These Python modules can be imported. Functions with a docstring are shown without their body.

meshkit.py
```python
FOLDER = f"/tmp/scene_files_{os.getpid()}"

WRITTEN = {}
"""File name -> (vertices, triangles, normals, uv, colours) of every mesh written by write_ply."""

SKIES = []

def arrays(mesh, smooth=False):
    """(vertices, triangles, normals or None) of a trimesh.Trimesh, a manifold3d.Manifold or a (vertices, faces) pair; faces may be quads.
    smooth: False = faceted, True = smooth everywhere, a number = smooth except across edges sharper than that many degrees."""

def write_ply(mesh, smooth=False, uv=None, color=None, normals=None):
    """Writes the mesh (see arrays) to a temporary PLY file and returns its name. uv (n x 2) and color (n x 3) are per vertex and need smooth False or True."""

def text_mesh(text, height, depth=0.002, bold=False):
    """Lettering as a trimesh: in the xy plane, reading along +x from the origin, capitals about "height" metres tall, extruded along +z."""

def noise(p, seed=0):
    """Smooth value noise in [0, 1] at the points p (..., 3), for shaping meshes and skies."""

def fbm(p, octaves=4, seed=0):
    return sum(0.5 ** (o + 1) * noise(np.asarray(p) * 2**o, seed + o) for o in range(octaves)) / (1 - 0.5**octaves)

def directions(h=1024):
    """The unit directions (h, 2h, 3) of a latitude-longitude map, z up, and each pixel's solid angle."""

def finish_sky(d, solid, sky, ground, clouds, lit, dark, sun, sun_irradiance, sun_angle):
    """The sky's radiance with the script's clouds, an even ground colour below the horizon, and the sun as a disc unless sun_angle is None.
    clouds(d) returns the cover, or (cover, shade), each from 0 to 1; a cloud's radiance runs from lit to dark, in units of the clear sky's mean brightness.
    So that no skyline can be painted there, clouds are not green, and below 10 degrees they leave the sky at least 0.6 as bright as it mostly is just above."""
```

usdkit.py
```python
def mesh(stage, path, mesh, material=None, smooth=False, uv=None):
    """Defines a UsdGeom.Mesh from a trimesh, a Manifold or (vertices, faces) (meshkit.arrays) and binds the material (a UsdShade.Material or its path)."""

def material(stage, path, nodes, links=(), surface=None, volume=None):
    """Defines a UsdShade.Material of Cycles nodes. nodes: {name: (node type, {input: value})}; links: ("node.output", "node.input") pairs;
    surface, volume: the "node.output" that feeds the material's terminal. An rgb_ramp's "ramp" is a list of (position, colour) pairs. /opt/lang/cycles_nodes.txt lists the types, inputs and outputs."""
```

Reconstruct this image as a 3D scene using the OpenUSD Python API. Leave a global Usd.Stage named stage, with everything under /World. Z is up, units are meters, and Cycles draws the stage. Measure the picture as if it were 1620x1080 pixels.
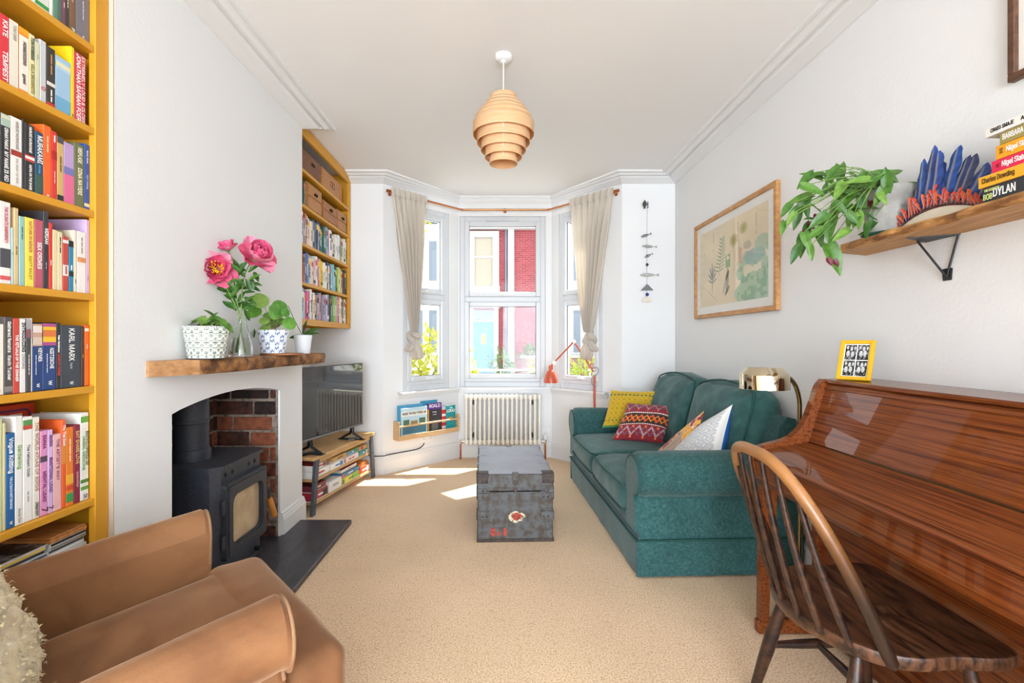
import math, random
import numpy as np
import trimesh, manifold3d, shapely
from shapely.geometry import Polygon
from pxr import Usd, UsdGeom, UsdLux, UsdShade, Gf, Sdf, Vt
import usdkit, meshkit

stage = Usd.Stage.CreateInMemory()
UsdGeom.SetStageUpAxis(stage, UsdGeom.Tokens.z)
UsdGeom.SetStageMetersPerUnit(stage, 1.0)
UsdGeom.Xform.Define(stage, '/World')
rng = random.Random(7)
nrg = np.random.default_rng(7)
PI = math.pi

# ---------------------------------------------------------------- camera, sky, sun, unseen rear light, exposure
CAM_Z, F_PX, CX, CY = 1.2, 780.0, 791.0, 540.0
cam = UsdGeom.Camera.Define(stage, '/World/camera')
cam.AddTranslateOp().Set(Gf.Vec3d(0, 0, CAM_Z))
cam.AddRotateXOp().Set(90.0)
cam.CreateFocalLengthAttr(36.0 * F_PX / 1620)
cam.CreateHorizontalApertureAttr(36.0)
cam.CreateVerticalApertureAttr(24.0)
cam.CreateHorizontalApertureOffsetAttr((810 - CX) / 1620 * 36.0)
cam.CreateClippingRangeAttr(Gf.Vec2f(0.02, 300))
cam.CreateExposureAttr(-0.04)

dome = UsdLux.DomeLight.Define(stage, '/World/sky_light')
dome.CreateIntensityAttr(1.1)
dome.CreateColorAttr(Gf.Vec3f(0.90, 0.96, 1.02))

SUN = np.array([0.50, 0.47, 1.0]); SUN /= np.linalg.norm(SUN)      # towards the sun
sun = UsdLux.DistantLight.Define(stage, '/World/sun_light')
sun.CreateIntensityAttr(3.4)
sun.CreateAngleAttr(0.6); sun.CreateNormalizeAttr(True)
sun.CreateColorAttr(Gf.Vec3f(1.0, 0.95, 0.86))
_q = Gf.Rotation(Gf.Vec3d(0, 0, 1), Gf.Vec3d(*map(float, SUN))).GetQuat()
sun.AddOrientOp().Set(Gf.Quatf(_q))

def rect_light(name, loc, rot, w, h, inten, col=(1, 1, 1)):
    l = UsdLux.RectLight.Define(stage, '/World/' + name)
    l.AddTranslateOp().Set(Gf.Vec3d(*loc)); l.AddRotateXYZOp().Set(Gf.Vec3f(*rot))
    l.CreateWidthAttr(w); l.CreateHeightAttr(h); l.CreateIntensityAttr(inten)
    l.CreateColorAttr(Gf.Vec3f(*col))
    return l
# area light out of view behind the camera, placed to light the whole room
rect_light('unseen_rear_light', (0.0, -4.62, 1.28), (90, 0, 0), 2.7, 2.4, 25.0, (0.88, 0.97, 1.12))

# ---------------------------------------------------------------- helpers: materials
def lin(h):
    h = h.lstrip('#')
    c = [int(h[i:i + 2], 16) / 255 for i in (0, 2, 4)]
    return tuple(x / 12.92 if x <= 0.04045 else ((x + 0.055) / 1.055) ** 2.4 for x in c)
_mats = {}
def mat(name, color='#cccccc', rough=0.5, var=None, bump=None, stretch=None, **kw):
    """principled material; var=(scale, second colour[, detail]) mixes a second colour by noise; bump=(scale, distance); stretch scales the coordinates"""
    if name in _mats:
        return _mats[name]
    c = lin(color) if isinstance(color, str) else color
    nodes = {'p': ('principled_bsdf', {'base_color': c, 'roughness': rough, **kw})}
    links = []
    vec = None
    if var or bump:
        nodes['tc'] = ('texture_coordinate', {})
        vec = 'tc.object'
        if stretch:
            nodes['mp'] = ('mapping', {'scale': stretch}); links.append(('tc.object', 'mp.vector')); vec = 'mp.vector'
    if var:
        c2 = lin(var[1]) if isinstance(var[1], str) else var[1]
        nodes['n'] = ('noise_texture', {'scale': var[0], 'detail': var[2] if len(var) > 2 else 4.0, 'roughness': 0.6})
        lo, hi = (var[3] if len(var) > 3 else (0.35, 0.65))
        nodes['r'] = ('rgb_ramp', {'ramp': [(lo, c), (hi, c2)]})
        links += [(vec, 'n.vector'), ('n.fac', 'r.fac'), ('r.color', 'p.base_color')]
    if bump:
        nodes['bn'] = ('noise_texture', {'scale': bump[0], 'detail': 3.0})
        nodes['b'] = ('bump', {'strength': 1.0, 'distance': bump[1]})
        links += [(vec, 'bn.vector'), ('bn.fac', 'b.height'), ('b.normal', 'p.normal')]
    _mats[name] = usdkit.material(stage, '/World/Looks/' + name, nodes, links, surface='p.BSDF')
    return _mats[name]
def cmat(h, rough=0.55):
    return mat('colour_' + h.lstrip('#') + ('_%d' % int(rough * 100)), h, rough)
def paint_mat(name='painted_print', rough=0.6, **kw):
    if name not in _mats:
        _mats[name] = usdkit.material(stage, '/World/Looks/' + name, {'a': ('attribute', {'attribute': 'paint'}), 'p': ('principled_bsdf', {'roughness': rough, **kw})},
                                      [('a.color', 'p.base_color')], surface='p.BSDF')
    return _mats[name]

# ---------------------------------------------------------------- helpers: scene tree
_names = {}
def numbered(path, name):
    k = _names.get((path, name), 0); _names[(path, name)] = k + 1
    return name if k == 0 else '%s_%03d' % (name, k)
def tag(prim, label=None, cat=None, group=None, kind=None):
    for k, v in (('label', label), ('category', cat), ('group', group), ('kind', kind)):
        if v: prim.SetCustomDataByKey(k, v)
    return prim
class Thing:
    def __init__(s, prim, M): s.prim, s.M = prim, M; s.path = str(prim.GetPath()); s.Mi = np.linalg.inv(M)
def thing(name, label, cat, loc=(0, 0, 0), rotz=0.0, group=None, kind=None):
    x = UsdGeom.Xform.Define(stage, '/World/' + numbered('/World', name))
    x.AddTranslateOp().Set(Gf.Vec3d(*map(float, loc)))
    M = np.eye(4); M[:3, 3] = loc
    if rotz:
        x.AddRotateZOp().Set(float(rotz))
        a = math.radians(rotz); M[:2, :2] = [[math.cos(a), -math.sin(a)], [math.sin(a), math.cos(a)]]
    tag(x.GetPrim(), label, cat, group, kind)
    return Thing(x.GetPrim(), M)
class Sub:
    def __init__(s, prim, top): s.prim, s.Mi, s.path = prim, top.Mi, str(prim.GetPath())
def part(parent, name, mesh, m, smooth=False, label=None, kind=None, paint=None, local=False):
    """one Mesh prim under parent; mesh in world coordinates unless local"""
    v, f, n = meshkit.arrays(mesh, False)
    v = np.asarray(v, float)
    if not local:
        v = v @ parent.Mi[:3, :3].T + parent.Mi[:3, 3]
    if paint is not None: smooth = bool(smooth)
    p = usdkit.mesh(stage, parent.path + '/' + numbered(parent.path, name), trimesh.Trimesh(v, f, process=False), m, smooth=smooth)
    if paint is not None:
        UsdGeom.PrimvarsAPI(p).CreatePrimvar('paint', Sdf.ValueTypeNames.Color3fArray, 'vertex').Set(Vt.Vec3fArray.FromNumpy(np.asarray(paint, np.float32)))
    tag(p.GetPrim(), label, kind=kind)
    return Sub(p.GetPrim(), parent)
def solo(name, label, cat, mesh, m, smooth=False, group=None, kind=None, paint=None):
    """a thing that is one mesh"""
    v, f, n = meshkit.arrays(mesh, False)
    if paint is not None: smooth = bool(smooth)
    v = np.asarray(v, float); base = np.array([(v[:, 0].min() + v[:, 0].max()) / 2, (v[:, 1].min() + v[:, 1].max()) / 2, v[:, 2].min()])
    if kind == 'structure': base[:] = 0
    p = usdkit.mesh(stage, '/World/' + numbered('/World', name), trimesh.Trimesh(v - base, f, process=False), m, smooth=smooth)
    p.AddTranslateOp().Set(Gf.Vec3d(*map(float, base)))
    if paint is not None:
        UsdGeom.PrimvarsAPI(p).CreatePrimvar('paint', Sdf.ValueTypeNames.Color3fArray, 'vertex').Set(Vt.Vec3fArray.FromNumpy(np.asarray(paint, np.float32)))
    tag(p.GetPrim(), label, cat, group, kind)
    M = np.eye(4); M[:3, 3] = base
    return Thing(p.GetPrim(), M)

# ---------------------------------------------------------------- helpers: shapes
def P(px, py, Y):
    return np.array([(px - CX) / F_PX * Y, Y, CAM_Z - (py - CY) / F_PX * Y])
def TM(v, f): return trimesh.Trimesh(np.asarray(v, float), np.asarray(f, int), process=False)
def cat(*ms):
    ms = [m for m in (ms[0] if len(ms) == 1 and isinstance(ms[0], (list, tuple)) else ms) if m is not None]
    return trimesh.util.concatenate(ms)
def _cb():
    v = []
    for s in np.ndindex(2, 2, 2):
        s = np.array(s) * 2 - 1
        for a in range(3):
            p = s * 0.7; p[a] = s[a]; v.append(p)
    h = trimesh.convex.convex_hull(np.array(v))
    tree = __import__('scipy.spatial', fromlist=['cKDTree']).cKDTree(np.array(v))
    return tree.query(h.vertices)[1][h.faces]
_CBF = _cb()
def box(lo, hi, c=0.0):
    lo, hi = np.minimum(lo, hi).astype(float), np.maximum(lo, hi).astype(float)
    if c <= 0:
        m = trimesh.creation.box(extents=hi - lo); m.apply_translation((lo + hi) / 2); return m
    c = min(c, 0.45 * (hi - lo).min())
    v = []
    for s in np.ndindex(2, 2, 2):
        for a in range(3):
            p = np.where(np.array(s) == 1, hi - c, lo + c); p[a] = (lo, hi)[s[a]][a]; v.append(p)
    return TM(v, _CBF)
def cyl(p0, p1, r0, r1=None, n=16, caps=True):
    return tube([p0, p1], [r0, r0 if r1 is None else r1], n, caps)
def tube(path, r, n=10, caps=True, closed=False, up=None):
    p = np.asarray(path, float); k = len(p); r = np.broadcast_to(np.asarray(r, float), (k,))
    t = np.roll(p, -1, 0) - np.roll(p, 1, 0) if closed else np.gradient(p, axis=0)
    t /= np.maximum(np.linalg.norm(t, axis=1, keepdims=True), 1e-12)
    a = np.array([0, 0, 1.0]) if abs(t[0][2]) < 0.9 else np.array([1.0, 0, 0])
    if up is not None: a = np.asarray(up, float)
    nn = a - t[0] * (a @ t[0]); nn /= np.linalg.norm(nn)
    N = []
    for i in range(k):
        nn = nn - t[i] * (nn @ t[i]); nn /= np.linalg.norm(nn); N.append(nn)
    N = np.array(N); B = np.cross(t, N)
    th = np.arange(n) / n * 2 * PI
    v = (p[:, None] + r[:, None, None] * (np.cos(th)[None, :, None] * N[:, None] + np.sin(th)[None, :, None] * B[:, None])).reshape(-1, 3)
    f = []
    for i in range(k if closed else k - 1):
        j = (i + 1) % k
        for q in range(n):
            w = (q + 1) % n
            f += [[i * n + q, i * n + w, j * n + w], [i * n + q, j * n + w, j * n + q]]
    if caps and not closed:
        for q in range(1, n - 1):
            f += [[0, q + 1, q], [(k - 1) * n, (k - 1) * n + q, (k - 1) * n + q + 1]]
    return TM(v, f)
def lathe(prof, n=32, c=(0, 0, 0), arc=2 * PI):
    """profile of (r, z); closed where r is 0"""
    prof = np.asarray(prof, float); k = len(prof); th = np.arange(n) / n * arc
    v = np.stack([prof[:, None, 0] * np.cos(th), prof[:, None, 0] * np.sin(th), np.repeat(prof[:, 1:2], n, 1)], -1).reshape(-1, 3) + np.asarray(c, float)
    f = []
    for i in range(k - 1):
        for q in range(n):
            w = (q + 1) % n
            if prof[i + 1, 0] > 1e-9: f.append([i * n + q, (i + 1) * n + w, (i + 1) * n + q])
            if prof[i, 0] > 1e-9: f.append([i * n + q, i * n + w, (i + 1) * n + w])
    return TM(v, np.array(f)[:, ::1])
def grid(fn, nu, nv, wrap_u=False):
    """surface from fn(u, v) -> (..., 3) for u, v in [0, 1]"""
    u, v = np.meshgrid(np.linspace(0, 1, nu + 1)[: nu if wrap_u else nu + 1], np.linspace(0, 1, nv + 1), indexing='ij')
    p = fn(u, v).reshape(-1, 3); f = []
    for i in range(nu):
        a, b = i * (nv + 1), ((i + 1) % nu if wrap_u else i + 1) * (nv + 1)
        for j in range(nv):
            f += [[a + j, b + j, b + j + 1], [a + j, b + j + 1, a + j + 1]]
    m = TM(p, f); m.metadata['uv'] = np.stack([u.ravel(), v.ravel()], 1)
    return m
def prism(poly, z0, z1):
    """extrude a plan polygon (list of xy or shapely) from z0 to z1"""
    poly = poly if hasattr(poly, 'exterior') else Polygon(poly)
    if not poly.exterior.is_ccw: poly = shapely.geometry.polygon.orient(poly)
    m = trimesh.creation.extrude_polygon(poly, z1 - z0, engine='earcut'); m.apply_translation((0, 0, z0)); return m
def prism_axes(poly, o, ex, ey, depth):
    """extrude a polygon drawn in the plane (o, ex, ey) by depth along ex x ey"""
    m = prism(poly, 0, depth)
    ex, ey = np.asarray(ex, float), np.asarray(ey, float)
    v = np.asarray(m.vertices); m.vertices = np.asarray(o, float) + v[:, :1] * ex + v[:, 1:2] * ey + v[:, 2:] * np.cross(ex, ey)
    return m
def place(m, R=None, t=None):
    m = m.copy()
    if R is not None: m.vertices = np.asarray(m.vertices) @ np.asarray(R, float).T
    if t is not None: m.vertices = np.asarray(m.vertices) + np.asarray(t, float)
    return m
def rot(axis, deg): return trimesh.transformations.rotation_matrix(math.radians(deg), axis)[:3, :3]
RX = lambda d: rot((1, 0, 0), d)
RY = lambda d: rot((0, 1, 0), d)
RZ = lambda d: rot((0, 0, 1), d)
def softbox(lo, hi, r, bulge=(0, 0, 0), n=14, wrinkle=0.0, seed=0):
    """a cushion: rounded box whose faces bulge; bulge per axis"""
    lo, hi = np.asarray(lo, float), np.asarray(hi, float); h = (hi - lo) / 2; r = min(r, h.min() * 0.98)
    g = np.linspace(-1, 1, n + 1); g = np.sign(g) * (1 - (1 - abs(g)) ** 1.5)
    vs, fs, k = [], [], 0
    for a in range(3):
        for s in (-1, 1):
            A, B = np.meshgrid(g, g, indexing='ij')
            p = np.zeros(A.shape + (3,)); p[..., a] = s; p[..., (a + 1) % 3] = A; p[..., (a + 2) % 3] = B
            vs.append(p.reshape(-1, 3))
            i = (np.arange(n)[:, None] * (n + 1) + np.arange(n)[None]).ravel() + k
            q = np.stack([i, i + n + 1, i + n + 2, i + 1], 1)
            if s < 0: q = q[:, ::-1]
            fs += [q[:, [0, 1, 2]], q[:, [0, 2, 3]]]; k += (n + 1) ** 2
    u = np.vstack(vs); p = u * h
    inner = np.clip(p, -(h - r), h - r); d = p - inner; L = np.linalg.norm(d, axis=1, keepdims=True)
    q = inner + d / np.maximum(L, 1e-9) * r
    for a in range(3):
        w = (1 - u[:, (a + 1) % 3] ** 2) * (1 - u[:, (a + 2) % 3] ** 2)
        q[:, a] += np.sign(u[:, a]) * bulge[a] * w * (abs(u[:, a]) > 0.99) + u[:, a] * 0
    m = trimesh.Trimesh(q, np.vstack(fs), process=False); m.merge_vertices(digits_vertex=6)
    if wrinkle:
        v = np.asarray(m.vertices); nrm = np.asarray(m.vertex_normals)
        m.vertices = v + nrm * ((meshkit.fbm(v * np.array([9, 9, 9]) + seed * 17, 3, seed) - 0.5) * wrinkle)[:, None]
    return TM(np.asarray(m.vertices) + (lo + hi) / 2, m.faces)
def bez(pts, n=16):
    """Catmull-Rom through points"""
    p = np.asarray(pts, float); q = np.vstack([2 * p[0] - p[1], p, 2 * p[-1] - p[-2]]); out = []
    for i in range(1, len(q) - 2):
        t = np.linspace(0, 1, n, endpoint=False)[:, None]
        a, b, c, d = q[i - 1], q[i], q[i + 1], q[i + 2]
        out.append(0.5 * (2 * b + (c - a) * t + (2 * a - 5 * b + 4 * c - d) * t ** 2 + (3 * b - a - 3 * c + d) * t ** 3))
    return np.vstack(out + [p[-1:]])
_txt = {}
def text_geom(s, bold=False):
    k = (s, bold)
    if k not in _txt:
        _txt[k] = meshkit.text_mesh(s, 1.0, 0.02, bold)
    return _txt[k].copy()
VAGUE = set('HARVEST|Novel|EAT TO THE END|DISCOURSES|The Far Side of Home|GREEN|BONNE POIS|MUST|CRIME STORIES|PANIC|CRITICAL LIVES|TRIPS|THE FARM|PROUST|EARTH|SHE|Essays|EDGE|PENGUIN|TALES|ROOTS|ECONOMICS|CARE OF A MAISE|BAKING IT!|story|STORY AND PICTURES|STORIES|THE SPIRIT OF THE AGE|KATE FOX|The Toad House|EDMUND WILSON|DANCE SWAHILI MOODS|Eva Helen|SEAMUS HEANEY|ABSALOM ABSALOM|GENERAL THEORY OF EMPLOYMENT|ZARATHUSTRA AND OTHERS'.split('|'))
def print_lines(parent, s, centre, right, up, height, m, width=None, name='title'):
    """print too small to read in the photograph: a run of word-long dashes"""
    right, up = np.asarray(right, float), np.asarray(up, float); L = [len(w) for w in s.split()]; tot = sum(L) + .8 * (len(L) - 1); cw = .62 * height
    if width: cw = min(cw, width / tot)
    x = -tot / 2 * cw; ms = []
    for l in L:
        ms.append(prism_axes([(x, -height * .27), (x + l * cw, -height * .27), (x + l * cw, height * .27), (x, height * .27)], centre, right, up, .0004)); x += (l + .8) * cw
    return part(parent, name, cat(ms), m, kind='stuff')
def text(parent, s, centre, right, up, height, m, width=None, bold=False, name='lettering', thick=0.0007):
    """lettering centred at a point, reading along right; squeezed to fit width"""
    if s in VAGUE: return print_lines(parent, s, centre, right, up, height * .8, m, width, name)
    try: g = text_geom(s, bold)
    except Exception: return
    v = np.asarray(g.vertices); b0, b1 = v.min(0), v.max(0)
    sx = height
    if width and (b1[0] - b0[0]) * height > width: sx = width / (b1[0] - b0[0])
    if sx < height * 0.6: height = sx / 0.6
    right, up = np.asarray(right, float), np.asarray(up, float); nrm = np.cross(right, up)
    q = np.asarray(centre, float) + (v[:, :1] - (b0[0] + b1[0]) / 2) * sx * right + (v[:, 1:2] - 0.36) * height * up + v[:, 2:] / 0.02 * thick * nrm
    return part(parent, name, TM(q, g.faces), m)
# ================================================================ THE SETTING
H = 2.70
XL, XB, XR, YB = -1.72, -1.328, 1.586, 4.467                       # alcove wall, chimney breast face, right wall, front wall
L0, L1, R1, R0 = np.array([-1.059, YB]), np.array([-0.432, 5.12]), np.array([0.536, 5.12]), np.array([1.105, YB])
YR = -4.5  # room end out of view, set far back to even out the rear light
M_wall = mat('wall_paint', '#ebebea', 0.75, bump=(60, 0.0006))
M_ceil = mat('ceiling_paint', '#f0efee', 0.85)
M_trim = mat('trim_gloss_white', '#e4e4e3', 0.4)
M_upvc = mat('white_frame', '#d2d4d6', 0.35)
def S(name, label, catg, mesh, m, smooth=False): return solo(name, label, catg, mesh, m, smooth, kind='structure')

# carpet floor
fl = [(XL, YR), (XR, YR), (XR, YB), (R0[0], YB + .02), (R1[0], R1[1] + .02), (L1[0], L1[1] + .02), (L0[0], YB + .02), (XL, YB)]
M_carpet = usdkit.material(stage, '/World/Looks/carpet', {
    'tc': ('texture_coordinate', {}), 'n1': ('noise_texture', {'scale': 150, 'detail': 4.0, 'roughness': 0.8}), 'n2': ('noise_texture', {'scale': 1.6, 'detail': 3.0}),
    'n3': ('noise_texture', {'scale': 34, 'detail': 4.0, 'roughness': 0.7}),
    'r1': ('rgb_ramp', {'ramp': [(0.34, lin('#94714d')), (0.44, lin('#e0bd95')), (0.55, lin('#f1d6b5')), (0.66, lin('#fdf0dc'))]}),
    'r2': ('rgb_ramp', {'ramp': [(0.3, (0.95, 0.94, 0.92)), (0.7, (1.08, 1.07, 1.06))]}),
    'r3': ('rgb_ramp', {'ramp': [(0.28, (0.84, 0.80, 0.74)), (0.46, (1.0, 1.0, 1.0))]}),
    'mx': ('mix', {'mix_type': 'multiply', 'fac': 1.0}), 'my': ('mix', {'mix_type': 'multiply', 'fac': 1.0}), 'b': ('bump', {'strength': 0.6, 'distance': 0.002}), 'p': ('principled_bsdf', {'roughness': 0.95, 'sheen_weight': 0.1, 'specular_ior_level': 0.1})},
    [('tc.object', 'n1.vector'), ('tc.object', 'n2.vector'), ('tc.object', 'n3.vector'), ('n1.fac', 'r1.fac'), ('n2.fac', 'r2.fac'), ('n3.fac', 'r3.fac'), ('r1.color', 'mx.color1'), ('r2.color', 'mx.color2'),
     ('mx.color', 'my.color1'), ('r3.color', 'my.color2'), ('my.color', 'p.base_color'), ('n1.fac', 'b.height'), ('b.normal', 'p.normal')], surface='p.BSDF')
S('floor', 'beige short-pile carpet with fine brown flecks across the room', 'floor', prism(fl, -0.06, 0), M_carpet)
S('ceiling', 'flat white plaster ceiling of the living room', 'ceiling', prism([(XL - .1, YR - .1), (XR + .1, YR - .1), (XR + .1, YB), (R0[0] + .1, YB), (R1[0] + .1, R1[1] + .12), (L1[0] - .1, L1[1] + .12), (L0[0] - .1, YB), (XL - .1, YB)], H, H + 0.1), M_ceil)
S('wall_right', 'long white wall behind the sofa and the piano', 'wall', box((XR, YR - .1, -.06), (XR + .12, YB + .12, H)), M_wall)
S('wall_left', 'white alcove wall behind both mustard bookcases', 'wall', box((XL - .12, YR - .1, -.06), (XL, YB + .12, H)), M_wall)
# rear wall, out of view; its glazed opening is sized to pass the rear light
dx0, dx1, dz = -1.35, 1.35, 2.5
S('wall_rear', 'unseen white wall behind the camera around the opening for the rear light', 'wall', cat(box((XL, YR - .1, -.06), (dx0, YR, H)), box((dx1, YR - .1, -.06), (XR, YR, H)), box((dx0, YR - .1, dz), (dx1, YR, H))), M_wall)
M_pane = usdkit.material(stage, '/World/Looks/window_glass', {'l': ('layer_weight', {'blend': 0.5}), 'q': ('math', {'math_type': 'power', 'value2': 4.0}), 'k': ('math', {'math_type': 'multiply_add', 'value2': 0.45, 'value3': 0.010}),
                                                               't': ('transparent_bsdf', {'color': (0.98, 0.99, 0.985)}), 'g': ('glossy_bsdf', {'color': (1, 1, 1), 'roughness': 0.0}), 'm': ('mix_closure', {})},
                         [('l.facing', 'q.value1'), ('q.value', 'k.value1'), ('k.value', 'm.fac'), ('t.BSDF', 'm.closure1'), ('g.BSDF', 'm.closure2')], surface='m.closure')
t = thing('door_1', 'unseen white glazed doors behind the camera that pass the rear light', 'door', kind='structure')
xm = (dx0 + dx1) / 2
for a, b in ((dx0, xm), (xm, dx1)):
    part(t, 'door_leaf', cat(box((a, YR - .07, 0), (a + .09, YR - .02, dz), .004), box((b - .09, YR - .07, 0), (b, YR - .02, dz), .004), box((a + .09, YR - .07, 0), (b - .09, YR - .02, .16), .004), box((a + .09, YR - .07, dz - .09), (b - .09, YR - .02, dz), .004)), M_upvc)
    part(t, 'pane', box((a + .085, YR - .05, .155), (b - .085, YR - .044, dz - .085)), M_pane)
# front wall: flat ends, bay below the sill, bay head
def slab2(p, q, out, z0, z1):
    """wall panel whose inner face runs p to q, thickened by out (plan normal given by the bay's outside)"""
    p, q = np.asarray(p), np.asarray(q); d = (q - p) / np.linalg.norm(q - p); n = np.array([-d[1], d[0]])
    return prism([p, q, q + n * out, p + n * out], z0, z1)
SILL, HEAD = 0.715, 2.50
wf = [prism([(XL - .12, YB), (L0[0], YB), (L0[0], YB + .16), (XL - .12, YB + .16)], -.06, H), prism([(R0[0], YB), (XR + .12, YB), (XR + .12, YB + .16), (R0[0], YB + .16)], -.06, H)]
for p, q in ((L0, L1), (L1, R1), (R1, R0)):
    wf += [slab2(p, q, .16, -.06, SILL - .02), slab2(p, q, .16, HEAD, H)]
# piers where the splays meet the flat wall and either side of the side windows
dL, dR = (L1 - L0), (R0 - R1)
LW = (0.235, 0.855)                                                  # left window along the splay (fraction from L0)
RW = (0.115, 0.755)                                                  # right window along the splay (fraction from R1)
wf += [slab2(L0, L0 + dL * LW[0], .16, SILL - .02, HEAD), slab2(R1 + dR * RW[1], R0, .16, SILL - .02, HEAD)]
S('wall_front', 'white street-side wall with the three-sided window bay', 'wall', cat(wf), M_wall)
# corner posts of the bay
post_l = [L0 + dL * LW[1], L1, L1 + np.array([.012, 0]), L1 + np.array([.012, .12]), L1 + np.array([-.02, .14]), L0 + dL * LW[1] + np.array([-.08, .09])]
post_r = [R1 + dR * RW[0], R1 + dR * RW[0] + np.array([.08, .09]), R1 + np.array([.02, .14]), R1 + np.array([-.062, .12]), R1 + np.array([-.062, 0]), R1]
S('trim_1', 'white corner post between the two windows nearer the bookshelves', 'trim', prism(Polygon(post_l).buffer(0), SILL - .02, HEAD), M_trim)
S('trim_2', 'white corner post of the bay behind the orange lamp', 'trim', prism(Polygon(post_r).buffer(0), SILL - .02, HEAD), M_trim)
# sill that follows the bay
def offs(path, d):
    """offset a plan polyline to the room side (to the right of travel L0 -> R0) by d with mitres"""
    p = np.asarray(path, float); out = []
    for i in range(len(p)):
        ns = []
        for a, b in ((i - 1, i), (i, i + 1)):
            if 0 <= a and b < len(p):
                t_ = (p[b] - p[a]) / np.linalg.norm(p[b] - p[a]); ns.append(np.array([t_[1], -t_[0]]))
        if len(ns) == 2:
            m_ = ns[0] + ns[1]; m_ /= (m_ @ ns[0])
        else: m_ = ns[0]
        out.append(p[i] + m_ * d)
    return np.array(out)
sp = [L0 + dL * .17, L1, R1, R0 - dR * .17]
sill = Polygon(np.vstack([offs(sp, .055), offs(sp, -.14)[::-1]]))
sl = cat(prism(sill, SILL - .012, SILL + .015), prism(Polygon(np.vstack([offs(sp, .062), offs(sp, -.1)[::-1]])), SILL - .004, SILL + .008), prism(Polygon(np.vstack([offs(sp, .02), offs(sp, -.05)[::-1]])), SILL - .045, SILL - .012))
S('trim_3', 'white painted windowsill running round the bay above the radiator', 'sill', sl, M_trim)

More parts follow.
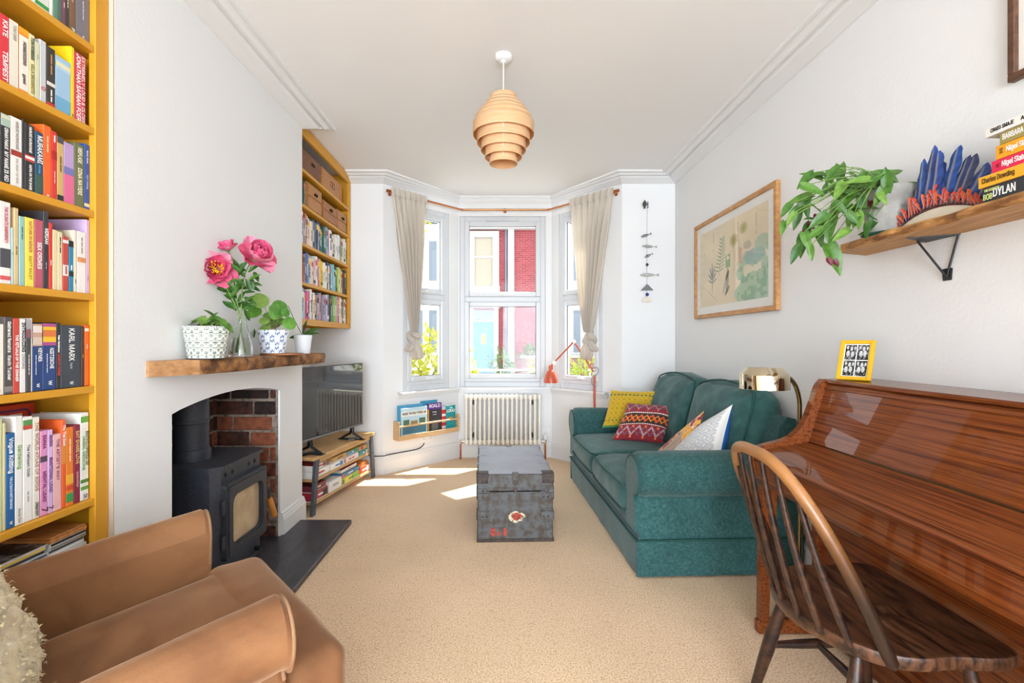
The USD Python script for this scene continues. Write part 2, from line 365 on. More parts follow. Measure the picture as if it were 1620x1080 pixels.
# windows
def window(name, label, p, q, z0, z1, frame=.055, handle=True):
    """p, q: plan ends of the frame's room-side face"""
    p, q = np.asarray(p, float), np.asarray(q, float); w = np.linalg.norm(q - p); d = (q - p) / w; n = np.array([-d[1], d[0]])
    t = thing(name, label, 'window', (p[0], p[1], z0), math.degrees(math.atan2(d[1], d[0])), kind='structure')
    hh = z1 - z0
    def B(x0, x1, y0, y1, a, b, c=.004): return box((x0, y0, a), (x1, y1, b), c)
    def ringm(x0, x1, a, b, th, y0, y1, c=.005):
        return cat(B(x0, x0 + th, y0, y1, a, b, c), B(x1 - th, x1, y0, y1, a, b, c), B(x0 + th, x1 - th, y0, y1, a, a + th, c), B(x0 + th, x1 - th, y0, y1, b - th, b, c))
    part(t, 'frame', cat(ringm(0, w, 0, hh, frame, 0.0, .075), B(frame, w - frame, .0, .075, frame, frame + .036), B(frame, w - frame, .005, .07, 1.60 - z0 + .012, 1.655 - z0 + .012)), M_upvc, local=True)
    g = mat('window_gasket', '#2b2d2f', 0.6)
    for a, b in ((z0 + frame + .032, 1.614), (1.665, z1 - frame + .006)):
        a, b = a - z0, b - z0; x0, x1 = frame - .006, w - frame + .006; th = .052
        s = part(t, 'sash', ringm(x0, x1, a, b, th, -.012, .06, .008), M_upvc, local=True)
        part(s, 'gasket', ringm(x0 + th - .003, x1 - th + .003, a + th - .003, b - th + .003, .006, .012, .018, .001), g, local=True)
        part(s, 'pane', B(x0 + th - .004, x1 - th + .004, .02, .026, a + th - .004, b - th + .004, 0), M_pane, local=True)
        if handle:
            hx = (x0 + x1) / 2
            part(s, 'handle', cat(B(hx - .022, hx + .022, -.022, -.010, a + .014, a + .034, .003), B(hx - .006, hx + .075, -.040, -.026, a + .019, a + .03, .004), B(hx - .008, hx + .008, -.035, -.012, a + .017, a + .032, .003)), mat('window_handle', '#e6e6e4', .25), local=True)
    if handle == 'vent':
        part(t, 'trickle_vent', cat(B(w / 2 - .17, w / 2 + .17, -.020, .004, hh - .050, hh - .030, .004), B(w / 2 - .165, w / 2 + .165, -.026, -.018, hh - .034, hh - .030, .001)), M_upvc, local=True)
    return t
window('window_1', 'narrow white side window beside the hanging curtain nearer the bookshelves', L0 + dL * LW[0], L0 + dL * LW[1], SILL + .012, HEAD)
window('window_2', 'wide white centre window of the bay above the radiator', L1 + np.array([.012, .01]), R1 + np.array([-.062, .01]), SILL + .012, HEAD, handle='vent')
window('window_3', 'narrow white side window behind the orange lamp', R1 + dR * RW[0], R1 + dR * RW[1], SILL + .012, HEAD)

# chimney breast with the arched fireplace opening
FY0, FY1, FZ, FAP = 1.996, 2.977, 0.905, 0.952
arch = [(FY0, -.1), (FY1, -.1), (FY1, FZ)] + [(FY1 + (FY0 - FY1) * s, FZ + (FAP - FZ) * math.sin(PI * s) ** 0.8 + .012 * s * (1 - s)) for s in np.linspace(0, 1, 21)[1:-1]] + [(FY0, FZ)]
def mf(m): return manifold3d.Manifold(manifold3d.Mesh(np.asarray(m.vertices, np.float32), np.asarray(m.faces, np.uint32)))
def tm(M):
    q = M.to_mesh(); return TM(q.vert_properties[:, :3], q.tri_verts)
cut = prism_axes(arch, (XB - .40, 0, 0), (0, 1, 0), (0, 0, 1), .5)
breast = tm(mf(box((XL - .1, 1.70, -.06), (XB, 3.31, H))) - mf(cut))
cb = thing('wall_chimney_breast', 'white chimney breast with an arched brick-lined fireplace', 'chimney breast', kind='structure')
part(cb, 'plaster', breast, M_wall)
M_mortar = mat('sooty_mortar', '#9a8b7c', 0.95, var=(24, '#4a4038', 6, (.45, .7)), bump=(80, .006))
BX = XB - .385                                                     # fireback plane
part(cb, 'mortar', cat(box((BX - .02, FY0 - .03, 0), (BX + .002, FY1 + .05, 1.0)), box((BX, FY1 - .004, 0), (XB - .012, FY1 + .03, 1.0)), box((BX, FY0 - .03, 0), (XB - .012, FY0 + .004, 1.0)), box((BX, FY0, .955), (XB - .03, FY1, 1.0))), M_mortar)
brick_mats = [mat('old_brick_%d' % i, c, 0.9, var=(22, d, 6), bump=(60, .004)) for i, (c, d) in enumerate((('#a5603f', '#56301f'), ('#86452d', '#331e18'), ('#9a583a', '#6b3a28'), ('#5f3526', '#271a16'), ('#38251f', '#1c1513'), ('#b07a58', '#74452f')))]
brng = random.Random(3)
def brickwork(o, ex, width, rows, rowh, z0, soot, thick):
    """courses of single bricks on a wall face; o: start corner, ex: along the wall"""
    nrm = np.array([ex[1], -ex[0], 0.0]); ex = np.array([ex[0], ex[1], 0.0])
    for r in range(rows):
        x = -(0.12 if r % 2 else 0.0) - .02 * brng.random()
        while x < width - .02:
            bl = brng.choice((.218, .222, .226, .108 if brng.random() < .5 else .215))
            a, b = max(x, 0.004), min(x + bl, width - .004)
            if b - a > .03:
                j = [brng.uniform(-.003, .003) for _ in range(3)]
                m = box((0, 0, 0), (b - a, thick + .004 * brng.random(), rowh - .014 + j[0]), .005)
                v = np.asarray(m.vertices); v = np.asarray(o) + (v[:, :1] + a) * ex - v[:, 1:2] * -nrm * 1.0 + (v[:, 2:] + z0 + r * rowh + j[1]) * np.array([0, 0, 1.0])
                i = brng.choice((4, 4, 3)) if r >= rows - soot else brng.choice((0, 1, 2, 3, 1, 2, 5))
                part(cb, 'brick', TM(v, m.faces), brick_mats[i])
            x += bl + .012
brickwork((BX, FY1, 0), (1, 0), XB - BX - .02, 10, .094, .01, 2, .012)       # cheek that faces the camera
brickwork((BX, FY0, 0), (0, 1), FY1 - FY0, 10, .094, .01, 3, .012)        # fireback
S('trim_4', 'thin bare plaster edge where the chimney breast meets the near bookcase', 'trim', box((-1.352, 1.694, 0), (XB - .001, 1.7005, 2.6)), mat('bare_plaster', '#cbb9a6', .9))

# skirting boards and cornice
def sweep_plan(path, prof, scales=None, closed_ends=True):
    """profile (d to the room, z) along a plan polyline whose room side is to the right of travel, mitred"""
    p = np.asarray(path, float); k, n = len(p), len(prof); sc = scales or [1.0] * k
    unit = offs(p, 1.0) - p
    v = []
    for i in range(k):
        for d, z in prof:
            dd = d * sc[i] if isinstance(sc[i], (int, float)) else d * sc[i][0]
            zz = z if not callable(getattr(prof, 'zf', None)) else z
            v.append((*(p[i] + unit[i] * dd), zz))
    f = []
    for i in range(k - 1):
        for q in range(n):
            w = (q + 1) % n
            f += [[i * n + q, (i + 1) * n + q, (i + 1) * n + w], [i * n + q, (i + 1) * n + w, i * n + w]]
    for q in range(1, n - 1): f += [[0, q, q + 1], [(k - 1) * n, (k - 1) * n + q + 1, (k - 1) * n + q]]
    m = TM(v, f); m.fix_normals(); return m
sk = [(0, 0), (.019, 0), (.019, .118), (.016, .126), (.016, .134), (.011, .147), (.010, .158), (.003, .165), (0, .165)]
S('baseboard_front', 'tall white moulded skirting board round the window bay', 'skirting', sweep_plan([(XL, YB), L0, L1, R1, R0, (XR, YB)], sk), M_trim)
S('baseboard_left', 'white skirting board on the chimney breast beside the hearth', 'skirting', cat(sweep_plan([(XB, FY1 + .008), (XB, 3.31), (XL, 3.31)], sk), sweep_plan([(XB, 1.70), (XB, FY0 - .008)], sk)), M_trim)
S('baseboard_right', 'white skirting board along the wall behind the sofa', 'skirting', sweep_plan([(XR, YB), (XR, YR)], sk), M_trim)
co = [(0, H - .072), (.010, H - .070), (.045, H - .052), (.070, H - .040), (.080, H - .030), (.084, H - .022), (.096, H - .022), (.100, H - .030), (.112, H - .030), (.128, H - .018), (.140, H - .012), (.150, H - .016), (.164, H - .014), (.170, H), (0, H)]
S('trim_5', 'white plaster cornice along the right wall and round the bay', 'cornice', sweep_plan([(-1.36, YB), L0, L1, R1, R0, (XR, YB), (XR, YR)], co, [1, 1, .30, .30, 1, 1, 1]), M_trim)
S('trim_6', 'white plaster cornice along the top of the chimney breast', 'cornice', sweep_plan([(-1.36, 1.70), (XB, 1.70), (XB, 3.31), (-1.37, 3.31)], co), M_trim)
# ================================================================ HEARTH, STOVE, MANTEL
M_slate = mat('black_slate', '#2e2d33', 0.38, var=(5, '#47464d', 8), bump=(26, .0015), stretch=(3, 1, 1))
t = solo('hearth_slab', 'black riven slate hearth slab projecting onto the carpet under the stove', 'hearth', cat(box((-.975, 1.78, .001), (XB + .004, 3.24, .030), .003), box((BX + .02, FY0 + .01, .001), (XB + .008, FY1 - .01, .029), .002)), M_slate)
M_iron = mat('stove_iron', '#23262d', 0.55, var=(160, '#343842', 2), bump=(220, .0004))
st = thing('wood_stove', 'black cast-iron wood-burning stove with a pipe flue in the fireplace', 'stove', (-1.48, 2.465, .031))
sx0, sx1, sy0, sy1 = -1.68, -1.292, 2.25, 2.685
c = .035
def octo(x0, x1, y0, y1, c): return [(x0, y0), (x1 - c, y0), (x1, y0 + c), (x1, y1 - c), (x1 - c, y1), (x0, y1)]
part(st, 'body', prism(octo(sx0, sx1, sy0, sy1, c), .085, .605), M_iron)
part(st, 'top_plate', cat(prism(octo(sx0 - .01, sx1 + .016, sy0 - .016, sy1 + .016, c + .008), .605, .622)), M_iron)
part(st, 'base_plate', prism(octo(sx0, sx1 + .008, sy0 - .006, sy1 + .006, c), .075, .098), M_iron)
for x in (sx0 + .04, sx1 - .045):
    for y in (sy0 + .04, sy1 - .04):
        part(st, 'leg', cyl((x, y, .03), (x, y, .078), .016, .02, 10), M_iron)
dy0, dy1, dz0, dz1 = sy0 + .03, sy1 - .012, .175, .535
def rrect(w, h, r, n=6):
    pts = []
    for cx, cy, a0 in ((w - r, h - r, 0), (r, h - r, 90), (r, r, 180), (w - r, r, 270)):
        pts += [(cx + r * math.cos(math.radians(a0 + 90 * k / n)), cy + r * math.sin(math.radians(a0 + 90 * k / n))) for k in range(n + 1)]
    return pts
dw, dh = dy1 - dy0, dz1 - dz0
outer = Polygon(rrect(dw, dh, .02)); hole = shapely.affinity.translate(Polygon(rrect(dw - .105, dh - .125, .04)), .052, .058)
door = part(st, 'door', cat(prism_axes(outer.difference(hole), (sx1 + .002, dy0, dz0), (0, 1, 0), (0, 0, 1), .026), prism_axes(outer.buffer(-.016).difference(hole.buffer(.004)), (sx1 + .02, dy0, dz0), (0, 1, 0), (0, 0, 1), .014)), M_iron)
part(door, 'door_glass', prism_axes(hole.buffer(.006), (sx1 + .004, dy0, dz0), (0, 1, 0), (0, 0, 1), .006), mat('tan_stove_glass', '#b39a78', 0.12, var=(9, '#cdb592', 5)), label='tan fire glass in the stove door')
[part(door, 'hinge', cyl((sx1 + .016, dy0 - .008, q_), (sx1 + .016, dy0 - .008, q_ + .065), .011, n=10), M_iron) for q_ in (.40, .24)]
part(st, 'door_handle', cat(cyl((sx1 + .03, sy1 + .012, .40), (sx1 + .03, sy1 + .012, .33), .007, n=10), cyl((sx1 + .012, sy1 - .005, .395), (sx1 + .03, sy1 + .012, .395), .007, n=8)), M_iron)
part(st, 'grip', cyl((sx1 + .03, sy1 + .012, .345), (sx1 + .04, sy1 + .055, .235), .0135, .016, 12), mat('orange_wood_grip', '#d08a3c', .4, var=(12, '#a8642a')), label='orange wooden grip of the stove handle')
M_hole = mat('dark_hole', '#08090b', .9)
for y in (sy0 + .07, sy0 + .13, sy1 - .15, sy1 - .09):
    part(st, 'air_hole', cyl((sx1 - .003, y, .572), (sx1 + .0015, y, .572), .0105, n=14), M_hole)
part(st, 'air_knob', cyl((sx1 + .004, sy1 - .09, .115), (sx1 + .026, sy1 - .09, .115), .012, n=14), M_hole)
fl_c = (-1.515, 2.42)
part(st, 'flue_pipe', lathe([(0.0, .615), (.084, .615), (.086, .622), (.086, .668), (.082, .676), (.0765, .678), (.0765, .80), (.0795, .803), (.0795, .815), (.0765, .818), (.0765, .958), (0, .958)], 36, (*fl_c, 0)), M_iron, 40)

M_oak_mantel = mat('mantel_wood', '#bb8d5f', .55, var=(7, '#93663c', 7), bump=(50, .0008), stretch=(6, 1, 6))
M_bark = mat('live_edge_bark', '#a5723f', .75, var=(16, '#55331b', 8, (.38, .62)), bump=(30, .006))
z0, z1 = 1.066, 1.126
mt = thing('mantel_shelf', 'thick live-edge wooden mantel shelf with a bark front above the stove', 'shelf', (-1.25, 2.5, z0))
ys = np.linspace(2.0, 3.12, 29); fr = np.array([-1.212 + .085 * ((y - 2.0) / 1.1) ** 0.8 + .010 * math.sin(y * 9) + .005 * math.sin(y * 23 + 1) for y in ys])
fp = [(XB, 1.850), (-1.318, 1.850)] + list(zip(fr, ys)) + [(-1.135, 3.18), (-1.21, 3.26), (XB, 3.285)]
part(mt, 'plank', prism(fp, z0, z1), M_oak_mantel)
def barkfn(u, v):
    y = 2.005 + u * 1.165; f0 = np.interp(y, ys, fr); a = v * PI
    z = (z0 + z1) / 2 + np.cos(a) * (.031 - .004 * (u > 2)); x = f0 - .004 + .020 * np.sin(a) * np.minimum(1, np.minimum(u, 1 - u) * 12 + .25)
    p = np.stack([x, y, z], -1); p[..., 0] += (meshkit.fbm(p * 38, 3) - .5) * .016 * np.sin(a); return p
part(mt, 'bark_edge', grid(barkfn, 110, 12), M_bark, True, label='rough brown live edge of the mantel')

# ================================================================ SOFA
def pattern_mat(name, a, b, scale, rough=.85, dist=2.2, mid=None, sheen=0.25, bumpd=.0008):
    return usdkit.material(stage, '/World/Looks/' + name, {
        'tc': ('texture_coordinate', {}), 'n': ('noise_texture', {'scale': scale, 'detail': 3.0, 'distortion': dist, 'roughness': .6}), 'n2': ('noise_texture', {'scale': 3.0, 'detail': 2.0}), 'w': ('noise_texture', {'scale': 900, 'detail': 1.0}),
        'r': ('rgb_ramp', {'ramp': [(.36, lin(a)), (.5, lin(mid or a)), (.64, lin(b))]}), 'r2': ('rgb_ramp', {'ramp': [(.3, (.86, .86, .86)), (.7, (1.1, 1.1, 1.1))]}), 'm': ('mix', {'mix_type': 'multiply', 'fac': 1.0}),
        'b': ('bump', {'distance': bumpd}), 'p': ('principled_bsdf', {'roughness': rough, 'sheen_weight': sheen, 'sheen_roughness': .4, 'specular_ior_level': .2})},
        [('tc.object', 'n.vector'), ('tc.object', 'n2.vector'), ('tc.object', 'w.vector'), ('n.fac', 'r.fac'), ('n2.fac', 'r2.fac'), ('r.color', 'm.color1'), ('r2.color', 'm.color2'), ('m.color', 'p.base_color'), ('w.fac', 'b.height'), ('b.normal', 'p.normal')], surface='p.BSDF')
M_sofa = pattern_mat('teal_sofa_cloth', '#2b5251', '#42696a', 38, mid='#345c5b')
M_sofa_c = pattern_mat('teal_cushion_cloth', '#315956', '#466e6c', 9, dist=.6, mid='#3a6361')
M_pipe = mat('teal_piping', '#1c4f49', .8)
so = thing('sofa', 'teal two-seat fabric sofa with rolled arms and a pleated skirt along the wall', 'sofa', (.655, 2.444, 0), 2.4)
LN, DP = 1.88, .918
def lp(name, mesh, m, smooth=False, label=None, parent=None): return part(parent or so, name, mesh, m, smooth, label, local=True)
# local: x from the front to the wall, y along the sofa from the near arm
def skirt(path, z0, z1, bulge):
    m = []
    for i in range(len(path) - 1):
        p, q = np.array(path[i]), np.array(path[i + 1]); d = (q - p); n_ = np.array([d[1], -d[0]]) / np.linalg.norm(d)
        m.append(grid(lambda u, v: np.stack([p[0] + d[0] * u + n_[0] * (bulge * (1 - v) + .003 * np.sin(u * 19 + 1) * (1 - v)), p[1] + d[1] * u + n_[1] * (bulge * (1 - v) + .003 * np.sin(u * 19) * (1 - v)), z0 + (z1 - z0) * v], -1), 24, 4))
    return cat(m)
lp('base', softbox((.05, .05, .20), (DP - .02, LN - .05, .30), .02, n=6), M_sofa, 30)
lp('skirt', cat(skirt([(DP - .02, .035), (.035, .035), (.035, LN / 2 - .002)], .012, .195, .010), skirt([(.035, LN / 2 + .002), (.035, LN - .035), (DP - .02, LN - .035)], .012, .195, .010), box((.045, .045, .012), (DP - .02, LN - .045, .21))), M_sofa, 30)
lp('piping', cat(tube([(DP - .02, .03, .197), (.030, .030, .197), (.030, LN - .03, .197), (DP - .02, LN - .03, .197)], .005, 8)), M_pipe, True)
def armprof(side):                                                   # (y, z) closed outline of a rolled arm; side -1 near, +1 far
    pts = [(.215, .20), (.218, .52)]
    pts += [(.100 + .125 * math.cos(a), .515 + .118 * math.sin(a)) for a in np.linspace(.25, PI + .9, 18)]
    pts += [(.054, .415), (.050, .385), (.044, .20)]
    return [(y, z) if side < 0 else (LN - y, z) for y, z in pts]
for side in (-1, 1):
    pr = armprof(side)
    n = 26
    def sec(x, s, pr=pr):
        c_ = np.array([.115 if side < 0 else LN - .115, .45]); return [(x, c_[0] + (y - c_[0]) * s, c_[1] + (z - c_[1]) * s) for y, z in pr]
    xs = [(.050, .90), (.056, .965), (.07, 1.0), (.12, 1.005), (.3, 1.0), (.55, 1.0), (DP - .06, 1.0), (DP - .03, .97)]
    v = np.array([sec(x, s) for x, s in xs]); k, q = v.shape[:2]; f = []
    for i in range(k - 1):
        for j in range(q):
            w = (j + 1) % q; f += [[i * q + j, i * q + w, (i + 1) * q + w], [i * q + j, (i + 1) * q + w, (i + 1) * q + j]]
    m = TM(v.reshape(-1, 3), f)
    capm = [prism_axes(Polygon([(y, z) for _, y, z in sec(0, .90)]), (.05, 0, 0), (0, 1, 0), (0, 0, 1), .002), prism_axes(Polygon([(y, z) for _, y, z in sec(0, .97)]), (DP - .032, 0, 0), (0, 1, 0), (0, 0, 1), .002)]
    m = m.subdivide_to_size(.05); v2 = np.asarray(m.vertices); v2 += (meshkit.fbm(v2 * 14, 2, 3)[:, None] - .5) * .008; m = cat([TM(v2, m.faces)] + capm); m.fix_normals()
    a = lp('arm', m, M_sofa, 40)
    # scroll panel on the front of the arm
    inn = Polygon([(y, z) for _, y, z in sec(0, .86)])
    lp('arm_front', prism_axes(inn, (.030, 0, 0), (0, 1, 0), (0, 0, 1), .026), M_sofa, 30, parent=a)
    lp('piping', tube([(.034, y, z) for _, y, z in sec(0, .885)[1:-1]], .006, 8), M_pipe, True, parent=a)
# back frame
bp = [(DP - .16, .25), (DP - .15, .66), (DP - .13, .76), (DP - .09, .81), (DP - .045, .80), (DP - .015, .74), (DP - .012, .20)]
lp('back', cat(prism_axes(Polygon([(x, z) for x, z in bp]), (0, LN - .06, 0), (1, 0, 0), (0, 0, 1), LN - .12)), M_sofa, 40)
for i in range(2):
    y0 = .205 + i * .736; y1 = y0 + .734
    m = softbox((.010, y0, .275), (.76, y1, .435), .055, (.012, .004, .022), 16, .012, 5 + i)
    cu = lp('seat_cushion', m, M_sofa_c, True)
    for z in (.425, .292):
        lp('piping', tube(bez([(.45, y0 + .003, z), (.08, y0 + .004, z), (.030, y0 + .02, z), (.012, y0 + .07, z), (-.001, (y0 + y1) / 2, z + .004), (.012, y1 - .07, z), (.030, y1 - .02, z), (.08, y1 - .004, z), (.45, y1 - .003, z)], 8), .0055, 8), M_pipe, True, parent=cu)
    # back cushion, reclined
    m = softbox((-.105, 0, 0), (.105, .775, .525), .10, (.035, .0, .02), 18, .030, 9 + i)
    v = np.asarray(m.vertices); v[:, 0] += (.52 - v[:, 2]) * -.02
    v[:, 2] += .03 * np.sin(np.clip(v[:, 1] / .775, 0, 1) * PI) * (v[:, 2] > .3)
    gather = np.exp(-((v[:, 2] - .52) / .16) ** 2) * np.sin(v[:, 1] * 95) * .0045
    v[:, 0] += np.where(v[:, 0] < 0, -gather, 0)
    m = TM(v @ RY(13).T + np.array([.715, .185 + i * .745 - .005, .402]), m.faces)
    bc = lp('back_cushion', m, M_sofa_c, True)
    ring_ = [(-.085 if True else 0, .04, .03), (-.10, .02, .26), (-.085, .03, .47), (-.08, .10, .525), (-.085, .38, .555), (-.08, .66, .525), (-.085, .725, .47), (-.10, .735, .26), (-.085, .715, .03)]
    pa = np.array(bez(ring_, 8)) @ RY(13).T + np.array([.715, .185 + i * .745 - .005, .402])
    lp('piping', tube(pa, .0055, 8), M_pipe, True, parent=bc)

# ================================================================ TRUNK
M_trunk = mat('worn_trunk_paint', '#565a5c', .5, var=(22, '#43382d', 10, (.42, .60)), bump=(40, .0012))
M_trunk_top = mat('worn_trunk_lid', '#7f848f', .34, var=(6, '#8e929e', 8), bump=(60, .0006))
M_rust = mat('rusty_steel', '#4b3a30', .55, var=(40, '#282322', 6), bump=(90, .0008))
tr = thing('trunk', 'old dark metal trunk with rusty corners standing on the carpet as a table', 'trunk', (-.134, 2.945, 0), 1.9)
W, L, HT = .452, .775, .410
def tp(name, m, mm, smooth=False, label=None): return part(tr, name, m, mm, smooth, label, local=True)
tp('body', box((0, 0, .004), (W, L, .300), .006), M_trunk)
tp('lid', box((-.003, -.003, .304), (W + .003, L + .003, HT - .003), .006), M_trunk)
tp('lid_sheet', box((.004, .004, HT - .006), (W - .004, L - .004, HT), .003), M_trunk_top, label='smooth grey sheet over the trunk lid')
tp('seam_strip', cat(box((-.006, -.006, .290), (W + .006, L + .006, .301), .002), box((-.006, -.006, .318), (W + .006, L + .006, .327), .002)), M_trunk)
tp('base_rail', box((-.005, -.005, 0), (W + .005, L + .005, .022), .004), M_rust, label='rusty rail round the foot of the trunk')
for x in (0, W):
    for y in (0, L):
        sx, sy = (1 if x == 0 else -1), (1 if y == 0 else -1)
        for a, b in ((.352, HT + .002), (.255, .335), (.135, .185)):
            d = .062 if a > .3 else .068 if a > .2 else .075
            tp('corner_plate', cat(box((x - sx * .006, y - sy * .006, a), (x + sx * d, y + sy * .004, b), .003), box((x - sx * .006, y - sy * .006, a), (x + sx * .004, y + sy * d, b), .003)), M_rust if a > .34 else M_trunk)
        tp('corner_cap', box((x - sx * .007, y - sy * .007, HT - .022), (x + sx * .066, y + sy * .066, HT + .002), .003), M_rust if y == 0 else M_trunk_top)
for x, y, s in [(0, L * .33, 1), (0, L * .62, 1), (W, L * .33, -1), (W, L * .62, -1)]:
    tp('edge_clip', box((x - s * .006, y - .012, HT - .03), (x + s * .055, y + .012, HT + .0025), .002), M_trunk_top)
tp('edge_clip', box((W / 2 - .02, -.006, HT - .04), (W / 2 + .02, .03, HT + .002), .002), M_trunk)
tp('edge_clip', box((W / 2 - .02, L - .03, HT - .04), (W / 2 + .02, L + .006, HT + .002), .002), M_trunk)
tp('lock_plate', cat(prism_axes([(0, .062), (.034, .062), (.034, .02), (.02, .004), (.014, .004), (0, .02)], (W / 2 - .017, -.0015, .333), (1, 0, 0), (0, 0, 1), .004), box((W / 2 - .012, -.011, .300), (W / 2 + .012, -.004, .328), .002)), M_rust)
rv = []
for x in (.03, .055, W - .055, W - .03, .12, .15, .30, .34):
    for z in (.365, .309, .270, .155):
        if .06 < x < W - .06 and z != .309: continue
        rv.append(lathe([(0, .003), (.004, .002), (.006, 0)], 8))
        rv[-1] = place(rv[-1], RX(90), (x, -.005 - .003 * (x < .06 or x > W - .06), z))
part(tr, 'rivet', cat(rv), M_rust, kind='stuff', local=True)
def blob(cx, cz, rx, rz, seed, n=40, y=-.0012):
    r_ = random.Random(seed); k = [r_.uniform(-.3, .3) for _ in range(8)]
    pts = [(cx + rx * math.cos(a) * (1 + sum(k[j] * math.sin((j + 2) * a + j) for j in range(8)) * .3), cz + rz * math.sin(a) * (1 + sum(k[j] * math.cos((j + 2) * a) for j in range(8)) * .3)) for a in np.arange(n) / n * 2 * PI]
    return prism_axes(Polygon(pts).buffer(0), (0, y + .001, 0), (1, 0, 0), (0, 0, 1), .0012) if Polygon(pts).buffer(0).geom_type == 'Polygon' else None
M_redp = mat('flaked_red_paint', '#b8412f', .7, var=(60, '#6b3a2e', 6, (.45, .6)))
tp('paint_mark', cat([b for b in (blob(.093, .062, .017, .026, 3), blob(.165, .060, .011, .026, 8), blob(.128, .052, .012, .012, 4)) if b]), M_redp, label='flaked red painted characters')
tp('paint_mark', blob(.232, .150, .047, .034, 6), mat('flaked_cream_paint', '#d8cfae', .7, var=(70, '#5e5244', 6, (.5, .62))), label='flaked cream disc')
tp('paint_mark', blob(.235, .153, .032, .022, 12, y=-.0022), M_redp, label='flaked red centre of the cream disc')

# ================================================================ ARMCHAIR
def velvet(name, a, b):
    return usdkit.material(stage, '/World/Looks/' + name, {
        'tc': ('texture_coordinate', {}), 'n': ('noise_texture', {'scale': 5.0, 'detail': 5.0, 'distortion': .8}), 'w': ('noise_texture', {'scale': 600, 'detail': 2.0}), 'r': ('rgb_ramp', {'ramp': [(.34, lin(a)), (.66, lin(b))]}), 'lw': ('layer_weight', {'blend': .35}),
        'm': ('mix', {'mix_type': 'mix', 'color2': lin('#c9a585')}), 'b': ('bump', {'distance': .0008}), 'p': ('principled_bsdf', {'roughness': .75, 'sheen_weight': .8, 'sheen_roughness': .3, 'sheen_tint': lin('#e8c8aa'), 'specular_ior_level': .25})},
        [('tc.object', 'n.vector'), ('tc.object', 'w.vector'), ('n.fac', 'r.fac'), ('r.color', 'p.base_color'), ('w.fac', 'b.height'), ('b.normal', 'p.normal')], surface='p.BSDF')
M_vel = velvet('brown_velvet', '#744d31', '#906542')
M_vpipe = mat('velvet_piping', '#8e6a4a', .7)
ac = thing('armchair', 'brown velvet armchair with slim rolled arms beside the near bookcase', 'armchair', (-.7065, 1.333, 0), -48)
def ap(name, m, mm, smooth=False, label=None, parent=None): return part(parent or ac, name, m, mm, smooth, label, local=True)
def slope(m, k=.13, z0=.36, y0=0):
    v = np.asarray(m.vertices); w = np.clip((v[:, 2] - .2) / .2, 0, 1); v[:, 2] -= k * np.maximum(0, y0 - v[:, 1]) * w; m.vertices = v; return m
AX = .354
for s in (-1, 1):
    # section in the chair's x-z plane, outside away from the seat
    prof = [(-.035, .10), (-.045, .50)] + [(.012 + .066 * math.cos(a), .585 + .075 * math.sin(a)) for a in np.linspace(PI * .93, -PI * .55, 18)] + [(.018, .48), (.022, .10)]
    ysec = [(.000, .90), (-.006, .97), (-.018, 1.0), (-.06, 1.0), (-.2, 1.0), (-.32, 1.0), (-.47, 1.0)]
    v = np.array([[(s * (AX + x * sc - .0), y, .35 + (z - .35) * (sc if sc == 1 else .995 * sc + .005)) for x, z in prof] for y, sc in ysec]); k, q = v.shape[:2]; f = []
    for i in range(k - 1):
        for j in range(q):
            w = (j + 1) % q; f += [[i * q + j, i * q + w, (i + 1) * q + w], [i * q + j, (i + 1) * q + w, (i + 1) * q + j]]
    cap = [prism_axes(Polygon([(a, b) for a, _, b in v[0]]).buffer(0), (0, -.001, 0), (1, 0, 0), (0, 0, 1), .002)]
    m = TM(v.reshape(-1, 3), f).subdivide_to_size(.04); vv = np.asarray(m.vertices); vv[:, 2] += (meshkit.fbm(vv * 8, 2, 5) - .5) * .008
    m = cat([TM(vv, m.faces)] + cap); m.fix_normals()
    a = ap('arm', slope(m), M_vel, 40)
    ap('piping', slope(tube([(p[0] , -.004, p[2]) for p in v[1][1:-1]], .0045, 8)), M_vpipe, True, parent=a)
# seat: T-shaped cushion with a deep front
g = lambda u, v: None
m1 = softbox((-.352, -.02, .29), (.352, .160, .480), .045, (.006, .006, .010), 18, .010, 2)
m2 = softbox((-.308, -.46, .29), (.308, .06, .475), .045, (.0, .0, .012), 20, .014, 4)
ap('seat_cushion', cat(slope(m2, .13), m1), M_vel, True)
ap('base', cat(softbox((-.347, -.03, .07), (.347, .153, .292), .02, (.003, .003, 0), 10, .006, 3), softbox((-.32, -.46, .07), (.32, -.02, .29), .02, n=6)), M_vel, 40)
ap('piping', tube(bez([(-.351, -.01, .293), (-.350, .125, .293), (-.324, .159, .293), (0, .163, .293), (.324, .159, .293), (.350, .125, .293), (.351, -.01, .293)], 8), .005, 8), M_vpipe, True)
m = softbox((-.245, -.05, 0), (.245, .05, .42), .05, (0, .02, .02), 14, .012, 6)
ap('backrest', TM(np.asarray(m.vertices) @ RX(22).T + np.array([0, -.455, .30]), m.faces), M_vel, True)
M_leg = mat('dark_leg_wood', '#3a2417', .4)
for x in (-.28, .28):
    for y in (.11, -.42):
        ap('leg', cyl((x, y, 0), (x, y, .08), .018, .024, 12), M_leg)

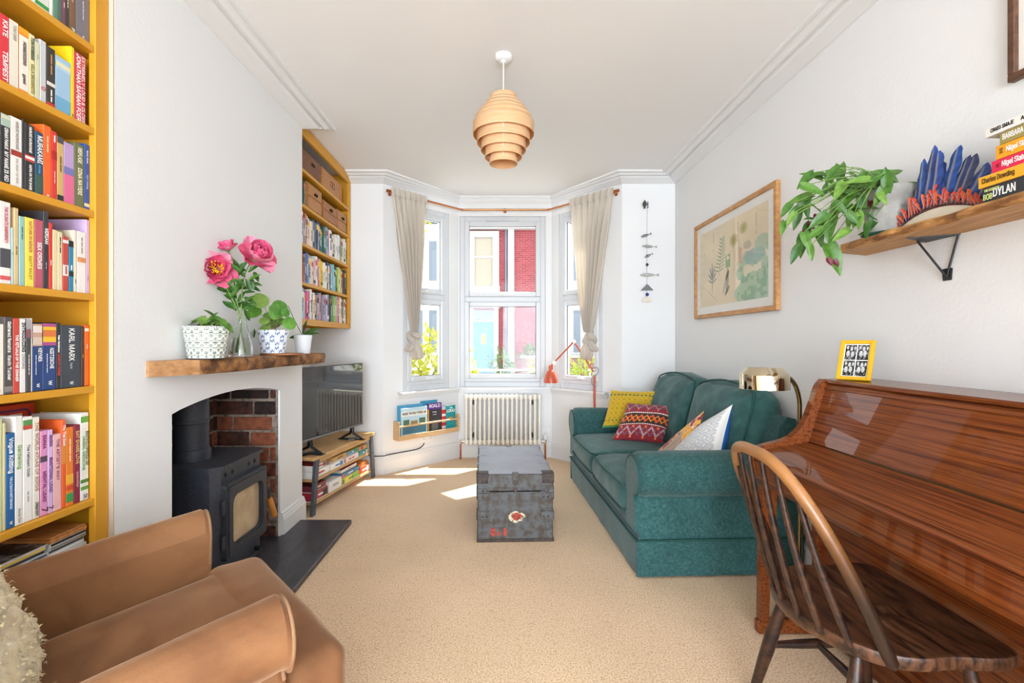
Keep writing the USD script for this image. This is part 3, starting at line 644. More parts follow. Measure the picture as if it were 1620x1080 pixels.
# sheepskin over the armchair's back
M_fleece = mat('cream_fleece', '#f5e6c2', .95, var=(24, '#e6d2a6', 5), bump=(120, .006), sheen_weight=.3)
sb_ = softbox((-.272, -.105, .10), (.30, .085, .45), .080, (.015, .01, .02), 44)
v = np.asarray(sb_.vertices); nrm = np.asarray(sb_.vertex_normals)
v = v + nrm * ((meshkit.fbm(v * 30, 3, 2) - .5) * .040 + (meshkit.fbm(v * 90, 2, 7) - .5) * .016)[:, None]
fl_v = v @ RX(22).T + np.array([0, -.418, .30])
fv = fl_v @ RZ(-48).T + np.array([-.7065, 1.333, 0]); fl_m = sb_
fs = thing('sheepskin', 'cream sheepskin throw draped over the back of the brown armchair', 'throw', (-1.05, 1.03, .45))
part(fs, 'skin', TM(fv, fl_m.faces), M_fleece, True)
fn_ = np.asarray(TM(fv, fl_m.faces).vertex_normals); wr = np.random.default_rng(4); ids = wr.choice(len(fv), 5000, replace=True); tv, tf = [], []
for k, i in enumerate(ids):                                           # curled wool locks
    p = fv[i] + wr.normal(0, .004, 3); d = fn_[i] + wr.normal(0, .55, 3); d /= np.linalg.norm(d); e = np.cross(d, wr.normal(0, 1, 3)); e /= np.linalg.norm(e); L_ = wr.uniform(.006, .013)
    tv += [p - e * .0035, p + e * .0035, p + d * L_ * .6 + e * .003, p + d * L_ * .6 - e * .001, p + d * L_ + e * .004 - np.array([0, 0, .004])]; o = 5 * k; tf += [[o, o + 1, o + 2], [o, o + 2, o + 3], [o + 3, o + 2, o + 4]]
part(fs, 'wool', TM(tv, tf), M_fleece, kind='stuff')
# ================================================================ BOOKCASES AND BOOKS
M_must = mat('mustard_paint', '#d79924', .45, bump=(90, .0003))
def bookcase(name, label, y0, y1, xf, shelves, ztop, zbot, post, first_side=True):
    t = thing(name, label, 'bookcase', (xf - .15, (y0 + y1) / 2, zbot))
    for z in shelves:
        part(t, 'shelf', box((XL + .015, y0 + .018, z - .022), (xf, y1 - .018, z), .0015), M_must)
    for a, b in ((y0, y0 + .018), (y1 - .018, y1)):
        part(t, 'side', box((XL + .012, a, zbot), (xf - .002, b, ztop), .001), M_must)
    part(t, 'face_post', box((xf - .020, y1 - post, zbot), (xf + .003, y1 - .0005, ztop), .002), M_must)
    part(t, 'back_panel', box((XL + .003, y0, zbot), (XL + .014, y1, ztop)), M_must)
    return t
NS = [2.180, 1.907, 1.632, 1.357, 1.053, .6795, .455]
nb = bookcase('bookcase', 'tall mustard-yellow built-in bookcase left of the chimney breast beside the armchair', .95, 1.6935, -1.347, NS + [.08], 2.62, 0.0, .056)
part(nb, 'shelf', box((XL + .015, .968, 2.46), (-1.347, 1.675, 2.482), .0015), M_must)
part(nb, 'plinth', box((-1.37, .968, 0.0), (-1.352, 1.675, .058)), M_must)
FSH = [2.390, 2.146, 1.879, 1.610, 1.357]
fb = bookcase('bookcase', 'mustard-yellow wall-hung bookcase in the alcove above the television', 3.335, 4.452, -1.352, FSH, 2.695, 1.318, .040)
part(fb, 'fascia', box((-1.372, 3.335, 2.615), (-1.350, 4.412, 2.694), .002), M_must)
part(fb, 'valance', box((-1.372, 3.335, 1.313), (-1.353, 4.412, 1.336), .001), M_must)

M_page = mat('book_paper', '#e6dcc6', .9, var=(300, '#cfc3aa', 2), stretch=(1, 30, 1))
XS = -1.362
def px_y(px, x=XS): return -x * F_PX / (CX - px)
ORD = ['first', 'second', 'third', 'fourth', 'fifth', 'sixth', 'seventh', 'eighth', 'ninth', 'tenth', 'eleventh', 'twelfth', 'thirteenth', 'fourteenth', 'fifteenth', 'sixteenth', 'seventeenth', 'eighteenth', 'nineteenth', 'twentieth',
       'twenty-first', 'twenty-second', 'twenty-third', 'twenty-fourth', 'twenty-fifth', 'twenty-sixth', 'twenty-seventh', 'twenty-eighth', 'twenty-ninth', 'thirtieth', 'thirty-first', 'thirty-second', 'thirty-third', 'thirty-fourth', 'thirty-fifth', 'thirty-sixth', 'thirty-seventh', 'thirty-eighth', 'thirty-ninth', 'fortieth']
def book(y0, y1, z0, z1, col, depth, label, group, texts=(), bands=(), xf=XS, lean=0, curved=False, name='book'):
    """upright book, spine to the room (+x); texts: (string, colour, from, to, size) down the spine; bands: (from, to, colour)"""
    d = y1 - y0; h = z1 - z0
    t = thing(name, label, 'book', (xf - depth / 2, (y0 + y1) / 2, z0), 0, group)
    th = min(.0028, d * .16); cv = cmat(col, .42)
    part(t, 'cover', cat(box((xf - .003, y0, z0), (xf, y1, z1), min(.0015, d * .1)), box((xf - depth, y0, z0), (xf - .002, y0 + th, z1)), box((xf - depth, y1 - th, z0), (xf - .002, y1, z1))), cv)
    part(t, 'pages', box((xf - depth + .003, y0 + th, z0 + .003), (xf - .003, y1 - th, z1 - .003)), M_page)
    for k, (a, b, c) in enumerate(bands):
        part(t, 'spine_band', box((xf - .001, y0 + .0006, z1 - h * b), (xf + .0004 + .00015 * k, y1 - .0006, z1 - h * a)), cmat(c, .42))
    for s, c, a, b, size in texts:
        cy = (y0 + y1) / 2; off = 0
        if isinstance(size, tuple): size, off = size
        text(t, s, (xf + .0006 + .00015 * len(bands), cy + off * d, z1 - h * (a + b) / 2), (0, 0, -1), (0, 1, 0), d * size, cmat(c, .5), h * (b - a), True, 'title')
    return t
    return t
W_, K_ = '#f4f2ec', '#1d1d20'
# (x0, x1, top, colour, look, titles, bands): x and top in the enlarged view of the shelf they were measured in
near = [
 # top visible shelf: feet of a row of books
 (0, 4.5, 0, 0, [
  (205, 250, -400, '#f1efe9', 'white book with a plain foot', [], []), (250, 350, -330, '#dfe0dc', 'thick pale grey book with a green disc', [], [(.86, .93, '#3d9a45')]), (352, 378, -390, '#f3f1ec', 'slim white book between a grey and a green one', [], []),
  (380, 414, -330, '#5d8d74', 'sage green book', [('HARVEST', W_, .3, .8, .4)], []), (415, 441, -320, '#4e655e', 'grey-green slim book', [], []), (442, 469, -330, '#74424d', 'maroon book with pale lettering', [('Novel', '#e9c9c9', .5, .9, .5)], []),
  (470, 494, -320, '#3c3436', 'dark book with white capitals', [('EAT TO THE END', W_, .3, .95, .5)], []), (495, 539, -280, '#7c5b3d', 'brown book with a white publisher mark', [('DISCOURSES', '#d8c8a8', .3, .7, .3), ('P', W_, .92, .97, .5)], []),
  (541, 648, -210, '#77747f', 'broad slate grey book against the right post', [('The Far Side of Home', '#e6e3e6', .3, .85, .12), ('M', W_, .92, .97, .12)], [])]),
 (0, 4.5, 0, 1, [
  (-60, -5, 60, '#e4dccb', 'cream book at the frame edge', [], []), (-3, 66, 105, '#d9343f', 'red book with large white capitals', [('KATE', W_, .06, .33, .5), ('TEMPEST', W_, .52, .96, .5)], []), (68, 134, 150, '#e9e2d0', 'cream book with faint grey lettering', [('TIM DEE', '#a9a294', .05, .3, .3)], []),
  (136, 204, 205, '#ef7a23', 'orange book with a white panel on its spine', [('HOMEGOING', '#3a2b28', .2, .56, .34), ('gyasi', '#3a2b28', .7, .85, .3)], [(.12, .95, '#f6e9dc'), (.0, .1, '#f2a51d')]), (206, 249, 245, '#ebe3b0', 'pale yellow book with dark green lettering', [('TOM ROBBINS', '#23403c', .05, .4, .5), ('VILLA INCOGNITO', '#8c7a2a', .46, .93, .5)], []),
  (251, 284, 300, '#d6d8b4', 'slim pale green book', [('GREEN', '#a5a67b', .1, .4, .4)], []), (285, 330, 290, '#c9ccd0', 'silver grey book with a ring mark', [('o', '#c05a4a', .72, .8, .8)], []), (333, 394, 340, '#3b3432', 'dark brown book with a red label at its foot', [('EDMUND WILSON', '#b88b56', .06, .5, .34), ('BONNE POIS', W_, .7, .9, .34)], [(.92, .985, '#c8372a'), (.58, .64, '#e6ddd6')]),
  (396, 504, 420, '#9fc3de', 'thick light blue book with a pale yellow spot', [], [(.08, .22, '#b7d2e4'), (.72, .99, '#6fa9cb'), (.11, .17, '#e9e2b0')]), (505, 530, 335, '#f4cf1f', 'bright yellow book', [('MUST', '#5b4a10', .9, .99, .4)], []), (531, 608, 385, '#cf3850', 'crimson book with two lines of white capitals', [('JONATHAN SAFRAN FOER', W_, .02, .98, (.36, -.2)), ('EXTREMELY LOUD & CLOSE', '#f3c9cf', .02, .98, (.3, .24))], [])]),
 (0, 4.5, 150, 2, [
  (-45, 3, 150, '#8b2f33', 'dark red book', [], []), (4, 74, 140, '#2c2b2e', 'black book with a pale green painted top', [('ORHAN PAMUK', W_, .19, .5, .4), ('MY NAME IS RED', W_, .53, .96, .4)], [(0, .17, '#a9bfae'), (.02, .06, '#d8d2b4')]), (77, 158, 165, '#efece6', 'white book with a dark red blob', [('HARUKI MURAKAMI', '#9a968f', .05, .45, .25), ('the wind-up bird', '#b9b3aa', .58, .93, .2)], [(.47, .55, '#a33a2c')]),
  (160, 176, 175, '#39383b', 'slim charcoal book', [], []), (177, 248, 210, '#302e32', 'black book with a red and white bird', [('HARUKI MURAKAMI', W_, .04, .42, .26), ('KAFKA ON THE SHORE', W_, .6, .97, .24)], [(.46, .55, '#c9403c'), (.48, .52, '#f1e8e4')]), (250, 308, 265, '#27506f', 'deep blue book with tall white capitals', [('MURAKAMI', W_, .06, .5, .6), ('wild sheep', '#56a6c9', .52, .66, .4)], [(.68, .97, '#3c5b50')]),
  (310, 366, 220, '#f06a2a', 'bright orange book', [('CRIME STORIES', '#f7d3b8', .1, .42, .3), ('A', W_, .95, .99, .3)], []), (368, 407, 260, '#d93832', 'scarlet book with a white roundel', [('PANIC', W_, .06, .16, .5), ('CRITICAL LIVES', '#f3c3bd', .5, .84, .3)], [(.29, .42, '#b6212a')]), (408, 453, 300, '#d3b16a', 'sand coloured book with a black foot', [('ABSALOM ABSALOM', '#4b3b1c', .12, .72, .3)], [(0, .1, '#4d4a4e'), (.9, .98, '#2d2a28')]),
  (455, 528, 345, '#bda0cf', 'lilac book with a pink lower half', [], [(.52, .99, '#e26d96'), (.40, .52, '#7878b4')]), (530, 599, 350, '#6f7550', 'olive green book with cream capitals', [('REFUGE', '#f1ead0', .06, .3, .4), ('DINA NAYERI', '#f1ead0', .38, .8, .4)], []), (601, 667, 360, '#2d56a6', 'royal blue book beside the post', [('Sarah Moss', '#cfd8ee', .06, .32, .28), ('Night Waking', '#9fb4de', .42, .72, .28)], [(.9, .95, '#e8dcc0')])]),
 (0, 4.5, 300, 3, [
  (-50, -2, 70, '#d9c9a8', 'tan book at the frame edge', [], []), (0, 77, 85, '#eeebe6', 'white book with a dark block and a pink triangle', [('THE CLIMATE EMERGENCY', '#c8566a', .06, .5, .3)], [(.57, .8, '#4a4a50'), (.9, .95, '#d65a5f')]), (79, 99, 270, '#b9d7d1', 'slim pale teal book', [('TRIPS', '#4c7c77', .1, .8, .4)], []), (101, 133, 130, '#d8bc8c', 'slim tan book', [('THE FARM', '#7b6238', .3, .8, .5)], []),
  (136, 178, 190, '#9cc6bd', 'pale turquoise book', [('SEAMUS HEANEY', '#3d6a64', .06, .42, .34)], []), (180, 244, 200, '#f1e255', 'lemon yellow book with pink lettering', [('NATURE IN MINOR', '#d07a5b', .05, .5, .32), ('MATT SALEY', '#b99a2f', .55, .9, .3)], []), (246, 308, 215, '#c05c6c', 'dusty pink book with white capitals', [('SEX CRIMES', W_, .33, .72, .44)], []), (309, 347, 155, '#3a3a3f', 'tall charcoal book with white title', [('MIRIAM', W_, .22, .42, .62), ('KATE FOX', '#b5b0b5', .6, .8, .3)], []),
  (349, 374, 235, '#df3a2e', 'slim scarlet book', [('PROUST', W_, .5, .7, .5)], []), (376, 409, 285, '#e8d3a6', 'cream book with tiny print', [], []), (410, 446, 300, '#ead8ae', 'cream book with black title', [('CARE OF A MAISE', K_, .05, .4, .4)], []), (448, 489, 335, '#c4473c', 'red book with a white label', [('EARTH', '#b03a32', .53, .7, .5)], [(.52, .72, '#f0e6e0'), (.06, .12, '#f0e6e0')]), (491, 524, 365, '#2f86ad', 'peacock blue book with a black head', [('SHE', W_, .45, .6, .6)], [(0, .12, '#1d2024'), (.6, .7, '#1d2b33')]),
  (526, 549, 290, '#e9dfc4', 'ivory book', [('Essays', '#4b4438', .7, .95, .4)], []), (551, 612, 300, '#efece8', 'white book with an orange leaf', [('The Toad House', '#8d8880', .05, .4, .24)], [(.42, .5, '#d7935f')]), (614, 656, 205, '#cbb2da', 'tall lilac book against the post', [('ECONOMICS', '#9b78b4', .68, .9, .3)], [])]),
 (0, 4.5, 470, 4, [
  (-60, 28, 190, '#efe8dc', 'off-white book with a red ring', [('o', '#b8443c', .9, .97, .4)], []), (31, 92, 140, '#55504f', 'dark grey book with white serif title', [('Gathered Remains', '#eeeae4', .06, .46, .4), ('Kevin Tucker', '#eeeae4', .5, .82, .4)], [(.9, .97, '#8a847f')]), (94, 141, 150, '#cf4d41', 'brick red book with white capitals', [('THE RITUALS OF THE DINNER', W_, .22, .84, .4)], []), (143, 184, 155, '#eeece6', 'white book with bold black first word', [('INTRODUCING', K_, .05, .45, .55), ('Chomsky', '#a5a29d', .47, .68, .5)], []),
  (186, 222, 155, '#4b494c', 'grey book with a pale head', [('THE SPIRIT OF THE AGE', '#dddad4', .3, .95, .4)], [(0, .14, '#a9a6ab'), (.14, .26, '#8d5a64')]), (224, 229, 150, '#eae6da', 'very thin cream booklet', [], []), (231, 301, 190, '#27437a', 'navy book with a painted head panel', [('KEYNES', W_, .36, .56, (.34, .2)), ('GENERAL THEORY OF EMPLOYMENT', '#cfd6e6', .36, .86, (.14, -.18)), ('W', W_, .88, .95, .3)], [(0, .33, '#c9a08a'), (.03, .13, '#e9dcd2'), (.2, .31, '#d9c4b4')]),
  (303, 400, 187, '#2a467f', 'navy book with a yellow and pink painted head', [('NIETZSCHE', W_, .37, .68, (.26, .12)), ('ZARATHUSTRA AND OTHERS', '#cfd6e6', .37, .82, (.12, -.2)), ('W', W_, .86, .93, .24)], [(0, .33, '#b0508a'), (.05, .28, '#f0c02e'), (.1, .2, '#e07a3c')]), (402, 431, 180, '#2f2c2e', 'black book with red lettering', [('Peter Gelderloos', W_, .19, .45, .45), ('ANARCHY WORKS', '#d8463e', .47, .8, .5)], []), (433, 574, 200, '#3d454f', 'very thick slate book with white capitals', [('KARL MARX', W_, .05, .57, .26), ('Capital', '#aab0b8', .6, .7, .11), ('W', W_, .9, .95, .22)], []),
  (577, 602, 205, '#4a352d', 'dark brown slim book', [('EDGE', '#d8a25a', .2, .8, .4)], []), (604, 633, 200, '#e76a2c', 'orange paperback with pale edge', [('PENGUIN', '#f4dcc8', .2, .5, .3)], [(.05, .1, '#f1e4d6')]), (634, 652, 200, '#e55f27', 'slim orange paperback', [('TALES', '#f4dcc8', .2, .5, .4)], []), (654, 674, 203, '#dd5426', 'last slim orange paperback by the post', [('ROOTS', '#f4dcc8', .3, .6, .4)], [])]),
 (0, 3.724, 630, 5, [
  (-40, 14, 125, '#cdd0a0', 'pale green book', [], []), (16, 34, 145, '#d9cf9f', 'straw coloured book', [], []), (37, 88, 205, '#23629b', 'blue book with white serif title', [('Vogue Knitting', W_, .05, .42, .5), ('THE ULTIMATE KNITTING BOOK', '#cfdcea', .46, .8, .26), ('W', W_, .92, .97, .3)], []), (90, 133, 105, '#efece5', 'tall white book with green title', [('Gardening', '#7cab5b', .25, .5, .5), ('Monty Don', '#9c988f', .85, .98, .3)], []), (135, 192, 108, '#f1eee8', 'white book with a green sprig', [('The Heirloom Cook', '#6f6b66', .22, .62, .26), ('Eva Helen', '#9a958e', .68, .84, .24)], [(.03, .1, '#5f9b52'), (.08, .12, '#c2503f')]),
  (194, 234, 110, '#e9e4d4', 'cream book with rust capitals', [('THE WORLD ATLAS OF BIRDS', '#b98a72', .04, .74, .5), ('CRESCENT', '#55504a', .84, .98, .4)], []), (237, 279, 190, '#e59ac4', 'pink book with a dark fish mark', [('EMMA', '#8a2a66', .05, .22, .44), ('MENTAL LOAD', '#8a2a66', .48, .84, .44), ('7', '#5b2347', .9, .97, .8)], [(.3, .37, '#5d4a55')]), (281, 312, 185, '#dcb8e2', 'lilac book with plum capitals', [('EMMA', '#6d2c7a', .05, .22, .5), ('EMOTIONAL LOAD', '#6d2c7a', .26, .82, .5), ('7', '#44235a', .9, .97, .8)], []), (314, 362, 210, '#edb9bb', 'blush pink book', [("THE ARTIST'S WAY", '#9c5560', .05, .62, .36)], []),
  (364, 388, 125, '#e8632c', 'tall orange book', [('The Thai Book', W_, .06, .3, .6)], [(.3, .5, '#d98a3c')]), (390, 433, 170, '#e8812c', 'orange book with a spotted foot', [('DANCE SWAHILI MOODS', '#f6dfc0', .08, .5, .3)], [(.6, .72, '#efb23c'), (.74, .8, '#d34f2a'), (.84, .95, '#3f9a52')]), (436, 472, 155, '#8f2a45', 'maroon book with gold capitals', [('EAT SHARE LOVE', '#e2b46a', .08, .5, .5), ('KALPNA WOOLF', '#d8a2a2', .6, .8, .3)], []), (475, 523, 85, '#eef0ea', 'tall white book with green leaves and small print', [('ENCYCLOPEDIA OF', '#5d6f55', .2, .62, (.28, .2)), ('HERBAL MEDICINE', '#7aa45a', .24, .68, (.28, -.2)), ('DK', '#5b4b8a', .93, .98, .5)], [(.04, .11, '#6aa84f'), (.76, .8, '#4f8a3f'), (.84, .88, '#6aa84f')])]),
]
SN = ['top shelf', 'second shelf', 'third shelf', 'fourth shelf', 'fifth shelf', 'sixth shelf']
for ox, sc, oy, si, rows in near:
    z0 = NS[si] + .001
    for i, (a, b, top, col, look, titles, bands) in enumerate(rows):
        pa, pb = ox + a / sc, ox + b / sc
        y0, y1 = px_y(pa), px_y(pb); ym = (y0 + y1) / 2
        z1 = CAM_Z - (oy + top / sc - CY) / F_PX * ym
        z1 = min(z1, (NS[si - 1] if si else 2.46) - .03); y1 = min(y1, 1.6368)
        book(y0 + .0003, y1 - .0003, z0, z1, col, min(.16, .72 * (z1 - z0) + .0), "%s on the near bookcase's %s" % (look, SN[si]), 'books on the %s of the near bookcase' % SN[si], titles, bands)
# large red book standing face-out behind the sixth shelf's row
y0, y1, z0 = 1.33, 1.672, NS[5] + .001
t = thing('book', 'large red book with a purple border standing face-out behind the sixth shelf row', 'book', (-1.60, 1.49, z0), 0, 'books on the sixth shelf of the near bookcase')
y1 = 1.634
part(t, 'cover', cat(box((-1.545, y0, z0), (-1.542, y1, z0 + .318), .001), box((-1.562, y0, z0), (-1.559, y1, z0 + .318), .001)), cmat('#d6402c', .4))
part(t, 'pages', box((-1.559, y0 + .003, z0 + .003), (-1.545, y1 - .003, z0 + .315)), M_page)
bo = Polygon(rrect(y1 - y0 - .03, .288, .02)); part(t, 'border', prism_axes(bo.difference(bo.buffer(-.006)), (-1.5424, y0 + .015, z0 + .015), (0, 1, 0), (0, 0, 1), .001), cmat('#5a3575', .5))
for k in range(7):
    part(t, 'lettering', box((-1.5422, y1 - .055, z0 + .06 + k * .022), (-1.5415, y1 - .028, z0 + .066 + k * .022)), cmat('#f0d9cc', .5))
text(t, 'BAKING IT!', (-1.541, (y0 + y1) / 2 + .04, z0 + .283), (0, 1, 0), (0, 0, 1), .028, cmat('#f2e6da', .5), .24, True, 'title')
# compact discs in two stacks on the bottom shelf
cdr = random.Random(11)
M_jewel = mat('jewel_case', '#cfd3d6', .15)
cd_cols = ['#e8e6e2', '#2b2b2f', '#3f7fae', '#d9d5cb', '#23242a', '#efeeea', '#c9a04a', '#4a4a50', '#dcd8d2', '#8f8b84', '#37506b', '#1f2024', '#e5c23e', '#6ba0b8', '#b8b4ac']
CDN = {'#e8e6e2': 'white', '#2b2b2f': 'black', '#3f7fae': 'blue', '#d9d5cb': 'pale grey', '#23242a': 'black', '#efeeea': 'white', '#c9a04a': 'tan', '#4a4a50': 'dark grey', '#dcd8d2': 'pale grey', '#8f8b84': 'grey', '#37506b': 'slate blue', '#1f2024': 'black', '#e5c23e': 'yellow', '#6ba0b8': 'light blue', '#b8b4ac': 'grey'}
for s, (ya, yb, nm) in enumerate(((1.352, 1.494, 'outer CD stack'), (1.502, 1.632, 'CD stack by the post'))):
    z = NS[6] + .001
    for k in range(12):
        c_ = cd_cols[(k * (2 if s else 1) + 3 * s + k // 7) % len(cd_cols)]; h = .0102; dx = cdr.uniform(-.006, .004); dy = cdr.uniform(-.003, .003)
        t = thing('compact_disc', '%s-spined CD case, %s from the bottom of the %s' % (CDN[c_], ORD[k], nm), 'CD', (-1.44, (ya + yb) / 2, z), 0, 'CD cases stacked on the bottom shelf')
        part(t, 'case', box((-1.50 + dx, ya + dy, z), (-1.372 + dx, yb + dy, z + h), .0008), M_jewel)
        part(t, 'spine_label', box((-1.3725 + dx, ya + dy + .003, z + .002), (-1.3714 + dx, yb + dy - .003, z + h - .002)), cmat(c_, .3))
        z += h + .0003
    if s:
        t = thing('wooden_case', 'flat orange-brown wooden case lying on top of the second CD stack', 'box', (-1.44, (ya + yb) / 2, z))
        part(t, 'case_body', box((-1.53, ya - .004, z), (-1.366, yb, z + .012), .002), mat('case_wood', '#c98a4e', .4, var=(9, '#a86a34', 5), stretch=(1, 6, 1)))
        part(t, 'case_lid', box((-1.528, ya - .002, z + .0125), (-1.368, yb - .002, z + .018), .002), mat('case_wood', '#c98a4e'))
    else:
        t = thing('magazine', 'dark glossy booklet lying on top of the first CD stack', 'magazine', (-1.45, (ya + yb) / 2, z))
        part(t, 'cover', box((-1.54, ya - .02, z), (-1.375, yb + .01, z + .004), .001), mat('glossy_dark_cover', '#3a3a3e', .15, var=(14, '#b9b7b2', 4, (.5, .7))))
        part(t, 'pages', box((-1.538, ya - .018, z + .0005), (-1.3745, yb + .008, z + .0035)), M_page)

# ---- the alcove bookcase: boxes on the two upper shelves
def wood(name, a, b, rough=.5, st=(2, 14, 14)): return mat(name, a, rough, var=(5, b, 7), stretch=st)
M_wal, M_pine, M_pine2 = wood('dark_box_wood', '#8a5634', '#633a22'), wood('pine_box', '#c58a4f', '#a86e38'), wood('pine_box_warm', '#b97a42', '#93592c')
xb = -1.365
def crate(label, y0, y1, z0, h, m, kind):
    t = thing('wooden_box', label, 'box', (xb - .12, (y0 + y1) / 2, z0), 0, 'wooden boxes on the alcove bookcase')
    d = .26
    part(t, 'body', cat(box((xb - .012, y0, z0), (xb, y1, z0 + h), .002), box((xb - d, y0, z0), (xb - d + .012, y1, z0 + h), .002), box((xb - d + .012, y0, z0), (xb - .012, y0 + .012, z0 + h), .002), box((xb - d + .012, y1 - .012, z0), (xb - .012, y1, z0 + h), .002), box((xb - d + .01, y0 + .01, z0), (xb - .01, y1 - .01, z0 + .012))), m)
    ym = (y0 + y1) / 2
    if kind == 'crate':
        part(t, 'hand_hole', prism_axes(rrect(.07, .022, .0105), (xb + .0002, ym - .01, z0 + h * .55), (0, 1, 0), (0, 0, 1), .001), M_hole)
    if kind == 'stamp':
        part(t, 'emblem', cat(prism_axes(Polygon(rrect(.11, .05, .02)).difference(Polygon(rrect(.11, .05, .02)).buffer(-.008)), (xb + .0002, ym - .04, z0 + h * .35), (0, 1, 0), (0, 0, 1), .0008), lathe([(0, .0008), (.014, .0004), (.014, 0)], 12, (0, 0, 0)).apply_transform(trimesh.transformations.rotation_matrix(PI / 2, (0, 1, 0))).apply_translation((xb + .0002, ym + .015, z0 + h * .35 + .025))), mat('branded_mark', '#7a4c25', .7))
        for q in range(2): part(t, 'cleat', box((xb, y0 + .004 + q * (y1 - y0 - .03), z0 + .004), (xb + .006, y0 + .026 + q * (y1 - y0 - .03), z0 + h - .004), .001), m)
    if kind == 'drawer':
        for q in range(2): part(t, 'drawer_front', box((xb, y0 + .006, z0 + .008 + q * (h / 2 - .003)), (xb + .006, y1 - .006, z0 + h / 2 - .004 + q * (h / 2 - .003)), .001), m)
        part(t, 'cup_handle', lathe([(0, .022), (.012, .020), (.020, .012), (.022, 0)], 16, (xb + .004, ym, z0 + h * .62)), mat('dark_bronze', '#3a2c22', .4, metallic=.6))
crate('dark brown open wooden crate on the top alcove shelf nearest the chimney breast', 3.40, 3.755, 2.391, .150, M_wal, 'crate')
crate('pale pine wine crate with a branded mark on the top alcove shelf', 3.775, 4.235, 2.391, .150, M_pine, 'stamp')
crate('tall pine box with two plain fronts on the second alcove shelf', 3.492, 3.765, 2.147, .190, M_pine, 'drawer')
crate('low warm-toned box with a dark cup handle in the middle of the second alcove shelf', 3.79, 4.115, 2.147, .150, M_pine2, 'drawer')
crate('small pine box with dark cup handle at the window end, second alcove shelf', 4.13, 4.37, 2.147, .165, M_pine, 'drawer')
CN = {'#e9eef2': 'white', '#8f86a0': 'mauve', '#c0704a': 'rust', '#f0d8c4': 'peach', '#e8e4da': 'off-white', '#54698c': 'slate blue', '#2b2e36': 'black', '#3c5f96': 'blue', '#1f5b4f': 'dark green', '#3b8f86': 'teal', '#8fb0c4': 'light blue', '#f3f1ee': 'white', '#d65a52': 'red', '#efe6cf': 'cream',
      '#5c93c0': 'sky blue', '#e4c24a': 'yellow', '#dfe6d2': 'pale green', '#8a7a6c': 'taupe', '#2f57a3': 'royal blue', '#d8a6ae': 'pink', '#c04f7c': 'magenta', '#f0c22c': 'bright yellow', '#31343c': 'charcoal', '#7fc0c6': 'aqua', '#a6c93a': 'lime green', '#5b4334': 'brown', '#a9cbe0': 'pale blue', '#e2508a': 'hot pink',
      '#e08a3c': 'orange', '#9c98a6': 'grey', '#b4a4cf': 'lilac', '#6fa85a': 'green'}
CV = {v: k for k, v in CN.items()}
rows = [(1.879, 'third', 'white,mauve,rust,peach,off-white,peach,slate blue,slate blue,black,white,blue,black,teal,dark green,dark green,light blue,white,red,white,white,off-white,cream,white,off-white,white,sky blue,yellow,pale green,pale green,white,off-white'),
        (1.610, 'fourth', 'taupe,rust,royal blue,royal blue,light blue,white,peach,pink,off-white,pink,magenta,bright yellow,bright yellow,cream,white,cream,charcoal,cream,blue,light blue,aqua,aqua,black,lime green,lime green,pale green,yellow,off-white,brown,taupe,charcoal'),
        (1.357, 'lowest', 'pale blue,pale blue,hot pink,hot pink,magenta,white,black,off-white,orange,grey,slate blue,pink,black,grey,lilac,lilac,off-white,grey,black,green,green,lime green,grey,pink,rust,white,off-white,cream,taupe,white,cream')]
br = random.Random(21)
def alc(z, shelf, cols, ya=3.40, yb=4.395, hs=(.185, .225)):
    cols = cols.split(','); w = [br.uniform(.7, 1.4) for _ in cols]; s = (yb - ya) / sum(w); y = ya; seen = {}
    for i, (cn, wi) in enumerate(zip(cols, w)):
        d = wi * s; col = CV[cn]; h = br.uniform(*hs); n_ = seen.get(cn, 0); seen[cn] = n_ + 1
        look = ('slim ' if d < .026 else 'broad ' if d > .04 else '') + cn + '-spined book'
        bands = []
        q = br.random()
        if q < .5: bands = [(.12, .3, br.choice(['#f3efe6', '#2c2c30', '#c7443c', '#e7c14a']))]
        elif q < .7: bands = [(.78, .9, br.choice(['#f3efe6', '#2c2c30']))]
        ttl = []; tc = br.choice([W_, '#2a2a2e']) if cn not in ('white', 'off-white', 'cream', 'peach', 'pale green') else '#3a3a3e'; ws = ' '.join('x' * br.randint(3, 8) for _ in range(br.randint(1, 3)))
        xf_ = -1.366 - br.uniform(0, .012); t = book(y, y + d - .0006, z + .001, z + h, col, .14, '%s, %s from the chimney breast on the %s alcove shelf' % (look, ORD[i], shelf), 'books on the %s alcove shelf' % shelf, ttl, bands, xf=xf_)
        print_lines(t, ws, (xf_ + .0006, y + d / 2, z + h * .46), (0, 0, -1), (0, 1, 0), d * .5, cmat(tc, .5), h * .4)
        y += d
for z, sh, cols in rows: alc(z, sh, cols)
alc(2.146, 'second', 'white,dark green,off-white', 3.40, 3.487, (.17, .19))
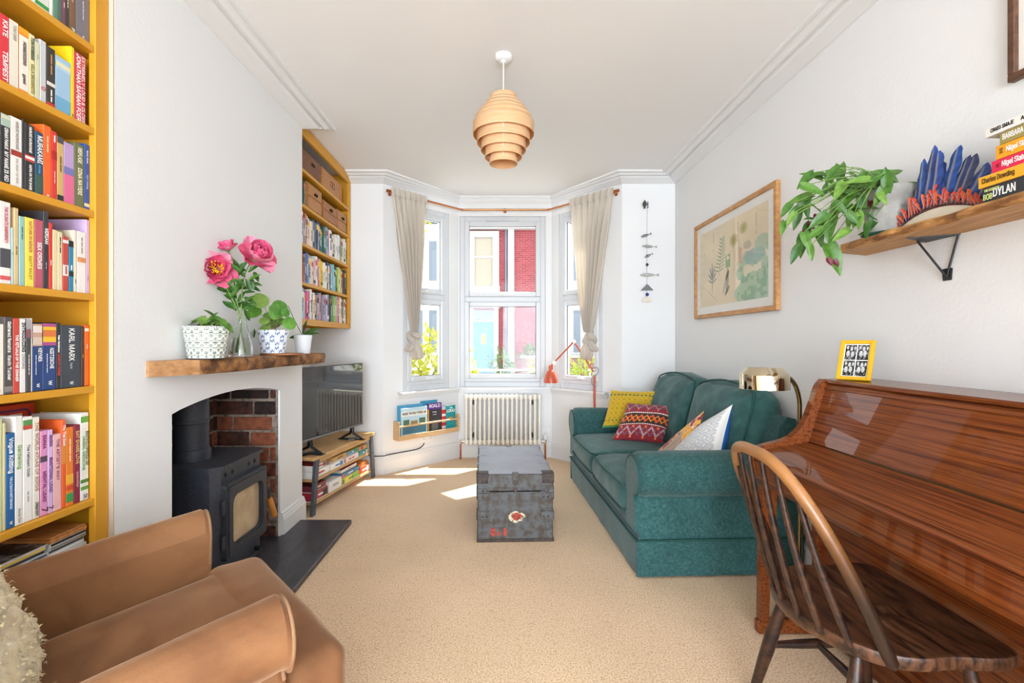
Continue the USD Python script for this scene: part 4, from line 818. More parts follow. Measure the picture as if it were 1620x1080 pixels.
# ================================================================ PIANO
M_piano = usdkit.material(stage, '/World/Looks/piano_veneer', {
    'tc': ('texture_coordinate', {}), 'mp': ('mapping', {'scale': (22.0, .45, 34.0)}), 'n': ('noise_texture', {'scale': 3.2, 'detail': 6.0, 'roughness': .62, 'distortion': .25}), 'mp2': ('mapping', {'scale': (60, 1.5, 90)}), 'n2': ('noise_texture', {'scale': 4.0, 'detail': 3.0}),
    'r': ('rgb_ramp', {'ramp': [(.30, lin('#3c1707')), (.45, lin('#6d3312')), (.56, lin('#88481c')), (.70, lin('#57260b'))]}), 'r2': ('rgb_ramp', {'ramp': [(.35, (.78, .76, .74)), (.6, (1.04, 1.04, 1.04))]}), 'm': ('mix', {'mix_type': 'multiply', 'fac': 1.0}),
    'p': ('principled_bsdf', {'roughness': .5, 'specular_ior_level': .15, 'coat_weight': .65, 'coat_roughness': .01, 'coat_ior': 1.42})},
    [('tc.object', 'mp.vector'), ('mp.vector', 'n.vector'), ('tc.object', 'mp2.vector'), ('mp2.vector', 'n2.vector'), ('n.fac', 'r.fac'), ('n2.fac', 'r2.fac'), ('r.color', 'm.color1'), ('r2.color', 'm.color2'), ('m.color', 'p.base_color')], surface='p.BSDF')
PY0, PY1 = .62, 2.065
pn = thing('piano', 'polished mahogany upright piano with closed keyboard lid against the right wall', 'piano', (1.58, PY0, 0))
EY = lambda poly, y0, y1, bev=0: prism_axes(Polygon([(z, x) for x, z in poly]).buffer(0), (0, y0, 0), (0, 0, 1), (1, 0, 0), y1 - y0)   # (x, z) outline run along y
def EYr(pts, y0, y1, r=.006):
    pg = Polygon(pts).buffer(-r, join_style=1, quad_segs=4).buffer(r, join_style=1, quad_segs=4); return EY(list(pg.exterior.coords)[:-1], y0, y1)
prof = list(bez([(1.335, 1.044), (1.312, 1.015), (1.288, .945), (1.262, .88), (1.228, .83), (1.18, .797), (1.10, .775), (1.032, .755)], 6))
cheek = [(1.572, 1.044)] + [tuple(p) for p in prof] + [(1.030, .735), (1.045, .66), (1.085, .635), (1.30, .63), (1.31, .10), (1.30, .06), (1.30, .02), (1.572, .02)]
for y0, y1 in ((PY0, PY0 + .034), (PY1 - .034, PY1)):
    a = part(pn, 'side_panel', EYr(cheek, y0, y1, .004), M_piano, 30)
part(pn, 'top_lid', cat(EYr([(1.338, 1.028), (1.575, 1.028), (1.575, 1.044), (1.338, 1.044)], PY0 + .0345, PY1 - .0345, .005)), M_piano, 30)
q0, q1 = np.array([1.345, 1.024]), np.array([1.222, .800])            # sloping front panel
part(pn, 'front_panel', EY([(1.345, 1.022), (1.274, .789), (1.300, .789), (1.372, 1.022)], PY0 + .035, PY1 - .035), M_piano, 30)
part(pn, 'top_rail', EYr([(1.332, 1.006), (1.350, 1.027), (1.372, 1.027), (1.352, 1.000)], PY0 + .035, PY1 - .035, .003), M_piano, 30)
part(pn, 'key_lid', EYr([(1.286, .7875), (1.290, .772), (1.06, .722), (1.036, .726), (1.030, .739), (1.037, .747)], PY0 + .0355, PY1 - .0355, .005), M_piano, 40)
part(pn, 'hinge', EY([(1.266, .7860), (1.277, .7905), (1.277, .785), (1.266, .782)], PY0 + .036, PY1 - .036), mat('brass_strip', '#6f5a3a', .35, metallic=1.0))
part(pn, 'key_slip', EYr([(1.046, .722), (1.062, .722), (1.074, .642), (1.056, .642)], PY0 + .0355, PY1 - .0355, .004), M_piano, 30)
part(pn, 'key_bed', EYr([(1.052, .650), (1.33, .650), (1.33, .618), (1.066, .618)], PY0 + .0345, PY1 - .0345, .006), M_piano, 30)
part(pn, 'lower_panel', box((1.325, PY0 + .035, .10), (1.345, PY1 - .035, .617), .003), M_piano)
part(pn, 'bottom_rail', box((1.305, PY0 + .035, .02), (1.345, PY1 - .035, .099), .004), M_piano)
part(pn, 'back_frame', box((1.50, PY0 + .036, .03), (1.57, PY1 - .036, 1.02)), mat('piano_back_wood', '#5a3b22', .7))
for y in (PY0 + .02, PY1 - .05):
    part(pn, 'leg', EY([(1.075, .618), (1.135, .618), (1.13, .45), (1.105, .20), (1.10, .06), (1.065, .06), (1.066, .20), (1.07, .45)], y, y + .034), M_piano, 30)
    part(pn, 'toe_block', box((1.055, y - .003, .002), (1.31, y + .037, .06), .008), M_piano)
for k, x in enumerate((PY0 + .55, PY0 + .62, PY0 + .69)):
    part(pn, 'pedal', cat(box((1.19, x - .014, .052), (1.31, x + .014, .060), .003), lathe([(0, .06), (.02, .056), (.02, .052), (0, .05)], 12, (1.19, x, 0))), mat('pedal_brass', '#b89a52', .3, metallic=1.0))

# photo frame on the piano
M_yf = mat('yellow_frame_paint', '#dba914', .35)
pf = thing('photo_frame', 'small yellow photo frame holding four black-and-white portraits on top of the piano', 'photo frame', (1.415, 1.965, 1.045), -54)
FW, FH = .118, .168; tl = RX(-20)
def fr_part(name, m, mm, label=None, paint=None): return part(pf, name, place(m, tl, (0, -.028, .0035)), mm, False, label, paint=paint, local=True)
b_ = .015
fr_part('frame', cat(box((-FW / 2, 0, 0), (-FW / 2 + b_, .014, FH), .002), box((FW / 2 - b_, 0, 0), (FW / 2, .014, FH), .002), box((-FW / 2 + b_, 0, 0), (FW / 2 - b_, .014, b_), .002), box((-FW / 2 + b_, 0, FH - b_), (FW / 2 - b_, .014, FH), .002)), M_yf)
fr_part('mount', box((-FW / 2 + b_ - .002, .008, b_ - .002), (FW / 2 - b_ + .002, .012, FH - b_ + .002)), cmat('#f2f0ec', .3))
def faces_paint(uv, seed):
    r_ = random.Random(seed); u, v = uv[:, 0], uv[:, 1]; c = np.full((len(u), 3), .012)
    n_ = meshkit.fbm(np.stack([u * 9, v * 9, 0 * u + seed], -1), 3); c += (n_[:, None] > .62) * .25
    for cx, cy, s in ((.25 + .1 * r_.random(), .42, .17), (.68, .36 + .1 * r_.random(), .16), (.55, .74, .13), (.2, .82, .10), (.86, .78, .1)):
        d = np.hypot((u - cx) / s, (v - cy) / (s * 1.25)); k = d < 1; c[k] = .62 - .3 * (d[k, None] ** 3)
        hair = (d < 1.25) & ~k & (v > cy); c[hair] = .02
        for ex in (-.36, .36): e = np.hypot((u - cx - ex * s) / (.16 * s), (v - cy - .18 * s) / (.12 * s)) < 1; c[e] = .04
        mo = (np.hypot((u - cx) / (.36 * s), (v - cy + .5 * s) / (.13 * s)) < 1); c[mo] = .12
    return np.repeat(c.mean(1, keepdims=True), 3, 1)
iw, ih = (FW - 2 * b_ - .012) / 2, (FH - 2 * b_ - .012) / 2
for i in range(2):
    for j in range(2):
        x0, z0 = -FW / 2 + b_ + .004 + i * (iw + .004), b_ + .004 + j * (ih + .004)
        gm = grid(lambda u, v: np.stack([x0 + u * iw, 0 * u + .0074, z0 + v * ih], -1), 36, 44)
        fr_part('portrait', gm, paint_mat('photo_print', .25), paint=faces_paint(gm.metadata['uv'], 3 + i * 2 + j))
part(pf, 'easel', prism_axes([(-.03, 0), (.03, 0), (.018, .11), (-.018, .11)], (0, .062, .004), (1, 0, 0), (0, -.34, .94), .003), cmat('#1d1d20', .6), local=True)

# ================================================================ WINDSOR CHAIR
M_elm = mat('worn_dark_elm', '#45291a', .34, var=(5, '#1b1210', 8, (.38, .62)), bump=(40, .0008), stretch=(2, 9, 9))
M_seat = mat('worn_seat_elm', '#63402a', .33, var=(4, '#221510', 8, (.42, .62)), bump=(60, .0006), stretch=(14, 2.2, 6))
M_bow = usdkit.material(stage, '/World/Looks/worn_bow', {'tc': ('texture_coordinate', {}), 'sp': ('separate_xyz', {}), 'n': ('noise_texture', {'scale': 16, 'detail': 6.0}), 'mr': ('map_range', {'from_min': .50, 'from_max': .86, 'to_min': -.15, 'to_max': 1.0}), 'ad': ('math', {'math_type': 'add'}), 'sb': ('math', {'math_type': 'multiply_add', 'value2': .5, 'value3': -.25}),
        'r': ('rgb_ramp', {'ramp': [(.05, lin('#2a1a12')), (.45, lin('#5c3a1d')), (.95, lin('#a06e3e'))]}), 'p': ('principled_bsdf', {'roughness': .32})},
        [('tc.object', 'sp.vector'), ('tc.object', 'n.vector'), ('sp.z', 'mr.value'), ('n.fac', 'sb.value1'), ('mr.result', 'ad.value1'), ('sb.value', 'ad.value2'), ('ad.value', 'r.fac'), ('r.color', 'p.base_color')], surface='p.BSDF')
wc = thing('windsor_chair', 'dark worn wooden hoop-back spindle chair tucked up to the piano', 'chair', (1.04, 1.43, 0))
SZ = .438
back_arc = [(.965, 1.195), (.915, 1.225), (.868, 1.285), (.838, 1.36), (.828, 1.43), (.836, 1.50), (.856, 1.56), (.895, 1.63), (.955, 1.672)]
outl = bez([(.955, 1.672), (1.03, 1.692), (1.12, 1.688), (1.20, 1.706), (1.255, 1.700), (1.278, 1.66), (1.284, 1.45), (1.278, 1.235), (1.255, 1.196), (1.19, 1.185), (1.10, 1.192), (1.03, 1.184)] + back_arc[:-1] + [(.955, 1.672)], 6)[:-1]
so_ = Polygon(outl).buffer(0)
lay = [(so_.buffer(-.006), -.036), (so_, -.028), (so_, -.008), (so_.buffer(-.003), -.002), (so_.buffer(-.010), 0)]
ctr = np.array([1.05, 1.44])
def ring_pts(pg, n=120):
    th = np.arange(n) / n * 2 * PI; out = []
    for a in th:
        ray = shapely.LineString([ctr, ctr + 2 * np.array([math.cos(a), math.sin(a)])]).intersection(pg.exterior)
        p = ray if ray.geom_type == 'Point' else list(ray.geoms)[-1]
        out.append((p.x, p.y))
    return np.array(out)
rings = [(ring_pts(pg), z) for pg, z in lay]; n = 120; v = []
for rp, z in rings: v += [(x, y, SZ + z) for x, y in rp]
last = rings[-1][0]
inner = []
for s in (.9, .75, .5, .25):                                          # shallow saddle
    for x, y in last:
        p = ctr + (np.array([x, y]) - ctr) * s; sad = .012 * (1 - s ** 3) * (1 - .35 * math.cos((y - 1.44) * 26) * (x > 1.05))
        v.append((p[0], p[1], SZ - sad))
v.append((*ctr, SZ - .010)); k = 5 + 4; f = []
for i in range(k - 1):
    for j in range(n):
        w = (j + 1) % n; f += [[i * n + j, i * n + w, (i + 1) * n + w], [i * n + j, (i + 1) * n + w, (i + 1) * n + j]]
for j in range(n): f.append([(k - 1) * n + j, (k - 1) * n + (j + 1) % n, k * n])
v.append((*ctr, SZ - .036))
for j in range(n): f.append([(j + 1) % n, j, k * n + 1])
part(wc, 'seat', TM(v, f), M_seat, 40)
# hoop: from the seat up, over and down, leaning back
hoop = []
for a in np.linspace(0, PI, 41):
    y = 1.434 + .226 * np.sign(math.cos(a)) * abs(math.cos(a)) ** .62
    zz = math.sin(a) ** .80
    x = .957 - .205 * zz - .018 * zz * zz
    hoop.append((x, y, SZ - .02 + zz * .466))
hoop = np.array(hoop)
hoop = np.vstack([hoop[:1] + [[.004, 0, -.006]], hoop, hoop[-1:] + [[.004, 0, -.006]]])
part(wc, 'hoop', tube(bez(hoop, 3), .0172, 12), M_bow, True)
feet = [(.893, 1.255), (.856, 1.315), (.841, 1.385), (.843, 1.465), (.862, 1.542), (.900, 1.612)]
for i, (x, y) in enumerate(feet):
    ty = 1.434 + (y - 1.434) * .86; c_ = abs((ty - 1.434) / .226); zz = math.sin(math.acos(min(1, c_ ** (1 / .62)))) ** .80
    top = np.array([.957 - .205 * zz - .018 * zz * zz, ty, SZ - .02 + zz * .466]); bot = np.array([x, y, SZ - .012])
    ts = np.linspace(0, 1, 9); pth = bot + (top - bot) * ts[:, None]; pth[:, 0] -= .010 * np.sin(ts * PI)
    part(wc, 'spindle', tube(pth, [.0085, .0095, .0102, .0102, .0098, .009, .0082, .0075, .007], 10), M_elm, True)
legs = [((.935, 1.60), (.850, 1.665)), ((.925, 1.275), (.842, 1.218)), ((1.185, 1.625), (1.245, 1.668)), ((1.185, 1.255), (1.25, 1.212))]
lv = []
for (x, y), (fx, fy) in legs:
    a, b = np.array([x, y, SZ - .03]), np.array([fx, fy, 0.0]); lv.append((a, b)); ts = np.linspace(0, 1, 12)
    part(wc, 'leg', tube(a + (b - a) * ts[:, None], [.012, .0145, .0165, .0185, .0200, .0208, .0205, .0195, .018, .0165, .015, .0135], 14), M_elm, True)
mid = lambda l, s: l[0] + (l[1] - l[0]) * s
def stretch_bar(p, q): ts = np.linspace(0, 1, 11); return tube(p + (q - p) * ts[:, None], .0085 + .0065 * np.sin(ts * PI), 12)
p1, p2 = (mid(lv[0], .52), mid(lv[2], .52)), (mid(lv[1], .52), mid(lv[3], .52))
part(wc, 'stretcher', stretch_bar(*p1), M_elm, True); part(wc, 'stretcher', stretch_bar(*p2), M_elm, True)
part(wc, 'stretcher', stretch_bar((p1[0] + p1[1]) / 2, (p2[0] + p2[1]) / 2), M_elm, True)

# ================================================================ RIGHT WALL: shelf, bracket, its plant, headdress and books
M_slab = mat('rustic_shelf_wood', '#d6a468', .6, var=(5, '#a06f3c', 8, (.36, .64)), bump=(40, .0012), stretch=(14, 1.2, 20))
rs = thing('wall_shelf', 'rustic waney-edge wooden shelf on the right wall above the piano', 'shelf', (1.49, 1.5, 1.571))
ys = np.linspace(1.0, 2.02, 40); xe = 1.402 + .006 * np.sin(ys * 17) + .005 * np.sin(ys * 41 + 1)
part(rs, 'plank', prism([(XR - .001, .95), (1.405, .95)] + list(zip(xe, ys)) + [(1.412, 2.045), (1.45, 2.085), (XR - .001, 2.135)], 1.5715, 1.6005), M_slab)
def edgef(u, v):
    y = .955 + u * 1.07; x0 = np.interp(y, ys, xe); a = v * PI
    p = np.stack([x0 + .002 - .010 * np.sin(a), y, 1.586 + .0146 * np.cos(a)], -1); p[..., 0] += (meshkit.fbm(p * 50, 3, 4) - .5) * .008 * np.sin(a); return p
part(rs, 'waney_edge', grid(edgef, 110, 8), mat('waney_edge_wood', '#c08b50', .7, var=(11, '#80532a', 8, (.4, .6)), bump=(50, .003), stretch=(4, 1, 4)), True)
M_blk = mat('black_steel', '#1d1e20', .45)
bk = thing('shelf_bracket', 'black steel wire pyramid bracket under the rustic wall shelf', 'bracket', (1.53, 1.75, 1.42))
part(bk, 'plate', prism([(1.452, 1.762), (XR - .002, 1.835), (XR - .002, 1.695)], 1.5675, 1.5712), M_blk)
ap_ = np.array([XR - .006, 1.745, 1.428])
for q in ((1.545, 1.822, 1.568), (1.530, 1.808, 1.568), (XR - .006, 1.700, 1.568)): part(bk, 'rod', cyl(ap_, q, .0035, n=8), M_blk)
part(bk, 'wall_plate', prism_axes([(-.016, -.012), (.016, -.012), (.020, .030), (-.020, .030)], (XR - .0015, 1.745, 1.428), (0, -1, 0), (0, 0, 1), .003), M_blk)
part(bk, 'screw', cyl((XR - .0045, 1.745, 1.445), (XR - .0065, 1.745, 1.445), .0045, n=10), mat('screw_steel', '#8a8a88', .3, metallic=1.0))

# books lying flat in a stack, spines to the room
def flat_book(x0, y0, y1, z0, z1, dep, col, label, texts, bands=()):
    t = thing('book', label, 'book', (x0 + dep / 2, (y0 + y1) / 2, z0), 0, 'books stacked on the wall shelf')
    h = z1 - z0; th = .0025; cv = cmat(col, .4)
    part(t, 'cover', cat(box((x0, y0, z0), (x0 + .003, y1, z1), .0012), box((x0 + .002, y0, z0), (x0 + dep, y1, z0 + th)), box((x0 + .002, y0, z1 - th), (x0 + dep, y1, z1))), cv)
    part(t, 'pages', box((x0 + .003, y0 + .003, z0 + th), (x0 + dep - .003, y1 - .003, z1 - th)), M_page)
    for a, b, c in bands: part(t, 'spine_band', box((x0 - .0006, y1 - (y1 - y0) * b, z0 + .0008), (x0 + .001, y1 - (y1 - y0) * a, z1 - .0008)), cmat(c, .4))
    for s, c, a, b, size, off in texts:
        text(t, s, (x0 - .0006, y1 - (y1 - y0) * (a + b) / 2, (z0 + z1) / 2 + off * h), (0, -1, 0), (0, 0, 1), h * size, cmat(c, .5), (y1 - y0) * (b - a), True, 'title')
z = 1.6008; XK = 1.408
for lab, col, h, y1, dx, texts, bands in (
    ('dark charcoal book with white capitals at the bottom of the shelf stack', '#34363a', .045, 1.440, .0, [('THE ESSENTIAL', '#d6e08a', .03, .22, .2, .26), ('BOB', '#d6e08a', .02, .13, .42, -.18), ('DYLAN', W_, .14, .40, .5, -.05)], []),
    ('mustard yellow book with a brown serif name, second from the bottom of the shelf stack', '#eab02f', .033, 1.448, -.004, [('Charles Dowding', '#5b3c12', .05, .44, .5, 0)], []),
    ('crimson pink book with white script in the middle of the shelf stack', '#e02852', .035, 1.415, .002, [('Nigel Slater', W_, .13, .42, .42, 0), ('III', '#7b1530', .06, .1, .5, 0)], [(.72, .95, '#e75a9a')]),
    ('orange-yellow book with white script above the pink one in the shelf stack', '#f0a61f', .038, 1.402, .001, [('Nigel Slater', W_, .13, .42, .38, 0), ('II', '#7b4a10', .05, .09, .5, 0)], [(.75, .97, '#e86a24')]),
    ('olive gold patterned book with white capitals, second from the top of the shelf stack', '#a29153', .033, 1.390, .0, [('BARBARA KINGSOLVER', W_, .04, .62, .56, 0)], []),
    ('white book with black italic capitals on top of the shelf stack', '#f0eee9', .025, 1.425, -.006, [('CRAIG SMAJE', K_, .07, .34, .42, 0), ('A Small Farm Future', K_, .42, .92, .42, 0)], [])):
    flat_book(XK + dx, y1 - .235, y1, z, z + h, .15, col, lab, texts, bands); z += h + .0004
# feather headdress lying against the wall
hd = thing('feather_headdress', 'feather headdress with blue and orange feathers and an arched cream band on the wall shelf', 'headdress', (1.49, 1.68, 1.6008))
def feather(base, tip, width, col, col2, seed, bend=.02, nrm=(-1, 0, .15)):
    base, tip = np.array(base, float), np.array(tip, float); ax = tip - base; side = np.cross(ax / np.linalg.norm(ax), nrm); side /= np.linalg.norm(side); nn = np.asarray(nrm, float)
    def fn(u, v):
        s = v; w = width * np.clip(np.minimum(1, s * 3.2 + .15) * np.clip(1 - ((s - .55) / .45).clip(0, 1) ** 2.6, 0, 1) ** .6, .03, 1); x = (u - .5) * 2
        jag = .0025 * np.sin(s * 70 + seed) * np.abs(x)
        return base + s[..., None] * ax + (x * w + 0)[..., None] * side + (bend * s * s + .006 * (1 - np.abs(x)) - jag)[..., None] * nn + (np.abs(x) * .012)[..., None] * ax / np.linalg.norm(ax) * .8
    m = grid(fn, 6, 14); uv = m.metadata['uv']; a, b = np.array(lin(col)), np.array(lin(col2)); stripe = .5 + .5 * np.sin(uv[:, 1] * 55 + np.abs(uv[:, 0] - .5) * 40 + seed)
    quill = np.abs(uv[:, 0] - .5) < .09; c = a + (b - a) * (stripe * .5 * (uv[:, 1] > .0))[:, None]; c[quill] = np.array(lin('#8c8a92'))
    both = np.asarray(m.vertices); back = both - np.asarray(nn) * -.0012
    return cat(m, TM(back, np.asarray(m.faces)[:, ::-1])), np.vstack([c, c])
fr_ = random.Random(5)
def band_pt(s): return np.array([1.468 + .03 * (s - .5) ** 2, 1.835 - .335 * s, 1.603 + .052 * math.sin(PI * min(1, max(0, s * 1.0))) ** .8])
M_feather = paint_mat('feather_vane', .7)
for i in range(13):
    s = .05 + .90 * i / 12; b0 = band_pt(s) + np.array([.012, 0, .0]); tall = (.07 + .10 * math.sin(PI * min(1, s * 1.02)) ** 1.2) * fr_.uniform(.8, 1.12)
    if i in (3, 4): tall *= 1.35
    tip = b0 + np.array([.03, .05 - .10 * s + fr_.uniform(-.02, .02), tall])
    m, c = feather(b0, tip, fr_.uniform(.017, .024), fr_.choice(['#2b3f74', '#2f4f9a', '#3a4468', '#2456a8', '#474760']), '#1c2444', i, fr_.uniform(-.01, .015))
    part(hd, 'blue_feather', m, M_feather, False, None, paint=c)
for i in range(26):
    s = .02 + .96 * i / 25; b0 = band_pt(s) + np.array([-.002, 0, .0]); tip = b0 + np.array([.0, fr_.uniform(-.022, .03), fr_.uniform(.028, .055) * (1.2 if .2 < s < .6 else .8)])
    m, c = feather(b0, tip, fr_.uniform(.005, .009), fr_.choice(['#d4492a', '#c63a24', '#e0602c']), '#8f2a20', i, .004)
    part(hd, 'orange_feather', m, M_feather, False, None, paint=c)
def bandf(lo, hi, dx):
    def fn(u, v):
        s = u; x = 1.468 + .03 * (s - .5) ** 2 + dx; y = 1.835 - .335 * s; top = .052 * np.sin(PI * s) ** .8; z = 1.6012 + (top + .004) * (lo + (hi - lo) * v); return np.stack([x + 0 * z, y, z], -1)
    a = grid(fn, 40, 3); b = grid(lambda u, v: fn(u, v) + np.array([.004, 0, 0]), 40, 3); return cat(a, TM(b.vertices, np.asarray(b.faces)[:, ::-1]))
part(hd, 'band', bandf(0, 1, 0), mat('cream_felt', '#e8ddc8', .9, bump=(200, .001)))
part(hd, 'braid', cat(bandf(.86, .93, -.0015), bandf(.97, 1.02, -.0015)), cmat('#5a2f2a', .7))
fs_ = [box((1.464 + .03 * (s - .5) ** 2, 1.835 - .335 * s - .0025, 1.6012 + (.052 * math.sin(PI * s) ** .8 + .004) * .935), (1.4675 + .03 * (s - .5) ** 2, 1.835 - .335 * s + .0015, 1.6012 + (.052 * math.sin(PI * s) ** .8 + .004) * .965)) for s in np.linspace(.08, .92, 40)]
part(hd, 'stitching', cat(fs_), cmat('#7a3a30', .7), kind='stuff')

M_artglass = usdkit.material(stage, '/World/Looks/picture_glass', {'l': ('layer_weight', {'blend': 0.5}), 'q': ('math', {'math_type': 'power', 'value2': 5.0}), 'k': ('math', {'math_type': 'multiply_add', 'value2': 0.25, 'value3': 0.012}),
                                                               't': ('transparent_bsdf', {'color': (0.99, 0.99, 0.99)}), 'g': ('glossy_bsdf', {'color': (1, 1, 1), 'roughness': 0.02}), 'm': ('mix_closure', {})},
                         [('l.facing', 'q.value1'), ('q.value', 'k.value1'), ('k.value', 'm.fac'), ('t.BSDF', 'm.closure1'), ('g.BSDF', 'm.closure2')], surface='m.closure')
# pictures on the right wall
def picture_frame(name, label, y0, y1, z0, z1, fw, col_m, depth=.026, mount=.06):
    t = thing(name, label, 'picture', (XR - depth / 2, (y0 + y1) / 2, z0)); x0 = XR - depth; x1 = XR - .001
    for nm, lo, hi in (('frame_rail', (x0, y0, z0), (x1, y1, z0 + fw)), ('frame_rail', (x0, y0, z1 - fw), (x1, y1, z1)), ('frame_stile', (x0, y0, z0 + fw), (x1, y0 + fw, z1 - fw)), ('frame_stile', (x0, y1 - fw, z0 + fw), (x1, y1, z1 - fw))):
        part(t, nm, box(lo, hi, .0025), col_m)
    part(t, 'mount', box((x0 + .014, y0 + fw - .002, z0 + fw - .002), (x0 + .018, y1 - fw + .002, z1 - fw + .002)), cmat('#eceae4', .7))
    part(t, 'backing', box((x0 + .018, y0 + fw - .002, z0 + fw - .002), (x1, y1 - fw + .002, z1 - fw + .002)), cmat('#b49a78', .8))
    return t, x0 + .014
M_oakf = mat('oak_frame', '#cf9a5e', .5, var=(7, '#ad7740', 7), stretch=(6, 2, 6))
bt, xm_ = picture_frame('botanical_picture', 'large oak-framed botanical print of palms hanging above the sofa', 2.786, 3.965, 1.378, 2.116, .030, M_oakf)
iy0, iy1, iz0, iz1 = 2.786 + .105, 3.965 - .095, 1.378 + .085, 2.116 - .085
gm = grid(lambda u, v: np.stack([0 * u + xm_ - .0006, iy1 + (iy0 - iy1) * u, iz0 + (iz1 - iz0) * v], -1), 400, 270)
def botanical(uv):
    u, v = uv[:, 0], uv[:, 1]; n_ = meshkit.fbm(np.stack([u * 5, v * 4, 0 * u], -1), 4); n2 = meshkit.fbm(np.stack([u * 30, v * 24, 0 * u], -1), 3, 3)
    c = np.array(lin('#e6d5b4'))[None] * (.90 + .16 * n_[:, None]); c[(v > .55) & (u < .45)] *= .985
    def blend(m, col, a):
        nonlocal c; m = np.clip(m, 0, 1)[:, None] * a; c = c * (1 - m) + np.array(lin(col))[None] * m
    blend(np.clip((u - .66) * 8, 0, 1) * np.clip((.62 - v) * 6, 0, 1), '#dfe3d2', .55)
    def leafm(x0, y0, x1, y1, w):
        dx, dy = x1 - x0, (y1 - y0); L = math.hypot(dx, dy); s = ((u - x0) * dx + (v - y0) * dy) / L ** 2; d = np.abs((u - x0) * dy - (v - y0) * dx) / L
        return ((s > 0) & (s < 1) & (d < w * np.sin(np.clip(s, 0, 1) * PI) ** .7 + .0012)).astype(float)
    for k in range(10):                                                # feathery palm
        s = k / 9; x, y = .385 - .05 * (1 - s) ** 2, .42 + .37 * s
        for sg in (-1, 1): blend(leafm(x, y, x + sg * (.080 - .040 * s), y + .035 + .02 * s, .0048), '#4f8654', .95)
    blend(leafm(.33, .36, .395, .84, .0025), '#6b7d4c', .9)
    for a, l_ in ((15, .75), (42, .95), (68, 1.1), (92, 1.25), (115, 1.1), (140, .95), (165, .75)): blend(leafm(.222, .27 + .0009 * a * (180 - a) / 90, .222 + .10 * l_ * math.cos(math.radians(a)), .31 + .20 * l_ * math.sin(math.radians(a)), .0085), '#6f7d77', .9)
    blend(leafm(.22, .16, .225, .46, .004), '#6f7b76', .9)
    for x, y, r, cl in ((.56, .74, .07, '#a8963f'), (.70, .83, .06, '#a79f58')):
        for a in np.linspace(0, 340, 18): blend(leafm(x, y, x + r * math.cos(math.radians(a)), y + r * 1.2 * math.sin(math.radians(a)), .006), cl, .7)
    blend(leafm(.555, .64, .56, .80, .003), '#8a7b3c', .7)
    blend(((abs(u - .475) < .036) & (v > .44) & (v < .60) & (n2 > .25)).astype(float), '#5f9a5c', .75)
    blend(leafm(.455, .12, .475, .44, .022), '#4a4038', .55); blend(leafm(.44, .28, .49, .40, .016), '#2f2722', .85); blend(leafm(.43, .10, .50, .22, .016), '#2f2722', .75); blend(leafm(.40, .12, .44, .30, .012), '#a9a29a', .8)
    blend(((abs(u - (.645 + .012 * (v - .3))) < .026) & (v > .27) & (v < .62)).astype(float), '#c79a80', .75)
    blend(leafm(.645, .60, .63, .72, .004), '#a9825f', .7)
    for x, y, r in ((.75, .62, .055), (.78, .50, .05), (.72, .45, .045)):
        d = np.hypot((u - x) / r, (v - y) / (r * .75)); blend((d < .8 + .5 * n2).astype(float), '#8b8f82', .5)
    cloud = meshkit.fbm(np.stack([u * 11, v * 9, 0 * u + 2], -1), 4, 9)
    blend(((v < .36 + .18 * (u - .6) - .34 * (cloud - .5) * 2) & (u > .60 + .12 * (cloud - .5))).astype(float), '#a9c4a6', .55 + .35 * 1)
    blend(((v < .40) & (u > .62) & (meshkit.fbm(np.stack([u * 26, v * 22, 0 * u + 5], -1), 3, 4) > .54) & (v < .36 + .18 * (u - .6) - .34 * (cloud - .5) * 2)).astype(float), '#7da887', .7)
    d = np.hypot((u - .83) / .16, (v - .47) / .09); blend(((d < .75 + .8 * (cloud - .3))).astype(float), '#8fb0b0', .7)
    d = np.hypot((u - .93) / .10, (v - .58) / .10); blend(((d < .75 + .8 * (cloud - .3))).astype(float), '#9dbb9f', .7)
    blend(leafm(.14, .21, .29, .06, .0012), '#5d4c3c', .7)
    for x, y0, y1 in ((.08, .62, .88), (.24, .70, .95), (.62, .62, .96), (.86, .70, .95)): blend(((abs(u - x) < .006) & (v > y0) & (v < y1) & (n2 > .52)).astype(float), '#b9a184', .7)
    return np.clip(c, 0, 1)
part(bt, 'print', gm, paint_mat('paper_print', .55), False, 'cream botanical print of palms, trees and a dark stump', paint=botanical(gm.metadata['uv']))
part(bt, 'glazing', box((xm_ - .006, 2.786 + .028, 1.378 + .028), (xm_ - .004, 3.965 - .028, 2.116 - .028)), M_artglass)
M_walnut = mat('walnut_frame', '#6a4630', .45, var=(9, '#452c1d', 6), stretch=(6, 2, 6))
picture_frame('framed_print', 'dark walnut picture frame at the top edge above the stacked books', .86, 1.52, 1.995, 2.62, .022, M_walnut, .024)

# fish mobile on the flat wall beside the bay
fm = thing('fish_mobile', 'hanging string mobile of painted black and white fish beside the bay', 'mobile', (1.33, YB - .03, 1.54))
Yf = YB - .028
def fp_(px, py): return P(px, py, Yf)
part(fm, 'hook', cat(cyl(fp_(1025, 322) + [0, .027, 0], fp_(1025, 322), .003, n=8), cyl(fp_(1025, 319), fp_(1025, 329), .0035, n=8)), M_blk)
part(fm, 'string', cyl(fp_(1024, 327), fp_(1023.5, 472), .0011, n=6), cmat('#6a6660', .7))
def fish_mesh(L, hgt, tail=True, th=.011):
    def fn(u, v):
        s = v; r = np.sin(np.clip(s, 0, .8) / .8 * PI) ** .7 * (s < .8) + .0; r = np.maximum(r, .10 * (s > .7)); r = np.where(s > .86, .10 + (s - .86) / .14 * .75 * tail, r)
        a = u * 2 * PI; return np.stack([(s - .5) * L, np.sin(a) * th / 2 * np.minimum(1, r + .1), np.cos(a) * hgt / 2 * r], -1)
    return grid(fn, 10, 26, True)
